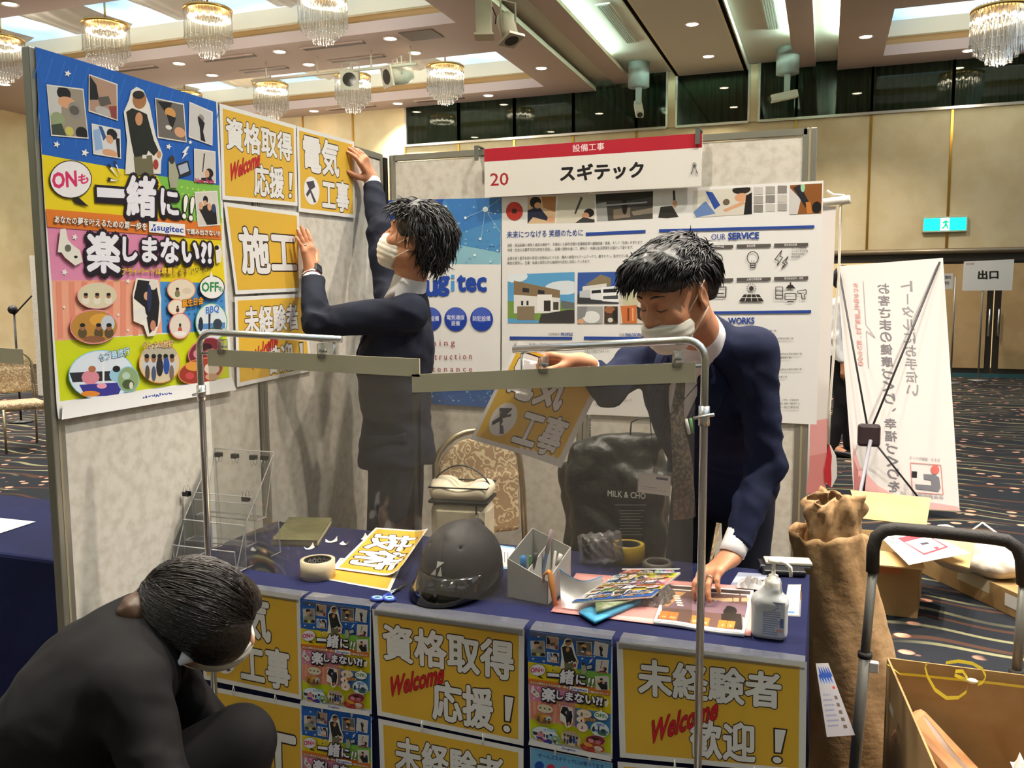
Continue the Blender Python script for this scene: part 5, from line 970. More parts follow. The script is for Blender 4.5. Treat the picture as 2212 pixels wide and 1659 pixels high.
# ---- folders, flyers, photo sheets
def slab(name, label, cat, pts, m, z0, th, bend=None):
    q = [onz(x, y, z0) for x, y in pts]; mb = MB(); f = flatsheet(*q, (0, 0, 1)); mb.grid(lambda u, v: f(u, v, th + (bend(u, v) if bend else 0)), 10, 10, m)
    o = mb.obj(name, thick=max(th, .0006)); return tag(o, label, cat)
slab('paper_folder', 'pink paper folder lying under the flyers and photo sheets', 'folder', [(1245, 1240), (1628, 1270), (1622, 1376), (1190, 1323)], mat('folder_pink', 'e09a94', .6), ZT + .0012, .0022)
m_mesh = clear('mesh_pouch', 'd4d8e0', .28, .4, 'c4b8bc'); q = [onz(1208, 1232, ZT + .075), onz(1300, 1248, ZT + .006), onz(1330, 1330, ZT + .005), onz(1212, 1316, ZT + .006)]
g = thing('mesh_pouch', 'clear mesh pouch with a blue zip edge standing by the pen box', 'pouch', sum(q) / 4 * V3((1, 1, 0)) + V3((0, 0, ZT))); f = flatsheet(*q, (0, .2, 1)); mb = MB(); mb.grid(lambda u, v: f(u, v, -.022 * sin(pi * u) * (1 - v) + .004), 12, 8, m_mesh); mb.obj('pouch', g); mb = MB(); mb.tube([f(u, 0, -.022 * sin(pi * u) + .004) for u in np.linspace(0, 1, 12)], .0022, 6, mat('zip_blue', '6aa4d8', .4)); mb.obj('zip', g)
q = [onz(1285, 1352, ZT + .004), onz(1250, 1330, ZT + .004), onz(1330, 1288, ZT + .004), onz(1400, 1300, ZT + .004)]; mb = MB(); f = flatsheet(*q, (0, 0, 1)); mb.grid(lambda u, v: f(u, v, .008), 6, 6, mat('folder_blue', '3f9ac4', .5)); tag(mb.obj('folded_cloth', thick=.008), 'bright blue folded cloth sticking out under the flyers', 'cloth')
q = [onz(1288, 1328, ZT + .018), onz(1286, 1305, ZT + .02), onz(1440, 1250, ZT + .02), onz(1440, 1274, ZT + .018)]; mb = MB(); f = flatsheet(*q, (0, 0, 1)); mb.grid(lambda u, v: f(u, v, .006), 4, 4, mat('printed_bag_pale', 'b8bea4', .3, noise=(60, '8aa070', .45, .6))); tag(mb.obj('printed_packet', thick=.005), 'pale green printed packet between the flyer and the blue cloth', 'packet')
q = [onz(1408, 1287, ZT + .036), onz(1235, 1299, ZT + .034), onz(1345, 1236, ZT + .034), onz(1470, 1236, ZT + .038)]; g = thing('flyer', 'colourful recruiting flyer lying upside down on the table pile', 'flyer', sum(q) / 4); DP.build('sheet', flatsheet(*q, (0, 0, 1)), g, m_paper); mb = MB(); q2 = [p - V3((0, 0, .0035)) for p in q]; mb.quad(*q2, m_paper); mb.obj('lower_sheets', g, thick=.004)
for p in (onz(1277, 1294, ZT + .037), onz(1340, 1288, ZT + .037)): mb = MB(); mb.tube([p + V3((.006 * cos(t), -.003, .006 * sin(t))) for t in np.arange(10) * pi / 5], .0012, 6, m_tie, closed=True); mb.obj('tie', g)
def crumple(name, label, cat, c, sx, sy, h, m, seed, n=14):
    r = random.Random(seed); R = [[r.uniform(0, 1) for _ in range(n + 1)] for _ in range(n + 1)]; mb = MB()
    mb.grid(lambda u, v: V3(c) + V3(((u - .5) * sx, (v - .5) * sy, h * R[int(u * n + .5)][int(v * n + .5)] * (1 - (2 * u - 1) ** 4) * (1 - (2 * v - 1) ** 4) + .001)), n, n, m, False); return tag(mb.obj(name), label, cat)
c = onz(1420, 1296, ZT + .004); crumple('clear_wrapper', 'crinkled clear plastic wrapper between the flyers and photo sheets', 'wrapper', c, .09, .12, .04, m_bag, 4)
q = q3([(1441, 1262), (1628, 1275), (1608, 1368), (1412, 1341)], ZT + .012); g = thing('photo_sheets', 'stack of printed photo sheets under the bending man\'s hand', 'printed sheets', sum(q) / 4 * V3((1, 1, 0)) + V3((0, 0, ZT)))
D = Design(); D.rect(.03, .03, .97, .95, '6a5048'); D.lay(); D.rect(.03, .03, .97, .12, '4a3a34'); D.rect(.03, .125, .97, .15, 'e0dcd4'); D.poly([(.5, .3), (.97, .2), (.97, .3), (.6, .36)], 'c4a078'); D.poly([(.03, .4), (.6, .32), (.97, .4), (.97, .62), (.03, .66)], '7a6068'); D.oval(.78, .56, .09, .12, '26221e'); D.poly([(.7, .62), (.92, .6), (.97, .95), (.75, .9)], '2e2620'); D.poly([(.03, .2), (.25, .2), (.1, .62), (.03, .6)], 'b88a5a'); D.lay()
for x0, x1 in ((.04, .14), (.145, .25), (.4, .52), (.52, .6), (.7, .79), (.795, .88)): D.rect(x0, .74 + .05 * x0, x1, .94, 'cf7a34'); D.rect(x0 + .02, .86, x1 - .02, .9, 'e6b480')
for i in range(5): D.rect(.12 + i * .02, .3 + i * .06, .19 + i * .02, .34 + i * .06, 'd8d4cc')
f = flatsheet(*q, (0, 0, 1)); wv = lambda u, v: .002 * sin(7 * u) * v; D.build('top_sheet', lambda u, v, h: f(u, v, h + wv(u, v)), g, m_paper, cuts=(12, 2)); mb = MB(); f2 = flatsheet(*[p - V3((0, 0, .0055)) for p in q], (0, 0, 1)); mb.grid(lambda u, v: f2(u, v, wv(u, v)), 12, 2, m_paper); mb.obj('lower_sheets', g, thick=.009)
q = q3([(1595, 1236), (1660, 1240), (1640, 1272), (1575, 1268)], ZT + .004); D = Design(); D.rect(.0, .0, 1, 1, '8f93a4'); D.lay(); D.poly([(0, .3), (1, .2), (1, .5), (0, .7)], 'b4b8c4'); D.poly([(.4, .5), (1, .4), (1, .8), (.5, .9)], '3a3634'); g = thing('photo_print', 'grey photo print behind the printed photo sheets', 'print', sum(q) / 4); D.build('sheet', f := flatsheet(*q, (0, 0, 1)), g, m_paper)
c = onz(1630, 1268, ZT + .012); crumple('torn_paper', 'torn white paper between the photo sheets and the pump bottle', 'paper', c, .09, .045, .03, m_paper, 8, 10)
# black case, phone and clear card case
pb = [onz(1636, 1246, ZT + .001), onz(1735, 1262, ZT + .001), onz(1740, 1232, ZT + .001), onz(1655, 1218, ZT + .001)]; mb = MB(); cc = sum(pb) / 4; mb.box(cc + V3((0, 0, .009)), (.12, .06, .016), m_black, (unit((1, .2, 0)), unit((-.2, 1, 0)), (0, 0, 1)), .005); tag(mb.obj('black_case'), 'flat black case near the right back corner of the table', 'case')
g = thing('tablet', 'pale tablet lying on the black case at the right back corner', 'tablet', cc + V3((.01, .045, .018))); mb = MB(); mb.box(cc + V3((.01, .045, .024)), (.13, .055, .01), mat('tablet_pale', 'cfc8b4', .3), (unit((1, .2, 0)), unit((-.2, 1, 0)), (0, 0, 1)), .003); mb.obj('body', g); mb = MB(); mb.box(cc + V3((.0, .045, .014)), (.14, .06, .009), mat('tablet_edge', '8a8a90', .2, .9), (unit((1, .2, 0)), unit((-.2, 1, 0)), (0, 0, 1)), .002); mb.obj('rim', g)
q = q3([(1702, 1262), (1733, 1262), (1729, 1332), (1690, 1330)]); D = Design(); D.rect(.04, .03, .9, .96, 'e4e2e0'); D.lay(); D.rect(.3, .86, .65, .92, '4a78c8'); D.rect(.05, .05, .85, .35, '9ab0b8'); g = thing('card_case', 'clear card case with a white card behind the pump bottle', 'card case', sum(q) / 4); D.build('card', flatsheet(*q, (0, 0, 1)), g, m_acr)
# ---- pump bottle
bc = V3((-.101, 2.024, TZ)); g = thing('pump_bottle', 'translucent hand sanitizer pump bottle at the right front of the table', 'bottle', bc); m_bot = mat('bottle_translucent', 'dcdedc', .35, spec=.5); m_bot.node_tree.nodes['Principled BSDF'].inputs['Transmission Weight'].default_value = .3; m_pump = mat('pump_white', 'ece8dc', .4)
S = SDF(); S.box(bc + V3((0, 0, .05)), (.0405, .025, .05), None, .016, .005); S.cone(bc + V3((-.008, 0, .09)), bc + V3((.006, 0, .116)), .026, .02, .012); S.cone(bc + V3((-.022, 0, .086)), bc + V3((.02, 0, .088)), .017, .019, .012)
solid('bottle', S, bc - V3((.06, .05, .005)), bc + V3((.06, .05, .15)), .003, m_bot, g); mb = MB(); mb.lathe([(.0185, .11), (.0185, .132), (.016, .14), (.011, .141), (.011, .149), (.0045, .15), (.0045, .176), (.012, .178), (.0145, .184), (.009, .19), (.0001, .191)], bc + V3((.006, 0, 0)), 20, m_pump, cap=False); mb.tube([bc + V3((.01, 0, .184)), bc + V3((.032, -.002, .180)), bc + V3((.043, -.003, .171)), bc + V3((.0445, -.003, .150))], [.005, .005, .0045, .004], 8, m_pump); mb.obj('pump', g)
mb = MB(); y = bc[1] - .0255; lb_ = ink('8f93ac')
def lab(x0, x1, z0, z1, c, k=0): mb.quad(bc + V3((x0, -.0256 - k * .0001, z0)), bc + V3((x1, -.0256 - k * .0001, z0)), bc + V3((x1, -.0256 - k * .0001, z1)), bc + V3((x0, -.0256 - k * .0001, z1)), ink(c))
lab(-.014, .034, .012, .094, 'b9bcc4'); rr = random.Random(2)
for k in range(15): x1 = rr.uniform(.012, .033); lab(-.013 if k < 12 else -.004, x1 if k > 4 else min(x1, .02), .016 + k * .0052, .0185 + k * .0052, '7c80a0', 1)
lab(.024, .032, .034, .056, '5a6490', 2); lab(.016, .03, .024, .03, 'c08a80', 2); mb.obj('label', g)
# ---- two chrome stands holding clear splash curtains
m_band = mat('beige_plastic_band', 'd2c8ac', .5); m_vin = clear('vinyl_curtain', 'dedcd8', .085, .04, 'cfc8bc')
def shield(label, px, s, zt, xe, droop, bx0, bx1, zb, dz, clips, Y=1.79, curtain=True):
    g = thing('splash_curtain_stand', label, 'splash guard', (px, Y, 0), 'chrome stands with clear curtains'); r = .0085
    mb = MB(); pts = [V3((px, Y, .02)), V3((px, Y, zt - .04))] + [V3((px + s * .04 * (1 - cos(a)), Y, zt - .04 + .04 * sin(a))) for a in np.linspace(.2, pi / 2, 6)] + [V3((xe, Y, zt - droop))]; mb.tube(pts, r, 12, m_chrome); mb.obj('pole', g)
    mb = MB(); mb.lathe([(.0001, 0), (.13, 0), (.13, .008), (.02, .016), (.0001, .016)], (px, Y, 0), 28, m_chrome); mb.obj('base', g)
    mb = MB(); mb.tube([V3((px, Y, zt - .052)), V3((xe - s * .03, Y, zt - .052 - droop * .9)), V3((xe - s * .02, Y, zt - .045 - droop)), V3((xe - s * .02, Y, zt - droop))], .0035, 8, m_chrome); mb.obj('lower_rail', g)
    mb = MB(); mb.lathe([(.0115, -.02), (.0115, .02)], (px, Y, zt - .155), 14, m_chrome); mb.tube([(px - .02, Y - .008, zt - .16), (px + .022, Y - .012, zt - .15)], .0035, 8, m_chrome); mb.obj('clamp', g)
    mb = MB(); n = 10
    for k in range(n): 
        x0, x1 = bx0 + (bx1 - bx0) * k / n, bx0 + (bx1 - bx0) * (k + 1) / n; z0, z1 = zb + dz * k / n, zb + dz * (k + 1) / n
        mb.quad((x0, Y - .004, z0), (x1, Y - .004, z1), (x1, Y - .004, z1 + .042), (x0, Y - .004, z0 + .042), m_band)
    mb.obj('band', g, thick=.003)
    if curtain: mb = MB(); mb.grid(lambda u, v: (bx0 + (bx1 - bx0) * u, Y - .004 + .006 * sin(u * 5 + 1) * v + .003 * sin(u * 13) * v, (zb + dz * u + .002) * (1 - v) + .80 * v), 24, 16, m_vin); mb.obj('clear_curtain', g)
    for x in clips:
        f_ = (x - bx0) / (bx1 - bx0); z = zb + dz * f_ + .05; mb = MB(); mb.box((x, Y - .008, z + .0), (.019, .008, .036), m_plast, None, .003); mb.box((x, Y + .006, z), (.019, .006, .036), m_plast, None, .002); mb.tube([(x - .009, Y, z), (x + .009, Y, z)], .004, 8, m_wire); mb.obj('clip', g)
    return g
shield('chrome pole stand on the left with a clear curtain and beige band', -1.492, 1, 1.406, -1.079, .013, -1.463, -.872, 1.322, -.012, (-1.42, -1.13)); shield('chrome pole stand on the right with a clear curtain and beige band', -.229, -1, 1.402, -.645, .026, -.247, -.892, 1.316, -.043, (-.285, -.575))
# ---- banquet chairs
def brocade():
    m = bpy.data.materials.new('chair_brocade'); m.use_nodes = True; nt = m.node_tree; b = nt.nodes['Principled BSDF']; N = nt.nodes.new; L = nt.links.new; b.inputs['Roughness'].default_value = .75
    tc = N('ShaderNodeTexCoord'); v = N('ShaderNodeTexVoronoi'); v.feature = 'SMOOTH_F1'; v.inputs['Scale'].default_value = 26; n = N('ShaderNodeTexNoise'); n.inputs['Scale'].default_value = 30; n.inputs['Detail'].default_value = 2; mx = N('ShaderNodeMix'); mx.data_type = 'VECTOR'; mx.inputs[0].default_value = .05
    L(tc.outputs['Object'], mx.inputs[4]); L(n.outputs['Color'], mx.inputs[5]); L(tc.outputs['Object'], n.inputs[0]); L(mx.outputs[1], v.inputs[0]); w = N('ShaderNodeMath'); w.operation = 'SINE'; w2 = N('ShaderNodeMath'); w2.operation = 'MULTIPLY'; w2.inputs[1].default_value = 24; L(v.outputs['Distance'], w2.inputs[0]); L(w2.outputs[0], w.inputs[0])
    r = N('ShaderNodeValToRGB'); r.color_ramp.elements[0].color = lin('a88a68'); r.color_ramp.elements[1].color = lin('dcc9a2'); r.color_ramp.elements[0].position = .3; r.color_ramp.elements[1].position = .62; L(w.outputs[0], r.inputs[0]); L(r.outputs[0], b.inputs['Base Color']); return m
m_broc = brocade(); m_gf = mat('chair_frame_gold', 'a8987a', .3, .8)
def chair(label):
    g = thing('banquet_chair', label, 'chair', (0, 0, 0), 'brocade banquet chairs'); W_ = .185
    S = SDF(); S.box((0, 0, .44), (.2, .2, .035), None, .03, .01); V, Fq = S.mesh((-.25, -.25, .38), (.25, .25, .52), .012); mb = MB(); mb.arr(V, Fq, m_broc); mb.obj('seat', g)
    S = SDF(); S.box((0, .235, .66), (.165, .02, .12), ((1, 0, 0), (0, 1, -.1), (0, .1, 1)), .02, .01); S.ell((0, .255, .80), (.168, .022, .135), None, .03); S.ell((0, .265, .95), (.055, .06, .03), None, .01, -1); V, Fq = S.mesh((-.22, .15, .5), (.22, .35, 1.0), .008); mb = MB(); mb.arr(V, Fq, m_broc); mb.obj('back_pad', g)
    mb = MB(); pts = [V3((-W_, .21, .42)), V3((-W_, .235, .7)), V3((-W_ * .98, .25, .8))] + [V3((-W_ * cos(a), .255 + .015 * sin(a), .8 + .155 * sin(a))) for a in np.linspace(.25, pi - .25, 11)] + [V3((W_ * .98, .25, .8)), V3((W_, .235, .7)), V3((W_, .21, .42))]; mb.tube(pts, .0125, 10, m_gf); mb.obj('back_frame', g)
    for x, y in ((-1, -1), (1, -1), (-1, 1), (1, 1)): mb = MB(); mb.tube([(x * .185, y * .19 + (.02 if y > 0 else 0), .42), (x * .19, y * .22 + (.05 if y > 0 else 0), .0)], [.013, .011], 8, m_gf); mb.obj('leg', g)
    mb = MB(); mb.tube([(-.185, -.19, .405), (.185, -.19, .405), (.185, .2, .405), (-.185, .2, .405)], .011, 8, m_gf, closed=True); mb.obj('seat_frame', g); return g
ch0 = chair('brocade banquet chair behind the table with the beige cool bag on its seat'); ch0.location = (-1.12, 2.97, 0); ch0.rotation_euler = (0, 0, radians(42))
dup(ch0, (-.60, 3.15, 0), radians(-88), 'brocade banquet chair under the dark shopping bag behind the bending man')
# ---- beige cool bag
kc = V3((-1.235, 2.87, .477)); g = thing('cool_bag', 'beige cool bag with black trim and strap on the banquet chair', 'bag', kc); ax = (unit((1, .15, 0)), unit((-.15, 1, 0)), (0, 0, 1)); m_bb = mat('bag_beige', 'c9bfa6', .75, noise=(12, 'bdb298', .4, .6), bump=(140, .08)); X_, Y_ = V3(ax[0]), V3(ax[1])
mb = MB(); mb.box(kc + V3((0, 0, .135)), (.215, .15, .27), m_bb, ax, .03); mb.obj('body', g); mb = MB(); mb.box(kc + V3((0, 0, .275)), (.222, .157, .012), m_black, ax, .005); mb.obj('lower_trim', g); S = SDF(); S.box(kc + V3((0, 0, .305)), (.11, .076, .028), ax, .025, .01); S.cone(kc + X_ * .0 + Y_ * -.08 + V3((0, 0, .36)), kc + Y_ * .08 + V3((0, 0, .36)), .035, .035, .03, -1); S.ell(kc - X_ * .07 + V3((0, 0, .325)), (.05, .07, .03), ax, .02); S.ell(kc + X_ * .075 + V3((0, 0, .318)), (.04, .07, .028), ax, .02)
solid('lid', S, kc + V3((-.15, -.13, .25)), kc + V3((.15, .13, .4)), .006, mat('bag_lid_cream', 'd8cdb4', .7), g); mb = MB(); mb.tube([kc + X_ * s * .108 + Y_ * t * .074 + V3((0, 0, .327)) for s, t in ((-1, -1), (1, -1), (1, 1), (-1, 1))], .003, 6, m_black, closed=True); mb.obj('piping', g); mb = MB(); mb.tube([kc + X_ * (-.11 + .22 * u) + Y_ * -.02 + V3((0, 0, .325 + .075 * sin(pi * u) ** .7)) for u in np.linspace(0, 1, 14)], .006, 8, m_black, flat=.5); mb.obj('strap', g); mb = MB(); mb.box(kc + X_ * .07 - Y_ * .08 + V3((0, 0, .25)), (.006, .004, .03), m_black, ax); mb.obj('zip_puller', g)
# ---- dark shopping bag
sc_ = V3((-.70, 3.03, .478)); g = thing('shopping_bag', 'dark green-black plastic shopping bag with white lettering behind the table', 'bag', sc_); m_sb2 = mat('bag_plastic_dark', '11150f', .42, spec=.45, bump=(24, .7, 2))
S = SDF(); S.box(sc_ + V3((.02, 0, .2)), (.175, .09, .2), None, .03, .02); S.box(sc_ + V3((.0, .01, .42)), (.17, .075, .05), None, .03, .05); S.cone(sc_ + V3((-.13, -.02, .46)), sc_ + V3((.16, -.02, .5)), .03, .035, .03); S.cone(sc_ + V3((-.17, 0, .36)), sc_ + V3((-.14, 0, .05)), .04, .05, .03); S.fnc(lambda P: wob(P, 34, .008) + wob(P, 13, .010, 2) + .008 * (1 - np.abs(wob(P, 22, 2.2, 4))), 0, 3)
solid('bag', S, sc_ - V3((.3, .2, .03)), sc_ + V3((.3, .2, .62)), .009, m_sb2, g)
mb = MB(); mb.tube([ony(1366, 990, 3.0), ony(1362, 930, 3.0), ony(1364, 912, 3.0), ony(1378, 905, 3.0), ony(1400, 902, 3.0), ony(1440, 905, 3.0), ony(1448, 990, 3.0)], .007, 8, m_sb2, flat=.4); mb.obj('handle', g)
D = Design([(1300, 1040), (1420, 1040), (1420, 1160), (1300, 1160)]); D.text('MILK & CHO', (1313, 1072), (1395, 1078), (1313, 1059), 'c8c8c0', .012); D.rect(1328, 1090, 1396, 1091.2, '8a8c84')
for i in range(9): D.rect(1338 + (i % 3), 1102 + i * 6.5, 1392 - (i * 7) % 13, 1103.6 + i * 6.5, '6f726a')
q = [ony(x, y, 2.905) for x, y in ((1300, 1040), (1420, 1040), (1420, 1160), (1300, 1160))]; D.build('lettering', flatsheet(*q, (0, -1, 0)), g)
# ================================================================== PEOPLE
m_skin = mat('skin_tan', 'c98f6c', .5, spec=.35, noise=(38, 'bf8260', .35, .7)); m_skin.node_tree.nodes['Principled BSDF'].inputs['Subsurface Weight'].default_value = .0
m_hair = mat('hair_black', '161415', .42, spec=.5); m_hairb = mat('hair_dark_brown', '1e1611', .32, spec=.6, bump=(90, .5, 6))
m_navy = mat('suit_navy', '1c202e', .85, spec=.2, noise=(9, '181b28', .4, .62), bump=(180, .03)); m_navy2 = mat('suit_bright_navy', '171d38', .85, spec=.2, noise=(9, '131930', .4, .62), bump=(180, .03)); m_blk = mat('suit_black', '191718', .85, spec=.2, noise=(8, '141314', .4, .62), bump=(180, .03))
m_shirt = mat('shirt_white', 'e6e4e6', .7, bump=(260, .05)); m_mask = mat('mask_white', 'ece6d8', .8, spec=.2); m_shoe = mat('shoe_black', '121214', .3); m_trs = mat('trousers_dark', '1b1d28', .85, spec=.2, bump=(300, .05))
def rotv(v, ax, a): v, ax = V3(v), unit(ax); return v * cos(a) + np.cross(ax, v) * sin(a) + ax * np.dot(ax, v) * (1 - cos(a))
def frame(f, u): f = unit(f); l = unit(np.cross(u, f)); return f, l, np.cross(f, l)
class Head:
    """head centred between the ears; f face direction, u crown direction, l the person's left"""
    def __init__(s, c, f, u, k=1.0): s.c = V3(c); s.f, s.l, s.u = frame(f, u); s.k = k
    def p(s, l, f, u): return s.c + (s.l * l + s.f * f + s.u * u) * s.k
    def ax(s): return (s.l, s.f, s.u)
    def sdf(s, S, open_eyes=False):
        k = s.k; E = lambda c, r, kk=.02, op=1, ax=None: S.ell(s.p(*c), V3(r) * k, ax or s.ax(), kk, op)
        E((0, -.012, .032), (.076, .096, .088)); E((0, .03, -.035), (.064, .062, .082), .03)
        for q in (-1, 1):
            S.cone(s.p(.045 * q, -.005, -.06), s.p(.018 * q, .066, -.098), .026 * k, .02 * k, .025); E((.043 * q, .062, -.03), (.024, .022, .022), .02)
        E((0, .076, -.1), (.024, .018, .016), .015); S.cone(s.p(-.03, .078, .026), s.p(.03, .078, .026), .0145 * k, None, .018)
        for q in (-1, 1): S.ell(s.p(.031 * q, .096, .0), V3((.017, .014, .011)) * k, s.ax(), .012, -1); E((.031 * q, .0745, -.001), (.0165, .014, .0125), .004)
        S.cone(s.p(0, .086, .012), s.p(0, .108, -.032), .008 * k, .0115 * k, .009)
        for q in (-1, 1): E((.011 * q, .096, -.036), (.008, .0095, .0075), .006)
        S.cone(s.p(-.018, .084, -.066), s.p(.018, .084, -.066), .007 * k, None, .008); S.cone(s.p(-.015, .083, -.077), s.p(.015, .083, -.077), .0075 * k, None, .008)
        for q in (-1, 1):
            ax = (unit(s.l * q * .9 + s.f * -.3 + s.u * .0), unit(s.f * .95 + s.l * q * .3 + s.u * -.15), s.u)
            S.ell(s.p(.079 * q, -.012, -.008), V3((.0085, .019, .032)) * k, ax, .008); S.ell(s.p(.088 * q, -.006, -.004), V3((.006, .010, .020)) * k, ax, .005, -1); S.ell(s.p(.08 * q, -.006, -.033), V3((.007, .009, .01)) * k, ax, .006)
        return S
    def face(s, root, eyes=True):
        k = s.k
        for q in (-1, 1):
            mb = MB(); mb.tube([s.p(.014 * q, .094, .0285), s.p(.03 * q, .0925, .0335), s.p(.048 * q, .079, .029)], [.0026 * k, .0034 * k, .0015 * k], 6, m_hair, flat=.7); mb.obj('eyebrow', root)
            mb = MB(); mb.tube([s.p(.0165 * q, .0885, -.0045), s.p(.031 * q, .0895, -.0075), s.p(.0455 * q, .0815, -.0045)], [.0008, .0014 * k, .0008], 6, m_hair); mb.obj('eyelashes', root)
    def mask(s, root, top=-.022, loops=True):
        S = SDF(); B = SDF(); s.sdf(B); k = s.k; pr = B.p
        M = SDF(); M.ell(s.p(0, .045, -.062), V3((.069, .067, .062)) * k, s.ax(), .02); M.ell(s.p(0, .085, -.055), V3((.04, .033, .05)) * k, s.ax(), .02); M.ell(s.p(0, .06, -.1), V3((.045, .042, .034)) * k, s.ax(), .02)
        f, l, u, c = s.f, s.l, s.u, s.c
        def reg(P):
            q = P - c; a, b, z = q @ l / k, q @ f / k, q @ u / k
            t = top + .010 - 1.0 * a * a; return np.maximum(np.maximum(z - t, -.128 - z), np.maximum(.022 - b - .25 * (z + .06), np.abs(a) - .068)) * k
        M.fnc(reg, .004, 2); M.fnc(lambda P: .0009 * np.sin((P - c) @ u / k * 330), 0, 3)
        lo = c - .2; solid('face_mask', M, lo, lo + .4, .0032, m_mask, root)
        mk = [o for o in root.children if o.name.startswith('face_mask')][-1]
        if loops:
            for q in (-1, 1): 
                for z0, z1 in ((-.03, .02), (-.085, -.035)):
                    mb = MB(); mb.tube([s.p(.066 * q, .036, z0), s.p(.078 * q, .012, (z0 + z1) / 2), s.p(.087 * q, -.012 - (.012 if z0 > -.05 else 0), z1 + (.012 if z0 > -.05 else 0))], .0016, 6, m_mask); mb.obj('ear_loop', mk)
    def hair(s, root, m, base, strands, lift=.012, seed=1, cuts=(), jit=.006, name='hair', res=.005, nz=.0035, flow=None):
        """base: list of ellipsoids (l,f,u centre, radii); cuts: ellipsoids removed; strands: n, length, width, region(l,f,u)->bool"""
        S = SDF(); k = s.k
        for c, r in base: S.ell(s.p(*c), V3(r) * k, s.ax(), .03)
        for c, r in cuts: S.ell(s.p(*c), V3(r) * k, s.ax(), .012, -1)
        S.fnc(lambda P: wob(P, 75, nz, seed) + wob(P, 160, nz * .6, seed + 2), 0, 3)
        V, Fq = S.mesh(s.c - .24, s.c + .24, res); mb = MB(); mb.arr(V, Fq, m)
        rr = np.random.RandomState(seed); n, L, w, reg = strands; X = np.stack([(V - s.c) @ a / k for a in s.ax()], 1)
        ok = np.array([i for i in range(len(V)) if reg(*X[i])])
        if len(ok):
            pick = rr.choice(ok, n); cen = s.p(0, -.01, .02)
            for i in pick:
                p = V[i]; nn = unit(p - cen); x = X[i]; d = flow(x, s) if flow else unit(-s.u * .6 - s.f * .2)
                d = unit(d + rr.normal(0, .28, 3)); d = unit(d - nn * np.dot(d, nn) * .85 + nn * lift * 18); ll = L * rr.uniform(.5, 1.2); ww = w * rr.uniform(.6, 1.2)
                q = [p - nn * .004]
                for j in range(1, 5): q.append(q[-1] + d * ll / 4); d = unit(d - nn * .10 * j - V3((0, 0, .07)))
                mb.tube(q, [ww, ww, ww * .85, ww * .55, ww * .08], 3, m, caps=False)
        return mb.obj(name, root)
def hand(S, w, d, n, t, curl=(.25, .25, .25, .3), spread=.06, thumb=(.75, .35), s=1.0, k=.006):
    """w wrist, d wrist->knuckles, n out of the palm, t towards the thumb; curl per joint of index..little"""
    w, d = V3(w), unit(d); n = unit(V3(n) - d * np.dot(n, d)); t0 = unit(V3(t) - d * np.dot(t, d) - n * np.dot(t, n)); H = {}
    S.cone(w - d * .02 * s, w + d * .02 * s, .024 * s, .026 * s, .02, 1, (n, .72))
    for i, (o, L, ln, r) in enumerate([(.029, .090, .070, .0086), (.0095, .094, .078, .009), (-.010, .090, .072, .0085), (-.028, .082, .056, .0075)]):
        kn = w + d * L * s + t0 * o * s - n * (.003 if i in (0, 3) else -.0) * s; S.cone(w + d * .015 * s + t0 * o * .55 * s, kn, .0125 * s, .0108 * s, .014)
        dr = unit(d + t0 * spread * (1.2 - i)); ax = np.cross(dr, n); p = kn; a = 0
        for j, fr in enumerate((.45, .31, .24)):
            a += curl[i] * (1.0, 1.25, .8)[j]; e = p + rotv(dr, ax, a) * ln * fr * s; rj = r * (1.06, .98, .88)[j] * s; S.cone(p, e, rj, r * (.98, .88, .78)[j] * s, k * .55 if j else k * 1.3); p = e
        H[i] = (kn, dr, p)
    b = w + d * .022 * s + t0 * .022 * s + n * .006 * s; td = unit(d * (1 - thumb[0]) + t0 * thumb[0] + n * thumb[1]); m1 = b + td * .042 * s; td2 = unit(td + d * .55 + n * .1); m2 = m1 + td2 * .031 * s; m3 = m2 + unit(td2 + d * .25) * .026 * s
    S.cone(w + t0 * .012 * s + d * .01 * s, m1, .0155 * s, .0115 * s, .014); S.cone(m1, m2, .0108 * s, .0098 * s, .004); S.cone(m2, m3, .0098 * s, .0075 * s, .003); H['thumb'] = m3
    return H
def limb(a, b, c, f): return [V3(a), V3(b), V3(c)]
def torsobits(J): 
    up = unit(V3(J['neck']) - V3(J['chest'])); fr = unit(V3(J['face']) - up * np.dot(J['face'], up)); sd = np.cross(up, fr); up2 = unit(V3(J['chest']) - V3(J['pelvis'])); fr2 = unit(V3(J.get('hipface', J['face'])) - up2 * np.dot(J.get('hipface', J['face']), up2)); return (sd, fr, up), (np.cross(up2, fr2), fr2, up2)
def bodysdf(J, Hd, hands, legs=True):
    S = SDF(); A, B = torsobits(J); Hd.sdf(S); ch, pe, nk = V3(J['chest']), V3(J['pelvis']), V3(J['neck'])
    S.cone(Hd.p(0, -.022, -.055), nk + (nk - ch) * .0, .056, .062, .03); S.ell(ch, (.155, .095, .19), A, .03); S.ell((ch + pe) / 2, (.13, .09, .18), B, .03); S.ell(pe, (.15, .1, .12), B, .03)
    for q in ('L', 'R'):
        sh, el, wr = V3(J['sh' + q]), V3(J['el' + q]), V3(J['wr' + q]); S.cone(nk - A[2] * .075, sh - A[2] * .015, .032, .038, .02); S.cone(sh, el, .038, .030, .02); S.cone(el, wr, .030, .025, .02); Hs = hand(S, wr, **hands[q]); J['H' + q] = Hs
        if legs: kn, an = V3(J['kn' + q]), V3(J['an' + q]); hp = pe + B[0] * (.085 if q == 'L' else -.085) - B[2] * .05; S.cone(hp, kn, .075, .05, .03); S.cone(kn, an, .048, .034, .02); S.cone(an, an + V3(J['foot' + q]) * .15 - V3((0, 0, an[2] - .03)), .034, .028, .02)
    return S
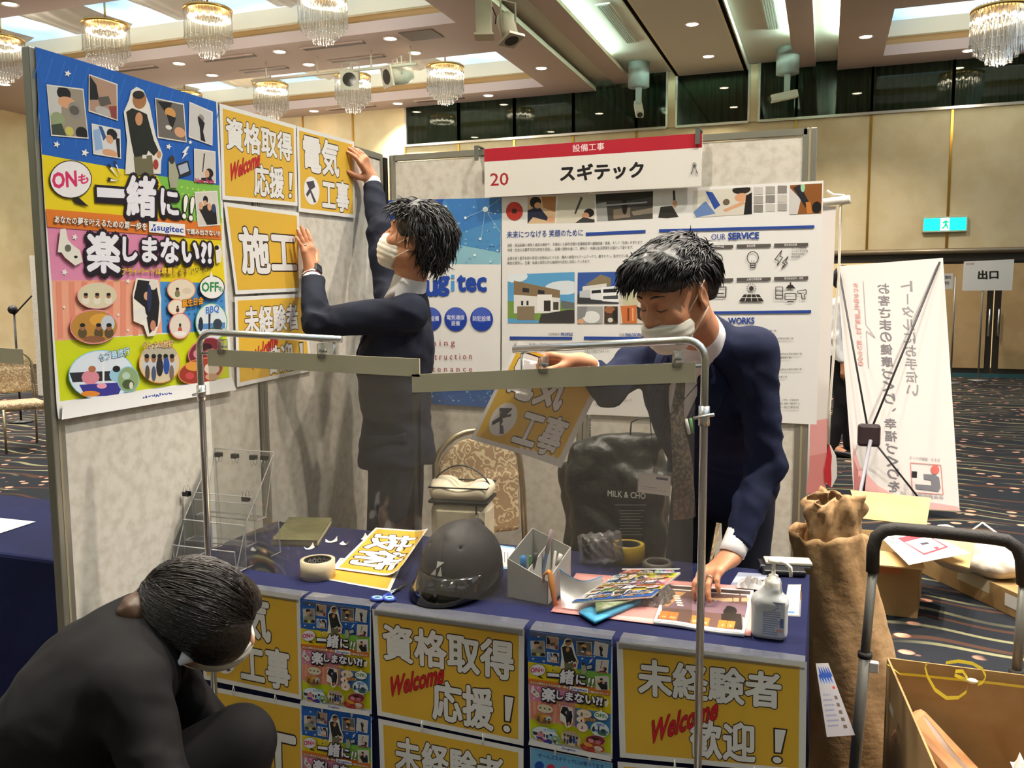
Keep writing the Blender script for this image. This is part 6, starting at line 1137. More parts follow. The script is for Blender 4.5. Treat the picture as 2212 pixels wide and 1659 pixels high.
def jacketsdf(J, hem, opening=True, bulk=1.0, seed=0, cuff=.035, fold=1.0):
    S = SDF(); A, B = torsobits(J); ch, pe, nk = V3(J['chest']), V3(J['pelvis']), V3(J['neck']); md = (ch + pe) / 2
    S.ell(ch, V3((.187, .138, .21)) * bulk, A, .04); S.ell(md, V3((.168, .134, .2)) * bulk, B, .05); S.ell(pe - B[2] * .03, V3((.18, .142, .19)) * bulk, B, .05); S.cone(nk - A[2] * .055 + A[1] * -.02, nk - A[2] * .02 - A[1] * .02, .075, .07, .03)
    for q in ('L', 'R'):
        sh, el, wr = V3(J['sh' + q]), V3(J['el' + q]), V3(J['wr' + q]); S.cone(nk - A[2] * .045, sh, .056, .061 * bulk, .035)
        d = unit(wr - el); S.cone(sh, el, .064 * bulk, .054 * bulk, .03); S.cone(el, wr - d * cuff, .053 * bulk, .043 * bulk, .02)
        e2 = wr - d * cuff
        S.fnc((lambda d, e2: lambda P: np.where(np.linalg.norm(P - e2, axis=-1) < .11, (P - e2) @ d, -1.0))(d, e2), .004, 2)
        S.fnc((lambda el, sh: lambda P: .011 * fold * (np.exp(-((P - el) ** 2).sum(-1) / .0075) + .8 * np.exp(-((P - sh + np.array([0, 0, .07])) ** 2).sum(-1) / .006)) * (np.abs(wob(P * np.array([1.2, 1.2, .8]), 42, 1.5, seed + 1)) - .35))(el, sh), 0, 3)
    n = unit(V3(hem[1])); o = V3(hem[0]); S.fnc(lambda P: np.where(np.linalg.norm(P - o, axis=-1) < .42, (o - P) @ n, -1.0), .006, 2)
    if opening:
        c = nk + A[1] * .135 - A[2] * .1; S.ell(c, (.056, .1, .2), (unit(A[0]), A[1], A[2]), .012, -1); S.ell(nk + A[1] * .02 + A[2] * .03, (.060, .064, .055), A, .012, -1)
    S.fnc(lambda P: wob(P, 15, .005 * fold, seed) + wob(P, 41, .002 * fold, seed + 3) + .007 * fold * np.abs(wob(P, 11, 1.6, seed + 7)) + .004 * fold * np.abs(wob(P * np.array([1, 1, 1.8]), 24, 1.6, seed + 5)) - .004, 0, 3); return S
def shirtsdf(J, Hd):
    S = SDF(); A, B = torsobits(J); ch, nk = V3(J['chest']), V3(J['neck']); S.ell(ch, (.165, .112, .195), A, .03); S.cone(nk - A[2] * .05 + A[1] * .01, nk + A[2] * .012, .066, .061, .03); S.cone(nk - A[2] * .02, nk + unit(Hd.p(0, -.022, -.055) - nk) * .046, .068, .064, .008); return S
def collar_ring(J, Hd, root, r=.062, h=.038, up=.006):
    nk = V3(J['neck']); d = unit(Hd.p(0, -.022, -.055) - nk); A, B = torsobits(J); u = unit(A[0] - d * np.dot(A[0], d)); w = np.cross(d, u); f = A[1]; mb = MB(); n = 28; vs = []
    for k in range(n + 1):
        a = 2 * pi * k / n; dirv = u * sin(a) + unit(f - d * np.dot(f, d)) * cos(a); fr = max(0, cos(a)) ** 3
        for (rr_, z) in ((r * .93, h), (r * .97, h + .004), (r * 1.02, h - .004), (r * 1.06 + .012 * fr, up - .006 - .03 * fr)): vs.append(nk + dirv * rr_ + d * (z - .016 * fr * (1 if z > .03 else 0)))
    mb.add(vs, [(k * 4 + j, (k + 1) * 4 + j, (k + 1) * 4 + j + 1, k * 4 + j + 1) for k in range(n) for j in range(3)], m_shirt, True); return mb.obj('shirt_collar', root, thick=.002)
def cuffs(J, root, mS, L=.05):
    for q in ('L', 'R'):
        el, wr = V3(J['el' + q]), V3(J['wr' + q]); d = unit(wr - el); mb = MB(); u = unit(np.cross(d, (0, 0, 1))); w = np.cross(u, d)
        mb.lathe([(.034, -.075), (.0345, -.03), (.0335, -.012), (.0315, -.011), (.031, -.05)], wr + d * .004, 20, mS, (u, w, d), cap=False); mb.obj('shirt_cuff', root)
def trousers(J, root, m, pts=None):
    S = SDF(); A, B = torsobits(J); pe = V3(J['pelvis']); S.ell(pe, (.150, .10, .13), B, .04)
    for q in ('L', 'R'): hp = pe + B[0] * (.085 if q == 'L' else -.085) - B[2] * .05; kn, an = V3(J['kn' + q]), V3(J['an' + q]); S.cone(hp, kn, .086, .066, .04); S.cone(kn, an + V3((0, 0, .0)), .064, .058, .02)
    S.fnc(lambda P: wob(P, 20, .004, 1), 0, 3); P = np.array([pe] + [V3(J[a + q]) for a in ('kn', 'an') for q in 'LR']); solid('trousers', S, P.min(0) - .22, P.max(0) + .22, .009, m, root)
def shoes(J, root):
    for q in ('L', 'R'):
        an = V3(J['an' + q]); f = unit(J['foot' + q]); S = SDF(); b = V3((an[0], an[1], 0)); S.cone(b + V3((0, 0, .045)) - f * .02, b + f * .17 + V3((0, 0, .032)), .042, .032, .02); S.fnc(lambda P: .004 - P[..., 2], .003, 2); solid('shoe', S, b + f * .07 - .17 + V3((0, 0, .1)), b + f * .07 + .17 + V3((0, 0, .1)), .007, m_shoe, root)
def bounds(J, pad=.22):
    P = np.array([V3(v) for k, v in J.items() if k[:2] in ('ch', 'pe', 'ne', 'sh', 'el', 'wr')]); return P.min(0) - pad, P.max(0) + pad
def onto(S, p, lift=.003):
    p = V3(p)[None]
    for _ in range(8):
        e = .004; d = S.ev(p)[0]; gr = np.array([S.ev(p + np.eye(3)[k] * e)[0] - d for k in range(3)]); p = p - (d - lift) * unit(gr)
    return p[0]
def patch(S, name, root, q, m, n=(8, 3), lift=.004, thick=.003):
    q = [V3(p) for p in q]; mb = MB(); mb.grid(lambda u, v: onto(S, (1 - v) * ((1 - u) * q[0] + u * q[1]) + v * ((1 - u) * q[3] + u * q[2]), lift), n[0], n[1], m); return mb.obj(name, root, thick=thick)
def combed(Hd, root, m, starts, end, rad, n, r, seed, name='hair_strands', tail=0.0, lift=0.0):
    """strands lying over the skull from start directions to an end direction (l,f,u); rad = hair ellipsoid"""
    rr = np.random.RandomState(seed); mb = MB(); k = Hd.k; cu = V3((0, -.018, .04))
    for i in range(n):
        a = unit(starts(rr)); b = unit(end(rr) if callable(end) else V3(end)); om = math.acos(max(-.999, min(.999, float(np.dot(a, b))))); lf = rr.uniform(.0, .0035); P = []
        for t in np.linspace(0, 1, 9): d = (a * sin((1 - t) * om) + b * sin(t * om)) / sin(om); e = cu + d * (V3(rad) + lf + .0015 * sin(9 * t + i) + lift * max(0, t - .6) ** 2); P.append(Hd.p(*e))
        mb.tube(P, [r * .5, r, r, r, r, r, r * .9, r * .8, r * .25 if not tail else r * .6], 4, m, caps=False, flat=.6)
    return mb.obj(name, root)
RES = .0042
# ---------------------------------------------------------------- the man reaching up to the panel
J = dict(pelvis=(-1.51, 2.885, .93), chest=(-1.495, 2.87, 1.29), neck=(-1.45, 2.87, 1.495), face=(-.9, -.4, .1), hipface=(-.95, -.25, 0), shL=(-1.375, 2.735, 1.435), shR=(-1.60, 3.03, 1.49), elL=(-1.672, 2.61, 1.40), elR=(-1.685, 3.11, 1.745), wrL=(-1.765, 2.735, 1.575), wrR=(-1.775, 3.215, 1.97),
         knL=(-1.53, 2.80, .5), knR=(-1.53, 2.97, .5), anL=(-1.48, 2.80, .09), anR=(-1.49, 2.97, .09), footL=(-1, -.1, 0), footR=(-1, .1, 0))
Hd = Head((-1.405, 2.86, 1.695), (-.93, -.2, .38), (.38, .06, .9), 1.04)
hands = dict(L=dict(d=(-.12, -.12, 1), n=(-1, 0, -.05), t=(0, 1, 0), curl=(.1, .08, .08, .1), spread=.14, thumb=(.7, .1)), R=dict(d=(-.1, -.62, .75), n=(-1, .05, -.1), t=(0, -.9, -.5), curl=(.22, .24, .28, .3), spread=.05, thumb=(.55, .25)))
g = thing('person', 'person in a navy suit and white mask reaching up to a yellow sign', 'person', (-1.49, 2.885, 0))
S = bodysdf(J, Hd, hands); solid('body', S, (-2.05, 2.3, 0), (-1.1, 3.55, 2.25), RES, m_skin, g); Hd.face(g)
Jk = jacketsdf(J, ((-1.49, 2.885, .86), (0, .06, 1)), bulk=1.0, seed=4); lo, hi = bounds(J); solid('jacket', Jk, lo, hi, .0062, m_navy, g)
S = shirtsdf(J, Hd); solid('shirt', S, lo, hi, .006, m_shirt, g); cuffs(J, g, m_shirt); collar_ring(J, Hd, g); trousers(J, g, m_trs); shoes(J, g); Hd.mask(g)
Hd.hair(g, m_hair, [((0, -.02, .045), (.092, .108, .092)), ((0, -.07, .0), (.086, .062, .085)), ((0, .035, .085), (.075, .07, .045))], (1500, .055, .003, lambda l, f, u: u > -.075 and (f < .02 or u > .05 + .25 * max(0, f))), .022, 11, [((0, .115, -.03), (.075, .085, .075)), ((.085, .02, -.045), (.03, .05, .05)), ((-.085, .02, -.045), (.03, .05, .05))], flow=lambda x, s: unit(-s.u * (.8 if x[2] < .08 else .2) - s.f * .45 + s.l * x[0] * 4 + (s.f * .9 if x[1] > .03 else 0)), nz=.005)
A, B = torsobits(J); ch, nk, pe = V3(J['chest']), V3(J['neck']), V3(J['pelvis'])
for q_ in (1, -1): a_ = nk + A[0] * .066 * q_ + A[1] * .06 - A[2] * .02; b_ = ch + A[0] * .01 * q_ + A[1] * .13 - A[2] * .16; patch(Jk, 'lapel', g, [a_, a_ + A[0] * .05 * q_ - A[2] * .06, b_ + A[0] * .03 * q_ + A[2] * .05, b_], m_navy)
pk = pe + V3((.03, -.14, .06)); patch(Jk, 'pocket_flap', g, [pk + V3((-.07, 0, -.01)), pk + V3((.07, .02, .015)), pk + V3((.07, .02, -.03)), pk + V3((-.07, 0, -.055))], m_navy, lift=.0035)
# watch, bracelet, ring
wr, el = V3(J['wrL']), V3(J['elL']); d = unit(wr - el); nrm = unit(V3((1, -.25, .0)) - d * np.dot((1, -.25, 0), d)); s_ = np.cross(d, nrm); wc = wr + d * .004
mb = MB(); mb.lathe([(.031, -.011), (.032, 0), (.031, .011)], wc, 24, m_black, (nrm, s_, d), cap=False); mb.box(wc + nrm * .031, (.033, .04, .011), m_black, (s_, d, nrm), .004); mb.obj('wrist_watch', g)
mb = MB(); mb.box(wc + nrm * .0372, (.028, .034, .001), mat('watch_glass', '202428', .08, spec=.8), (s_, d, nrm)); mb.obj('watch_face', g)
mb = MB(); mb.tube([wc - d * .022 + nrm * .033 * cos(a) + s_ * .033 * sin(a) for a in np.arange(18) * pi / 9], .0035, 6, mat('bracelet_red', '5a1f24', .5), closed=True); mb.obj('bracelet', g)
kn, dr, tip = J['HL'][2]; mb = MB(); u_ = unit(np.cross(dr, (1, 0, 0))); mb.tube([kn + dr * .016 + unit(np.cross(dr, u_)) * .0096 * cos(a) + u_ * .0096 * sin(a) for a in np.arange(14) * pi / 7], .0014, 6, m_chrome, closed=True); mb.obj('ring', g)
# collar of the jacket at the nape
A, B = torsobits(J); nk = V3(J['neck']); mb = MB(); mb.tube([nk + A[0] * .074 * sin(a) - A[1] * .07 * cos(a) * (1 if cos(a) > 0 else .6) + A[2] * (-.014 - .035 * (1 - cos(a)) * .5) for a in np.linspace(-2.2, 2.2, 17)], .013, 8, m_navy, flat=.6); mb.obj('collar', g)
# ---------------------------------------------------------------- the man bending over the table
J = dict(pelvis=(-.30, 2.79, .94), chest=(-.34, 2.56, 1.185), neck=(-.315, 2.375, 1.375), face=(-.40, -.75, -.35), hipface=(-.3, -.95, 0), shL=(-.18, 2.42, 1.335), shR=(-.50, 2.60, 1.315), elL=(-.14, 2.415, 1.03), elR=(-.585, 2.43, 1.225), wrL=(-.215, 2.265, .81), wrR=(-.645, 2.36, 1.305),
         knL=(-.22, 2.78, .5), knR=(-.42, 2.82, .5), anL=(-.2, 2.85, .09), anR=(-.4, 2.9, .09), footL=(-.2, -1, 0), footR=(-.3, -1, 0))
Hd = Head((-.352, 2.165, 1.495), (-.52, -.72, -.38), (-.22, -.34, .9), 1.0)
hands = dict(L=dict(d=(-.5, -.84, -.32), n=(.25, -.1, -1), t=(-.85, .5, .0), curl=(.42, .40, .40, .45), spread=.12, thumb=(.6, .4)), R=dict(d=(-.95, -.2, .12), n=(.0, -.3, -1), t=(-.1, -.9, .25), curl=(.75, .8, .85, .9), spread=.02, thumb=(.25, .5)))
g = thing('person', 'person in a navy suit and mask bending over the table holding a yellow sign', 'person', (-.30, 2.79, 0))
S = bodysdf(J, Hd, hands); solid('body', S, (-.95, 1.95, 0), (.1, 3.1, 1.75), RES, m_skin, g); Hd.face(g)
Jk = jacketsdf(J, ((-.30, 2.8, .74), (0, .15, 1)), bulk=1.0, seed=9); lo, hi = bounds(J); solid('jacket', Jk, lo, hi, .0062, m_navy2, g)
S = shirtsdf(J, Hd); solid('shirt', S, lo, hi, .006, m_shirt, g); cuffs(J, g, m_shirt); collar_ring(J, Hd, g); trousers(J, g, m_trs); shoes(J, g); Hd.mask(g, top=-.052)
Hd.hair(g, m_hair, [((0, -.015, .062), (.088, .104, .080)), ((0, -.075, .015), (.076, .045, .072)), ((0, .04, .092), (.07, .07, .042)), ((-.03, .08, .092), (.03, .03, .022))], (2000, .045, .003, lambda l, f, u: u > .03 and (f < .03 or u > .075) and not (abs(l) > .055 and u < .06 and f > -.05)), .016, 5, [((0, .12, -.028), (.085, .085, .072)), ((.09, .0, -.03), (.03, .06, .065)), ((-.09, .0, -.03), (.03, .06, .065))], flow=lambda x, s: unit(s.f * (.7 if x[2] > .07 else -.1) - s.u * (.2 if x[2] > .07 else .9) + s.l * x[0] * 3 - s.l * .25), nz=.004)
A, B = torsobits(J); nk, ch = V3(J['neck']), V3(J['chest']); mb = MB(); mb.tube([nk + A[0] * .074 * sin(a) - A[1] * .066 * cos(a) * (1 if cos(a) > 0 else .7) + A[2] * (-.014 - .05 * (1 - cos(a)) * .5) for a in np.linspace(-2.3, 2.3, 17)], .013, 8, m_navy2, flat=.6); mb.obj('collar', g)

for q_ in (1, -1): a_ = nk + A[0] * .07 * q_ + A[1] * .055 - A[2] * .02; b_ = ch + A[0] * .012 * q_ + A[1] * .13 - A[2] * .17; patch(Jk, 'lapel', g, [a_, a_ + A[0] * .055 * q_ - A[2] * .06, b_ + A[0] * .035 * q_ + A[2] * .05, b_], m_navy2)
m_tie2 = mat('tie_patterned', '3a332c', .6, noise=(120, '6a5c4c', .45, .6)); tp = nk + A[1] * .078 - A[2] * .03; mb = MB(); mb.tube([tp, tp - A[2] * .03 + A[1] * .012, tp - V3((0, 0, .12)) + A[1] * .03, tp - V3((-.005, .03, .28)), tp - V3((-.01, .02, .42))], [.014, .012, .02, .03, .034], 8, m_tie2, flat=.3); mb.obj('necktie', g)
combed(Hd, g, m_hair, lambda q: V3((q.normal(0, .25), -.35 + q.normal(0, .2), 1)), lambda q: (lambda a: V3((sin(a) * 1.0, cos(a) * 1.05, .5 + .25 * abs(cos(a)) * (cos(a) > 0))))(q.uniform(-2.2, 2.2)), (.090, .106, .086), 620, .0022, 21, lift=.05)
# lanyard with a name card, ring
mb = MB(); c0 = ony(1413, 1046, 2.2); P0, P1 = nk + A[0] * .06 + A[1] * .055, nk - A[0] * .06 + A[1] * .055; mb.tube([P0, P0 + A[1] * .05 - A[2] * .05, c0 + V3((.02, .03, .16)), c0 + V3((0, 0, .045))], .003, 6, m_blk, flat=.4); mb.tube([P1, P1 + A[1] * .05 - A[2] * .05, c0 + V3((-.02, .04, .16)), c0 + V3((0, 0, .045))], .003, 6, m_blk, flat=.4); mb.obj('lanyard', g)
X_ = unit((1, .12, -.08)); Z_ = unit((.08, -.1, 1)); N_ = np.cross(X_, Z_); D = Design(); D.rect(0, 0, 1, 1, 'dcd8d2'); D.rect(.55, .12, .92, .24, '5a5c78'); D.rect(.12, .66, .6, .7, 'a8a4a4'); D.rect(.12, .78, .9, .81, 'b8b4b0'); tl = c0 - X_ * .041 + Z_ * .027; D.build('name_card', flatsheet(tl, tl + X_ * .082, tl + X_ * .082 - Z_ * .054, tl - Z_ * .054, -N_ if np.dot(N_, (0, 1, 0)) > 0 else N_), g, m_paper); mb = MB(); mb.box(c0 + Z_ * .004 + V3((0, .003, 0)), (.088, .064, .002), m_plast, (X_, Z_, N_)); mb.box(c0 + Z_ * .04, (.012, .018, .004), m_wire, (X_, Z_, N_)); mb.obj('card_holder', g)
kn, dr, tip = J['HL'][2]; mb = MB(); u_ = unit(np.cross(dr, (0, 0, 1))); w_ = np.cross(dr, u_); q_ = rotv(dr, np.cross(dr, (0, 0, -1)), .2); mb.tube([kn + q_ * .016 + w_ * .0098 * cos(a) + u_ * .0098 * sin(a) for a in np.arange(14) * pi / 7], .0013, 6, m_chrome, closed=True); mb.obj('ring', g)
mb = MB(); pp = nk - A[0] * -.1 + A[1] * .09 - A[2] * .19; mb.tube([ony(1482, 905, 2.33), ony(1489, 938, 2.33)], .0045, 8, mat('pen_white', 'e6e4de')); mb.tube([ony(1492, 903, 2.34), ony(1496, 936, 2.34)], .004, 8, mat('pen_green', '58a860')); mb.obj('pocket_pens', g)
# held yellow sign
q = [ony(1120, 736, 2.36), ony(1312, 800, 2.44), ony(1212, 1012, 2.40), ony(1018, 945, 2.32)]; f0 = flatsheet(*q, unit(np.cross(q[1] - q[0], q[0] - q[3]))); gs = thing('sign_sheet', 'yellow drill-icon sign hanging tilted from the bending man\'s hand', 'sign', sum(q) / 4); DY['denki'].build('sheet', lambda u, v, h: f0(u, v, h + .05 * (u - .5) ** 2 + .02 * sin(3 * u + 2 * v)), gs, m_paper, cuts=(14, 10))
# ---------------------------------------------------------------- the woman crouching in front of the table
hc_ = at(437, 1332, 1.68); f_ = unit(_r * .88 - _u * .40 + _f * .26); u_ = unit(_u * .62 - _f * .62 + _r * .35)
Hd = Head(hc_, f_, u_, .97)
J = dict(pelvis=at(25, 1790, 1.62), chest=at(200, 1500, 1.62), neck=at(345, 1352, 1.66), face=unit(_r * .75 - _u * .6 + _f * .25), hipface=unit(_r * .9 - _u * .3 + _f * .2), shR=at(285, 1490, 1.5), shL=at(350, 1440, 1.8), elR=at(360, 1730, 1.45), elL=at(470, 1600, 1.84), wrR=at(500, 1760, 1.6), wrL=at(560, 1740, 1.86))
pl = V3(J['pelvis']); J['knR'] = at(520, 1600, 1.66); J['knL'] = at(490, 1640, 1.83)
J['anR'] = V3((J['knR'][0] - .1, J['knR'][1] - .05, .09)); J['anL'] = V3((J['knL'][0] - .12, J['knL'][1] - .02, .09)); J['footR'] = (1, .2, 0); J['footL'] = (1, .2, 0)
hands = dict(R=dict(d=unit(_r * .9 + _f * .6), n=(0, 0, -1), t=unit(_f), curl=(.3,) * 4, thumb=(.5, .3), s=.9), L=dict(d=unit(_r * .5 + _f * .9), n=(0, 0, -1), t=unit(-_r), curl=(.3,) * 4, thumb=(.5, .3), s=.9))
g = thing('person', 'person in a black suit with tied dark hair crouching in front of the table', 'person', (pl[0], pl[1], 0))
m_skin2 = mat('skin_light', 'd8a684', .5, spec=.35)
S = bodysdf(J, Hd, hands); P = np.array([V3(v) for k, v in J.items() if k[:2] in ('ch', 'pe', 'ne', 'sh', 'el', 'wr', 'kn', 'an')]); solid('body', S, P.min(0) - .2, P.max(0) + .28, RES + .0006, m_skin2, g); Hd.face(g)
Jk = jacketsdf(J, (pl - unit(V3(J['chest']) - pl) * .12, unit(V3(J['chest']) - pl)), bulk=.95, seed=2); lo, hi = bounds(J); solid('jacket', Jk, lo, hi, .0066, m_blk, g)
S = shirtsdf(J, Hd); solid('shirt', S, lo, hi, .006, m_shirt, g); cuffs(J, g, m_shirt); collar_ring(J, Hd, g, .07, .055, .0); trousers(J, g, m_blk); shoes(J, g); Hd.mask(g)
Hd.hair(g, m_hairb, [((0, -.018, .04), (.086, .106, .088)), ((0, -.07, -.01), (.078, .05, .075)), ((.042, .03, .018), (.048, .073, .073)), ((-.042, .03, .018), (.048, .073, .073))], (0, .07, .0016, lambda l, f, u: u > -.05), .002, 3, [((0, .125, -.035), (.07, .075, .085))], flow=lambda x, s: unit(-s.f * .9 - s.u * .25 + s.l * x[0] * 2), nz=.0012)
combed(Hd, g, m_hairb, lambda q: (lambda a: V3((sin(a) * .95, cos(a) * .5 + .55, .55 * q.uniform(-.6, 1.1) + .25)))(q.uniform(-1.7, 1.7)), lambda q: V3((q.normal(0, .10), -1, -.02 + q.normal(0, .1))), (.0885, .108, .0905), 900, .0021, 8, tail=1)
bun = at(290, 1345, 1.6); S = SDF(); S.chain([Hd.p(0, -.115, -.0), bun + _u * .02, bun - _u * .035 - _r * .0, bun - _u * .07 + _r * .02], [.022, .026, .028, .016], .015); S.fnc(lambda P: wob(P, 90, .003) + wob(P, 210, .0015), 0, 3); solid('ponytail', S, bun - .16, bun + .16, .004, mat('hair_end_brown', '4a3424', .5), g)
mb = MB(); mb.tube([Hd.p(0, -.128, 0) + Hd.l * .024 * cos(a) + Hd.u * .024 * sin(a) for a in np.arange(14) * pi / 7], .006, 8, m_blk, closed=True); mb.obj('hair_tie', g)
# ---------------------------------------------------------------- someone walking past in the distance
px_, Yp = 1812, 8.4; b = ony(px_, 925, Yp); X0, Y0 = b[0], Yp
J = dict(pelvis=(X0, Y0, .93), chest=(X0, Y0, 1.22), neck=(X0, Y0, 1.43), face=(.9, -.4, 0), shL=(X0 + .07, Y0 + .17, 1.38), shR=(X0 - .07, Y0 - .17, 1.38), elL=(X0 + .1, Y0 + .2, 1.12), elR=(X0 - .06, Y0 - .21, 1.1), wrL=(X0 + .16, Y0 + .18, .9), wrR=(X0 + .02, Y0 - .22, .86), knL=(X0 + .06, Y0 + .08, .5), knR=(X0 + .02, Y0 - .08, .5), anL=(X0 + .1, Y0 + .08, .09), anR=(X0 - .06, Y0 - .08, .09), footL=(1, -.3, 0), footR=(1, -.3, 0))
Hd = Head((X0 + .02, Y0, 1.6), (.9, -.4, -.05), (0, 0, 1)); hh = dict(d=(.1, 0, -1), n=(0, .5, 0), t=(1, 0, 0), curl=(.3,) * 4)
g = thing('person', 'person in a white shirt and black trousers standing far back beside the banners', 'person', (X0, Y0, 0)); S = bodysdf(J, Hd, dict(L=hh, R=hh)); solid('body', S, (X0 - .4, Y0 - .5, 0), (X0 + .5, Y0 + .5, 1.85), .009, m_skin, g)
S = jacketsdf(J, ((X0, Y0, .88), (0, 0, 1)), False, .92, 3, .0); lo, hi = bounds(J); solid('shirt', S, lo, hi, .012, m_shirt, g); trousers(J, g, m_blk); shoes(J, g); Hd.hair(g, m_hair, [((0, -.015, .05), (.088, .105, .085)), ((0, -.07, .0), (.08, .05, .08))], (60, .04, .005, lambda l, f, u: u > 0), .01, 2, [((0, .12, -.03), (.08, .085, .075))], res=.009)
# ================================================================== RIGHT OF THE BOOTH
m_card = mat('cardboard', 'a5865a', .85, spec=.2, noise=(7, '997a50', .4, .62)); m_cardl = mat('cardboard_inside', 'cfae7a', .85, spec=.2, noise=(6, 'c4a26e', .4, .62)); m_kraft = mat('kraft_paper', 'b08e66', .75, spec=.3, noise=(8, 'a28058', .4, .64), bump=(26, .5, 4)); m_fab = mat('banner_fabric', 'd6d0cc', .8)
# ---- X-banner seen from the back
YBn = 6.2; bl, br, tr, tl = ony(1846, 1092, YBn), ony(2073, 1104, YBn), ony(2037, 557, YBn + .22), ony(1808, 575, YBn + .22)
g = thing('banner_stand', 'white X-frame banner seen from behind with mirrored grey writing', 'banner', (float((bl + br)[0] / 2), YBn, 0))
QX = [(1808, 575), (2037, 557), (2073, 1104), (1846, 1092)]; D = Design(QX); D.poly([(1842, 960), (1858, 1010), (1895, 1050), (1940, 1074), (2070, 1095), (2073, 1104), (1846, 1092)], 'dca8a4'); D.poly([(1843, 990), (1860, 1035), (1900, 1068), (1912, 1096), (1846, 1092)], 'c07874'); D.lay()
def column(txt, x0, y0, x1, y1, w, col, mir=True):
    n = len(txt)
    for i, ch in enumerate(txt):
        t = (i + .5) / n; cx, cy = x0 + (x1 - x0) * t, y0 + (y1 - y0) * t; h = (y1 - y0) / n * .82
        if ch == 'ー': D.line((cx, cy - h / 2), (cx + .5, cy + h / 2), w * .13, col); continue
        a, b = (cx + w / 2, cx - w / 2) if mir else (cx - w / 2, cx + w / 2)
        if ch in '、': D.text(ch, (a - w * .0, cy), (a - w * .3, cy), (a, cy - h * .3), col, .02)
        else: D.text(ch, (a, cy + h / 2), (b, cy + h / 2 - 1), (a - 1, cy - h / 2), col, .022)
column('トータルにお手伝い', 1957, 606, 1972, 862, 25, '8f8a8e'); column('お客さまの健康づくり、幸福づくりを', 1907, 612, 1931, 1066, 25, '7c777c'); column('次代を創る「医療」は、遊びから。', 1848, 612, 1860, 795, 11, 'd8a09a')
D.line((1864, 608), (1870, 704), 1.2, 'a09a98'); D.line((1870, 704), (1890, 733), 1.2, 'a09a98'); D.line((1890, 733), (1871, 718), 1.2, 'a09a98'); D.line((1871, 718), (1876, 800), 1.2, 'a09a98')
for p, q in (((1966, 1002), (2032, 1007)), ((2032, 1007), (2037, 1069)), ((2037, 1069), (1970, 1064)), ((1970, 1064), (1966, 1002))): D.line(p, q, 1.6, 'd08078')
D.oval(2019, 1017, 9.5, 9.5, 'cc6a62'); D.poly([(1994, 1026), (2018, 1027), (2028, 1033), (2031, 1055), (2026, 1063), (1978, 1057), (1976, 1047), (2012, 1050), (2010, 1039), (1995, 1037)], '75757c'); D.text('生きる・健康をつくる', (2030, 1000), (1964, 994), (2030, 993), 'a8a0a0', .01, res=1); D.text('中央健診機構', (2037, 1080), (1970, 1073), (2037, 1072), 'a09a9e', .01, res=1)
D.build('banner_sheet', flatsheet(tl, tr, br, bl, (0, -1, 0)), g, m_fab); m_pole = mat('banner_pole_dark', '2c2a2c', .5); hub = ony(1877, 940, YBn - .1)
for nm, p in (('upper_pole', ony(1812, 582, YBn + .2)), ('upper_pole', ony(2030, 566, YBn + .2)), ('lower_pole', ony(1992, 1085, YBn - .02)), ('lower_pole', ony(1864, 1080, YBn - .02))): mb = MB(); mb.tube([hub, p], .007, 6, m_pole); mb.obj(nm, g)
mb = MB(); mb.tube([hub + V3((.01, -.03, -.03)), V3((hub[0] - .1, hub[1] - .5, .01))], .012, 8, mat('banner_rear_leg', '8a8890', .5)); mb.obj('rear_leg', g); mb = MB(); mb.box(hub, (.14, .06, .15), mat('banner_hub', '2a1c20', .5), None, .02); mb.obj('hub', g); mb = MB(); p = ony(1975, 1025, YBn - .05); mb.box(p, (.03, .03, .04), m_pole); mb.obj('slider', g)
# ---- pale banner edge with a rope behind the back panel
g = thing('rope_banner', 'pale banner strip with a pink foot and a hanging rope, close behind the back panel', 'banner', (.0, 4.0, 0)); P4 = lambda x, y: ony(x, y, 4.0)
D = Design([(1700, 446), (1806, 446), (1783, 1066), (1690, 1066)]); D.poly([(1700, 930), (1788, 915), (1783, 1066), (1690, 1066)], 'd89a98'); D.poly([(1700, 1000), (1786, 985), (1783, 1066), (1690, 1066)], 'cc8280'); D.build('banner_sheet', flatsheet(P4(1700, 446), P4(1806, 446), P4(1783, 1066), P4(1690, 1066), (0, -1, 0)), g, m_fab, cuts=None)
mb = MB(); mb.tube([P4(1760, 440), P4(1835, 430)], .017, 10, mat('banner_bar_white', 'd8d4cc', .5)); mb.obj('top_bar', g); mb = MB(); mb.tube([V3((-.04, 4.02, 0)), P4(1750, 440)], .014, 8, m_fab); mb.obj('pole', g); m_rope = mat('rope_white', 'd8d2c4', .85, bump=(300, .4))
mb = MB(); mb.tube([P4(1786, 412), P4(1800, 421), P4(1822, 422), P4(1833, 432), P4(1824, 440), P4(1816, 443), P4(1814, 520), P4(1812, 600), P4(1804, 690), P4(1800, 780), P4(1792, 880), P4(1790, 960)], .0055, 8, m_rope); mb.tube([P4(1816, 425), P4(1834, 424), P4(1836, 438), P4(1818, 440)], .006, 8, m_rope, closed=True); mb.obj('rope', g)
mb = MB(); lft = [(1790, 960), (1786, 985), (1780, 1015), (1782, 1040), (1793, 1052)]; rgt = [(1794, 962), (1806, 985), (1808, 1005), (1808, 1030), (1797, 1052)]; ms = [mat('ribbon_red', 'b8202c', .6), m_fab]
for k in range(4):
    for j in range(2):
        a0, a1 = j * .55, .55 if j == 0 else 1.0; L0, R0, L1, R1 = V3(P4(*lft[k])), V3(P4(*rgt[k])), V3(P4(*lft[k + 1])), V3(P4(*rgt[k + 1])); mb.quad(L0 + (R0 - L0) * a0, L0 + (R0 - L0) * a1, L1 + (R1 - L1) * a1, L1 + (R1 - L1) * a0, ms[j])
mb.obj('ribbon', g, thick=.008)
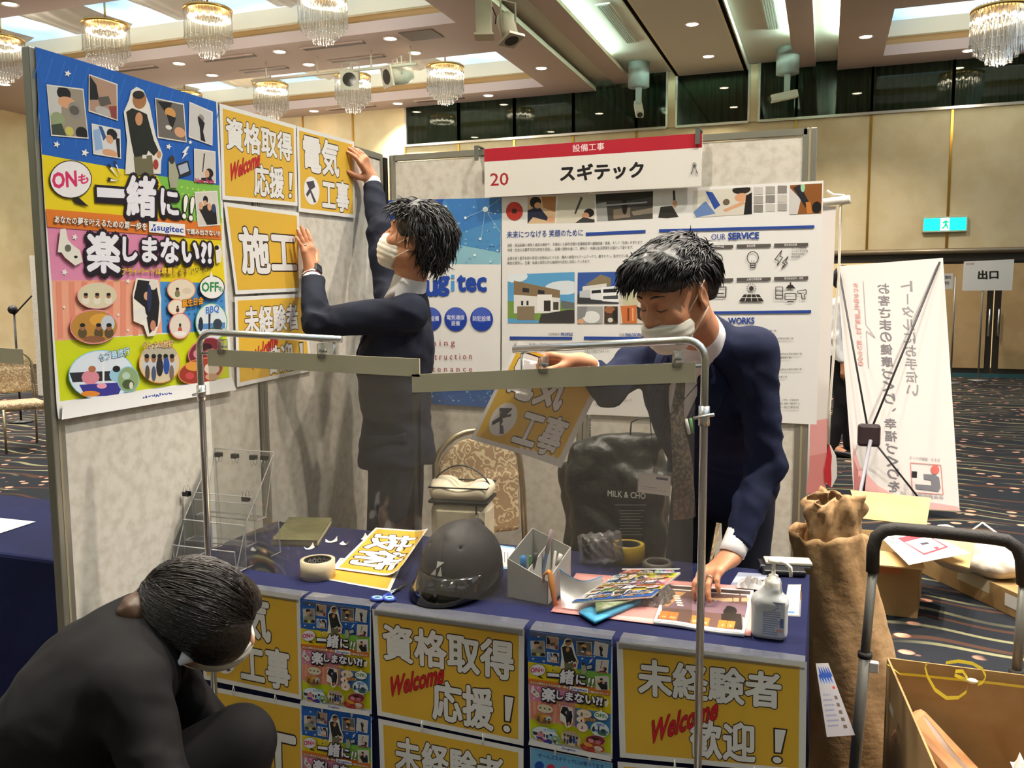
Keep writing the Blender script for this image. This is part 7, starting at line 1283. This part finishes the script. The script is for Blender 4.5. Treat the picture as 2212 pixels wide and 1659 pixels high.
# ---- kraft paper roll leaning beside the table
g = thing('kraft_paper_roll', 'tall crumpled brown paper roll leaning at the right end of the table', 'paper roll', (.12, 2.78, 0)); rr = np.random.RandomState(4)
def sleeve(pts, nz, seed, ang=0):
    rs = np.random.RandomState(seed); ph = rs.uniform(0, 6, 12); nu, nv = 48, 40; V = []
    Z = [p[1] for p in pts]
    for j in range(nv + 1):
        v = j / nv; z = pts[0][1] + (pts[-1][1] - pts[0][1]) * v; zs = [p[1] for p in pts]; i = next((q for q in range(len(pts) - 1) if zs[q] >= z >= zs[q + 1]), len(pts) - 2); t = (zs[i] - z) / max(1e-6, zs[i] - zs[i + 1]); cx, cy, r = [(pts[i][q] * (1 - t) + pts[i + 1][q] * t) for q in (0, 2, 3)]
        for k in range(nu):
            a = 2 * pi * k / nu; am = nz * (1 + 2.0 * max(0, 1 - v * 5)); w = am * (sin(3 * a + ph[0] + 3 * v) + .7 * sin(7 * a + ph[1] - 11 * v) + .5 * sin(13 * a + ph[2] + 31 * v)) * .5; dz = (.016 * sin(2 * a + ph[3]) + .006 * sin(9 * a + ph[4])) * max(0, 1 - v * 6)
            V.append((cx + (r + w) * cos(a), cy + (r * .8 + w) * sin(a), z + dz))
    return V, [(j * nu + k, j * nu + (k + 1) % nu, (j + 1) * nu + (k + 1) % nu, (j + 1) * nu + k) for j in range(nv) for k in range(nu)]
YR = 2.78
def rp(x, y, w): p = ony(x, y, YR); return (float(p[0]), float(p[2]), YR, w * float(np.linalg.norm(p - EYEV)) / FPX)
e0 = rp(1845, 1659, 88); e0 = (e0[0], 0.0, YR, e0[3])
V, Fq = sleeve([rp(1806, 1072, 38), rp(1804, 1092, 50), rp(1803, 1130, 48), rp(1805, 1200, 55), rp(1815, 1330, 60)], .014, 3); mb = MB(); mb.add(V, Fq, m_kraft, True); mb.obj('inner_roll', g, thick=.0015)
V, Fq = sleeve([rp(1795, 1150, 68), rp(1797, 1180, 70), rp(1812, 1277, 75), rp(1832, 1417, 84), rp(1842, 1560, 88), e0], .007, 8); mb = MB(); mb.add(V, Fq, m_kraft, True); mb.obj('outer_wrap', g, thick=.0015)
q = [ony(1762, 1433, 2.22), ony(1789, 1432, 2.27), ony(1847, 1588, 2.27), ony(1786, 1592, 2.2)]; D = Design(); D.rect(.08, .05, .95, .28, '2a4a98'); D.rect(.08, .2, .95, .28, '5a88c8'); D.oval(.8, .34, .08, .02, 'c03a3a'); D.lay()
for i in range(7): D.rect(.1, .42 + i * .07, .5 + .04 * (i % 3), .445 + i * .07, '8a8aa0')
for i in range(5): D.rect(.68, .45 + i * .1, .82, .5 + i * .1, '6a5a50')
g = thing('flyer', 'dim flyer tucked upright between the table end and the brown paper roll', 'flyer', sum(q) / 4); D.build('sheet', flatsheet(*q, (0, -1, 0)), g, mat('paper_shaded', 'a8a4a6', .5), cuts=(6, 6))  # white paper toned grey for the shade between table end and roll
# ---- hand cart
YC = 2.5; m_grip = mat('grip_black', '26221f', .7, bump=(200, .2)); m_tubeg = mat('cart_tube_grey', '7c7a72', .4, .5); PC = lambda x, y, Y=YC: ony(x, y, Y)
g = thing('hand_cart', 'folding hand cart with black foam grip and grey tubes on the right', 'cart', (float(PC(2040, 1500)[0]), YC, 0))
lt, rt_ = PC(1885, 1235), PC(2212, 1262); tp = [lt, PC(1886, 1185), PC(1893, 1160), PC(1910, 1146), PC(1935, 1142), PC(2030, 1150), PC(2140, 1162), PC(2175, 1168), PC(2198, 1184), PC(2208, 1208), rt_]; mb = MB(); mb.tube(tp, .0175, 14, m_grip); mb.obj('grip', g)
for p, xb in ((lt, PC(1868, 1420)), (rt_, PC(2196, 1450))):
    d = unit(xb - p); e = p + d * (p[2] / -d[2]) * .98; mb = MB(); mb.tube([p, p + (e - p) * .45], .0125, 12, m_tubeg); mb.obj('upper_tube', g); mb = MB(); mb.tube([p + (e - p) * .33, e], .0155, 12, m_tubeg); mb.lathe([(.019, -.008), (.019, .008)], p + (e - p) * .33, 12, m_grip); mb.obj('lower_tube', g); mb = MB(); mb.box((p + (e - p) * .36) + V3((.024 if xb is not rt_ else 0, 0, -.01)), (.026, .02, .03), mat('cart_bracket_white', 'd8d4cc', .5), None, .003); mb.obj('bracket', g)
mb = MB(); mb.bb(float(lt[0]) + .03, float(rt_[0]) + .02, YC - .62, YC + .02, .06, .085, m_tubeg, .008); mb.obj('platform', g)
for x in (float(lt[0]), float(rt_[0])):
    for y in (YC - .5, YC - .02): mb = MB(); mb.lathe([(.0001, -.012), (.03, -.012), (.03, .012), (.0001, .012)], (x, y, .031), 18, m_black, ((0, 1, 0), (0, 0, 1), (1, 0, 0))); mb.obj('wheel', g)
# ---- open box on the cart
fl = ony(1918, 1421, YC - .03); zb = float(fl[2]); nl = onz(2024, 1659, zb); x0, x1, y0, y1 = float(fl[0]), float(fl[0]) + .42, float(nl[1]) - .02, float(fl[1]); zbt = .088
g = thing('cardboard_box', 'open cardboard box tied with yellow strap on the hand cart at lower right', 'box', ((x0 + x1) / 2, (y0 + y1) / 2, zbt)); th = .005
A_, B_, C_, D_ = V3((x0, y1, 0)), V3((x1, y1 - .0, 0)), V3((x1 + .02, y0, 0)), V3((float(nl[0]) - .0, y0, 0))
for nm, p, q_ in (('far_side', A_, B_), ('right_side', B_, C_), ('near_side', C_, D_), ('left_side', D_, A_)): mb = MB(); mb.quad(p + V3((0, 0, zbt)), q_ + V3((0, 0, zbt)), q_ + V3((0, 0, zb)), p + V3((0, 0, zb)), m_card); mb.obj(nm, g, thick=th)
mb = MB(); mb.quad(*[p + V3((0, 0, zbt + .003)) for p in (A_, B_, C_, D_)], m_card); mb.obj('bottom', g)
m_str = mat('strap_yellow', 'e0c93a', .4, trans=.1); FW = lambda x, y: ony(x, y, y1 - .012)
def ribbon(mb, pts, w, nrm): 
    P = [V3(p) for p in pts]; nrm = V3(nrm)
    for i in range(len(P) - 1): mb.quad(P[i] - nrm * w / 2, P[i + 1] - nrm * w / 2, P[i + 1] + nrm * w / 2, P[i] + nrm * w / 2, m_str)
mb = MB(); ribbon(mb, [FW(1944, 1456), FW(1975, 1458), FW(2040, 1465), FW(2092, 1470), FW(2150, 1476), FW(2260, 1490)], .007, (0, 0, 1)); le = ony(1944, 1456, y1 - .06); ribbon(mb, [FW(1944, 1456), V3((float(fl[0]) - .004, y1 - .05, zb + .002)), V3((float(fl[0]) - .002, y1 - .06, zb - .12)), V3((float(fl[0]) + .0, y1 - .06, .1))], .007, (0, 1, 0)); mb.obj('strap', g)
mb = MB(); yk = y1 - .03; FK = lambda x, y, o=0: ony(x, y, yk - o); ribbon(mb, [FK(2043, 1432), FK(2070, 1428), FK(2100, 1433), FK(2122, 1445), FK(2130, 1462), FK(2122, 1475), FK(2112, 1478)], .009, unit((.1, .2, 1))); ribbon(mb, [FK(2090, 1470), FK(2062, 1458, .02), FK(2064, 1450, .03), FK(2080, 1450, .02), FK(2090, 1465)], .009, unit((.1, .3, 1))); ribbon(mb, [FK(2091, 1478), FK(2088, 1494, .01), FK(2070, 1507, .02), FK(2045, 1508, .03), FK(2020, 1490, .03), FK(2004, 1462, .02), FK(1998, 1440, .01), FK(2004, 1432)], .010, unit((.2, .2, 1))); mb.obj('strap_loop', g); mb = MB(); mb.sphere(FK(2100, 1471), .009, mat('strap_buckle', 'e4e0d4', .4), 10, (1.6, 1, .8)); mb.obj('buckle', g)
mb = MB(); ribbon(mb, [V3((float(D_[0]) - .004, y0 + .002, zb - .0)), V3((x1, y0 + .0, zb + .002))], .012, (0, 1, 0)); mb.obj('near_strap', g); mb = MB(); p = V3((x0 - .004, y1 - .16, zb - .05)); d_ = unit(D_ - A_); mb.quad(p, p + d_ * .05, p + d_ * .05 - V3((0, 0, .02)), p - V3((0, 0, .02)), ink('b8b4a4')); mb.obj('label', g)
# brown paper parcel inside
a, b, c = at(1992, 1522, 2.3), at(2160, 1700, 2.18), at(2050, 1690, 2.06); g = thing('brown_parcel', 'brown paper parcel slanting inside the open box on the cart', 'parcel', (a + b) / 2); ux = unit(b - a); uy = unit((c - a) - ux * np.dot(c - a, ux)); uz = np.cross(ux, uy); uz = uz if uz[2] > 0 else -uz; mb = MB(); mb.box(a + ux * .15 + uy * .075 - uz * .035, (.3, .15, .07), mat('parcel_brown', 'b07c50', .6, noise=(10, 'a67348', .4, .6)), (ux, uy, uz), .018); mb.obj('wrapping', g)
mb = MB(); mb.tube([a + ux * (.02 + .2 * t) + uy * (.05 + .04 * sin(t * 3)) + uz * .001 for t in np.linspace(0, 1, 10)], [.004, .01, .013, .013, .012, .011, .01, .008, .006, .003], 6, mat('parcel_mark_grey', '8a7260', .6), flat=.15); mb.obj('mark', g)
p = at(2265, 1650, 1.95); crumple('white_bundle', 'white crumpled cloth at the right edge inside the open box', 'cloth', p - V3((0, 0, .05)), .12, .16, .09, m_paper, 9, 10)
# ---- open carton on the carpet with its flaps out
cz = .30; fx0, fx1, fy, by = .215, .437, 4.25, 4.62; g = thing('cardboard_box', 'open brown carton standing on the carpet behind the brown paper roll', 'box', (.34, 4.43, 0))
for nm, q in (('front_side', [(fx0, fy, 0), (fx1, fy, 0), (fx1, fy, cz), (fx0, fy, cz)]), ('right_side', [(fx1, fy, 0), (fx1 + .05, by, 0), (fx1 + .05, by, cz), (fx1, fy, cz)]), ('back_side', [(fx0 - .02, by, 0), (fx1 + .05, by, 0), (fx1 + .05, by, cz), (fx0 - .02, by, cz)]), ('left_side', [(fx0, fy, 0), (fx0 - .02, by, 0), (fx0 - .02, by, cz), (fx0, fy, cz)])):
    mb = MB(); mb.quad(*q, m_card if nm != 'back_side' else m_cardl); mb.obj(nm, g, thick=.006)
kb = [ony(1857, 1120, by), ony(2001, 1136, by), ony(2011, 1076, by + .12), ony(1837, 1059, by + .12)]; mb = MB(); mb.quad(*kb, m_cardl); mb.obj('flap', g, thick=.006)
kf = [V3((fx0, fy, cz)), V3((fx1, fy, cz)), V3((fx1 + .01, fy - .16, cz - .02)), V3((fx0 - .0, fy - .16, cz - .02))]; mb = MB(); mb.quad(*kf, m_cardl); mb.obj('flap', g, thick=.006)
kr = [V3((fx1, fy, cz)), V3((fx1 + .05, by, cz)), ony(2107, 1168, 4.45), ony(2094, 1228, 4.15)]; mb = MB(); mb.quad(*kr, m_cardl); mb.obj('flap', g, thick=.006)
mb = MB(); mb.quad((fx0 + .0, fy - .0035, .2), (fx0 + .15, fy - .0035, .2), (fx0 + .15, fy - .0035, .235), (fx0, fy - .0035, .235), ink('b0683c')); mb.obj('print', g)
q = [ony(1899, 1162, 4.35), ony(1986, 1157, 4.4), ony(2096, 1200, 4.2), ony(1963, 1226, 4.02)]; q[0][2] = max(q[0][2], cz + .012); D = Design(); D.poly([(.30, .18), (.92, .12), (.88, .72), (.36, .82)], 'c0404a'); D.lay(); D.poly([(.34, .34), (.88, .28), (.84, .68), (.4, .76)], 'e8e4e0'); D.lay(); D.rect(.55, .45, .7, .52, '3a3a42'); D.text('入退へ案内', (.06, .42), (.3, .1), (.02, .3), '5a5a5e', .03)
g = thing('paper_sheet', 'white sheet with a red frame lying over the flaps of the open carton', 'paper', sum(q) / 4); f0_ = flatsheet(*q, (0, 0, 1)); D.build('sheet', lambda u, v, h: f0_(u, v, h + .012 + .02 * u * (1 - v)), g, m_paper, cuts=(8, 8))
# ---- long taped box
a, b = onz(2052, 1268, 0), onz(2212, 1345, 0); ux = unit(b - a); uy = V3((-ux[1], ux[0], 0)); c0 = a - ux * .25; g = thing('cardboard_box', 'long flat taped cardboard box lying on the carpet behind the cart handle', 'box', c0 + ux * .5 + uy * .1); mb = MB(); mb.box(c0 + ux * .5 + uy * .1 + V3((0, 0, .06)), (1.0, .2, .12), m_card, (ux, uy, (0, 0, 1)), .003); mb.obj('carton', g)
mb = MB(); tb = c0 + uy * -.001; mb.quad(tb + ux * .3 + V3((0, 0, .06)), tb + ux * .52 + V3((0, 0, .06)), tb + ux * .52 + V3((0, 0, .121)), tb + ux * .3 + V3((0, 0, .121)), mat('box_tape', 'c8c0a4', .3)); mb.quad(tb + ux * .3 + V3((0, 0, .1215)), tb + ux * .52 + V3((0, 0, .1215)), tb + ux * .52 + uy * .06 + V3((0, 0, .1215)), tb + ux * .3 + uy * .06 + V3((0, 0, .1215)), mat('box_tape', 'c8c0a4')); mb.obj('tape', g); mb = MB(); mb.quad(tb - uy * .001 + ux * .62 + V3((0, 0, .04)), tb - uy * .001 + ux * .72 + V3((0, 0, .04)), tb - uy * .001 + ux * .72 + V3((0, 0, .1)), tb - uy * .001 + ux * .62 + V3((0, 0, .1)), ink('d8d6d0')); mb.obj('label', g)
# ---- white carrier bag on the long box
bc = ony(2098, 1185, 4.62); bc = V3((.72, 4.66, .125)); g = thing('carrier_bag', 'white plastic carrier bag slumped on the long cardboard box', 'bag', bc); m_wb = mat('carrier_bag_white', 'ddd2c4', .45, bump=(14, .5, 4)); S = SDF(); S.ell(bc + V3((-.02, .0, .1)), (.2, .1, .1), None, .04); S.ell(bc + V3((.1, -.06, .07)), (.11, .1, .075), (unit((1, -.5, 0)), unit((.5, 1, 0)), (0, 0, 1)), .04); S.ell(bc + V3((-.12, .02, .17)), (.09, .06, .05), None, .04); S.ell(bc + V3((.0, -.0, .2)), (.13, .05, .06), None, .015, -1); S.fnc(lambda P: wob(P, 26, .01) + wob(P, 60, .005, 1), 0, 3)
solid('bag', S, bc - V3((.32, .24, .04)), bc + V3((.32, .24, .3)), .0085, m_wb, g); mb = MB(); mb.tube([bc + V3((-.02, 0, .2)), bc + V3((.03, -.01, .25)), bc + V3((.1, -.02, .2)), bc + V3((.17, -.06, .12))], .013, 8, m_wb, flat=.35); mb.obj('handle', g)
# ---- signs on poles by the far doors
m_sgn = mat('sign_white', 'dedcd6', .5); m_thin = mat('sign_pole_grey', '8f8c86', .4, .6)
def polesign(label, quad, Y, txt, px, rows):
    g = thing('pole_sign', label, 'sign', (float(ony(px, 815, Y)[0]), Y, 0), 'signs on poles'); q = [ony(x, y, Y - .02) for x, y in quad]; D = Design(quad); 
    for t, bl_, br_, tl_, c, bo in rows: D.text(t, bl_, br_, tl_, c, bo)
    D.build('board', flatsheet(*q, (0, -1, 0)), g, m_sgn, dz=.001); x = float(ony(px, 640, Y)[0]); mb = MB(); mb.tube([(x, Y, .02), (x, Y, float(q[0][2]) - .05)], .014, 8, m_thin); mb.obj('pole', g); mb = MB(); mb.lathe([(.0001, 0), (.16, 0), (.16, .015), (.0001, .03)], (x, Y, 0), 20, m_thin); mb.obj('foot', g)
polesign('white exit sign with two black characters on a pole before the far doors', [(2082, 565), (2191, 560), (2186, 627), (2078, 628)], 16.2, '', 2122, [('出口', (2112, 603), (2155, 602), (2112, 585), '26221e', .05), ('本日の会場', (2087, 573), (2103, 572), (2087, 568), 'b87a80', .0)])
polesign('small white notice on a pole partly behind the white banner', [(2028, 592), (2059, 590), (2058, 624), (2028, 626)], 15.6, '', 2062, [('ご案内', (2036, 603), (2054, 602), (2036, 596), '6a6a6a', .02), ('受付', (2038, 615), (2050, 614), (2038, 608), '6a6a6a', .02)])
# ================================================================== LEFT, BEYOND THE SIDE PANEL
mb = MB(); mb.bb(-3.65, -1.88, 1.93, 2.53, .012, .70, m_cloth, .012); tag(mb.obj('table_cloth'), 'navy tablecloth on the neighbouring table left of the side panel', 'tablecloth')
q = q3([(-60, 1118), (0, 1119), (77, 1127), (0, 1152)], .7025); mb = MB(); mb.quad(*q, m_paper); tag(mb.obj('paper_sheet', thick=.001), 'white sheet lying on the neighbouring navy table', 'paper')
shield('chrome stand with beige band at the left edge over the neighbouring table', -3.2, 1, 1.44, -2.2, .03, -3.15, -2.1, 1.345, -.035, (-2.95,), Y=1.8, curtain=False)
r0 = radians(160)
for (x, y, rz, lb) in ((-7.42, 6.28, radians(62), 'brocade banquet chair left of the side panel, nearest of those in the distance'), (-8.9, 8.6, radians(30), 'brocade banquet chair in the distance behind the first one at the left edge'), (-9.6, 9.6, radians(200), 'brocade banquet chair farthest back at the left edge')): dup(ch0, (x, y, 0), rz, lb)
mb = MB(); mb.bb(-11.2, -9.9, 9.8, 9.83, 0, 2.1, m_board); o = mb.obj('partition_panel'); tag(o, 'pale partition panel of another booth far back at the left edge', 'partition panel'); mb = MB(); mb.bb(-9.9, -9.86, 9.79, 9.83, 0, 2.12, m_post); mb.obj('post', o)
c = ony(32, 700, 7.6); g = thing('microphone_stand', 'black microphone stand far back between the left edge and the side panel', 'microphone stand', (float(c[0]), 7.6, 0)); mb = MB(); mb.tube([(c[0], 7.6, .02), (c[0], 7.6, 1.3)], .012, 8, m_black); mb.obj('pole', g); mb = MB(); mb.tube([(c[0], 7.6, 1.28), (c[0] + .35, 7.55, 1.5)], .009, 8, m_black); mb.obj('boom', g); mb = MB(); mb.sphere((c[0] - .02, 7.6, 1.34), .055, m_black, 12); mb.obj('head', g); mb = MB(); mb.lathe([(.0001, 0), (.14, 0), (.14, .02), (.0001, .03)], (c[0], 7.6, 0), 20, m_black); mb.obj('base', g)
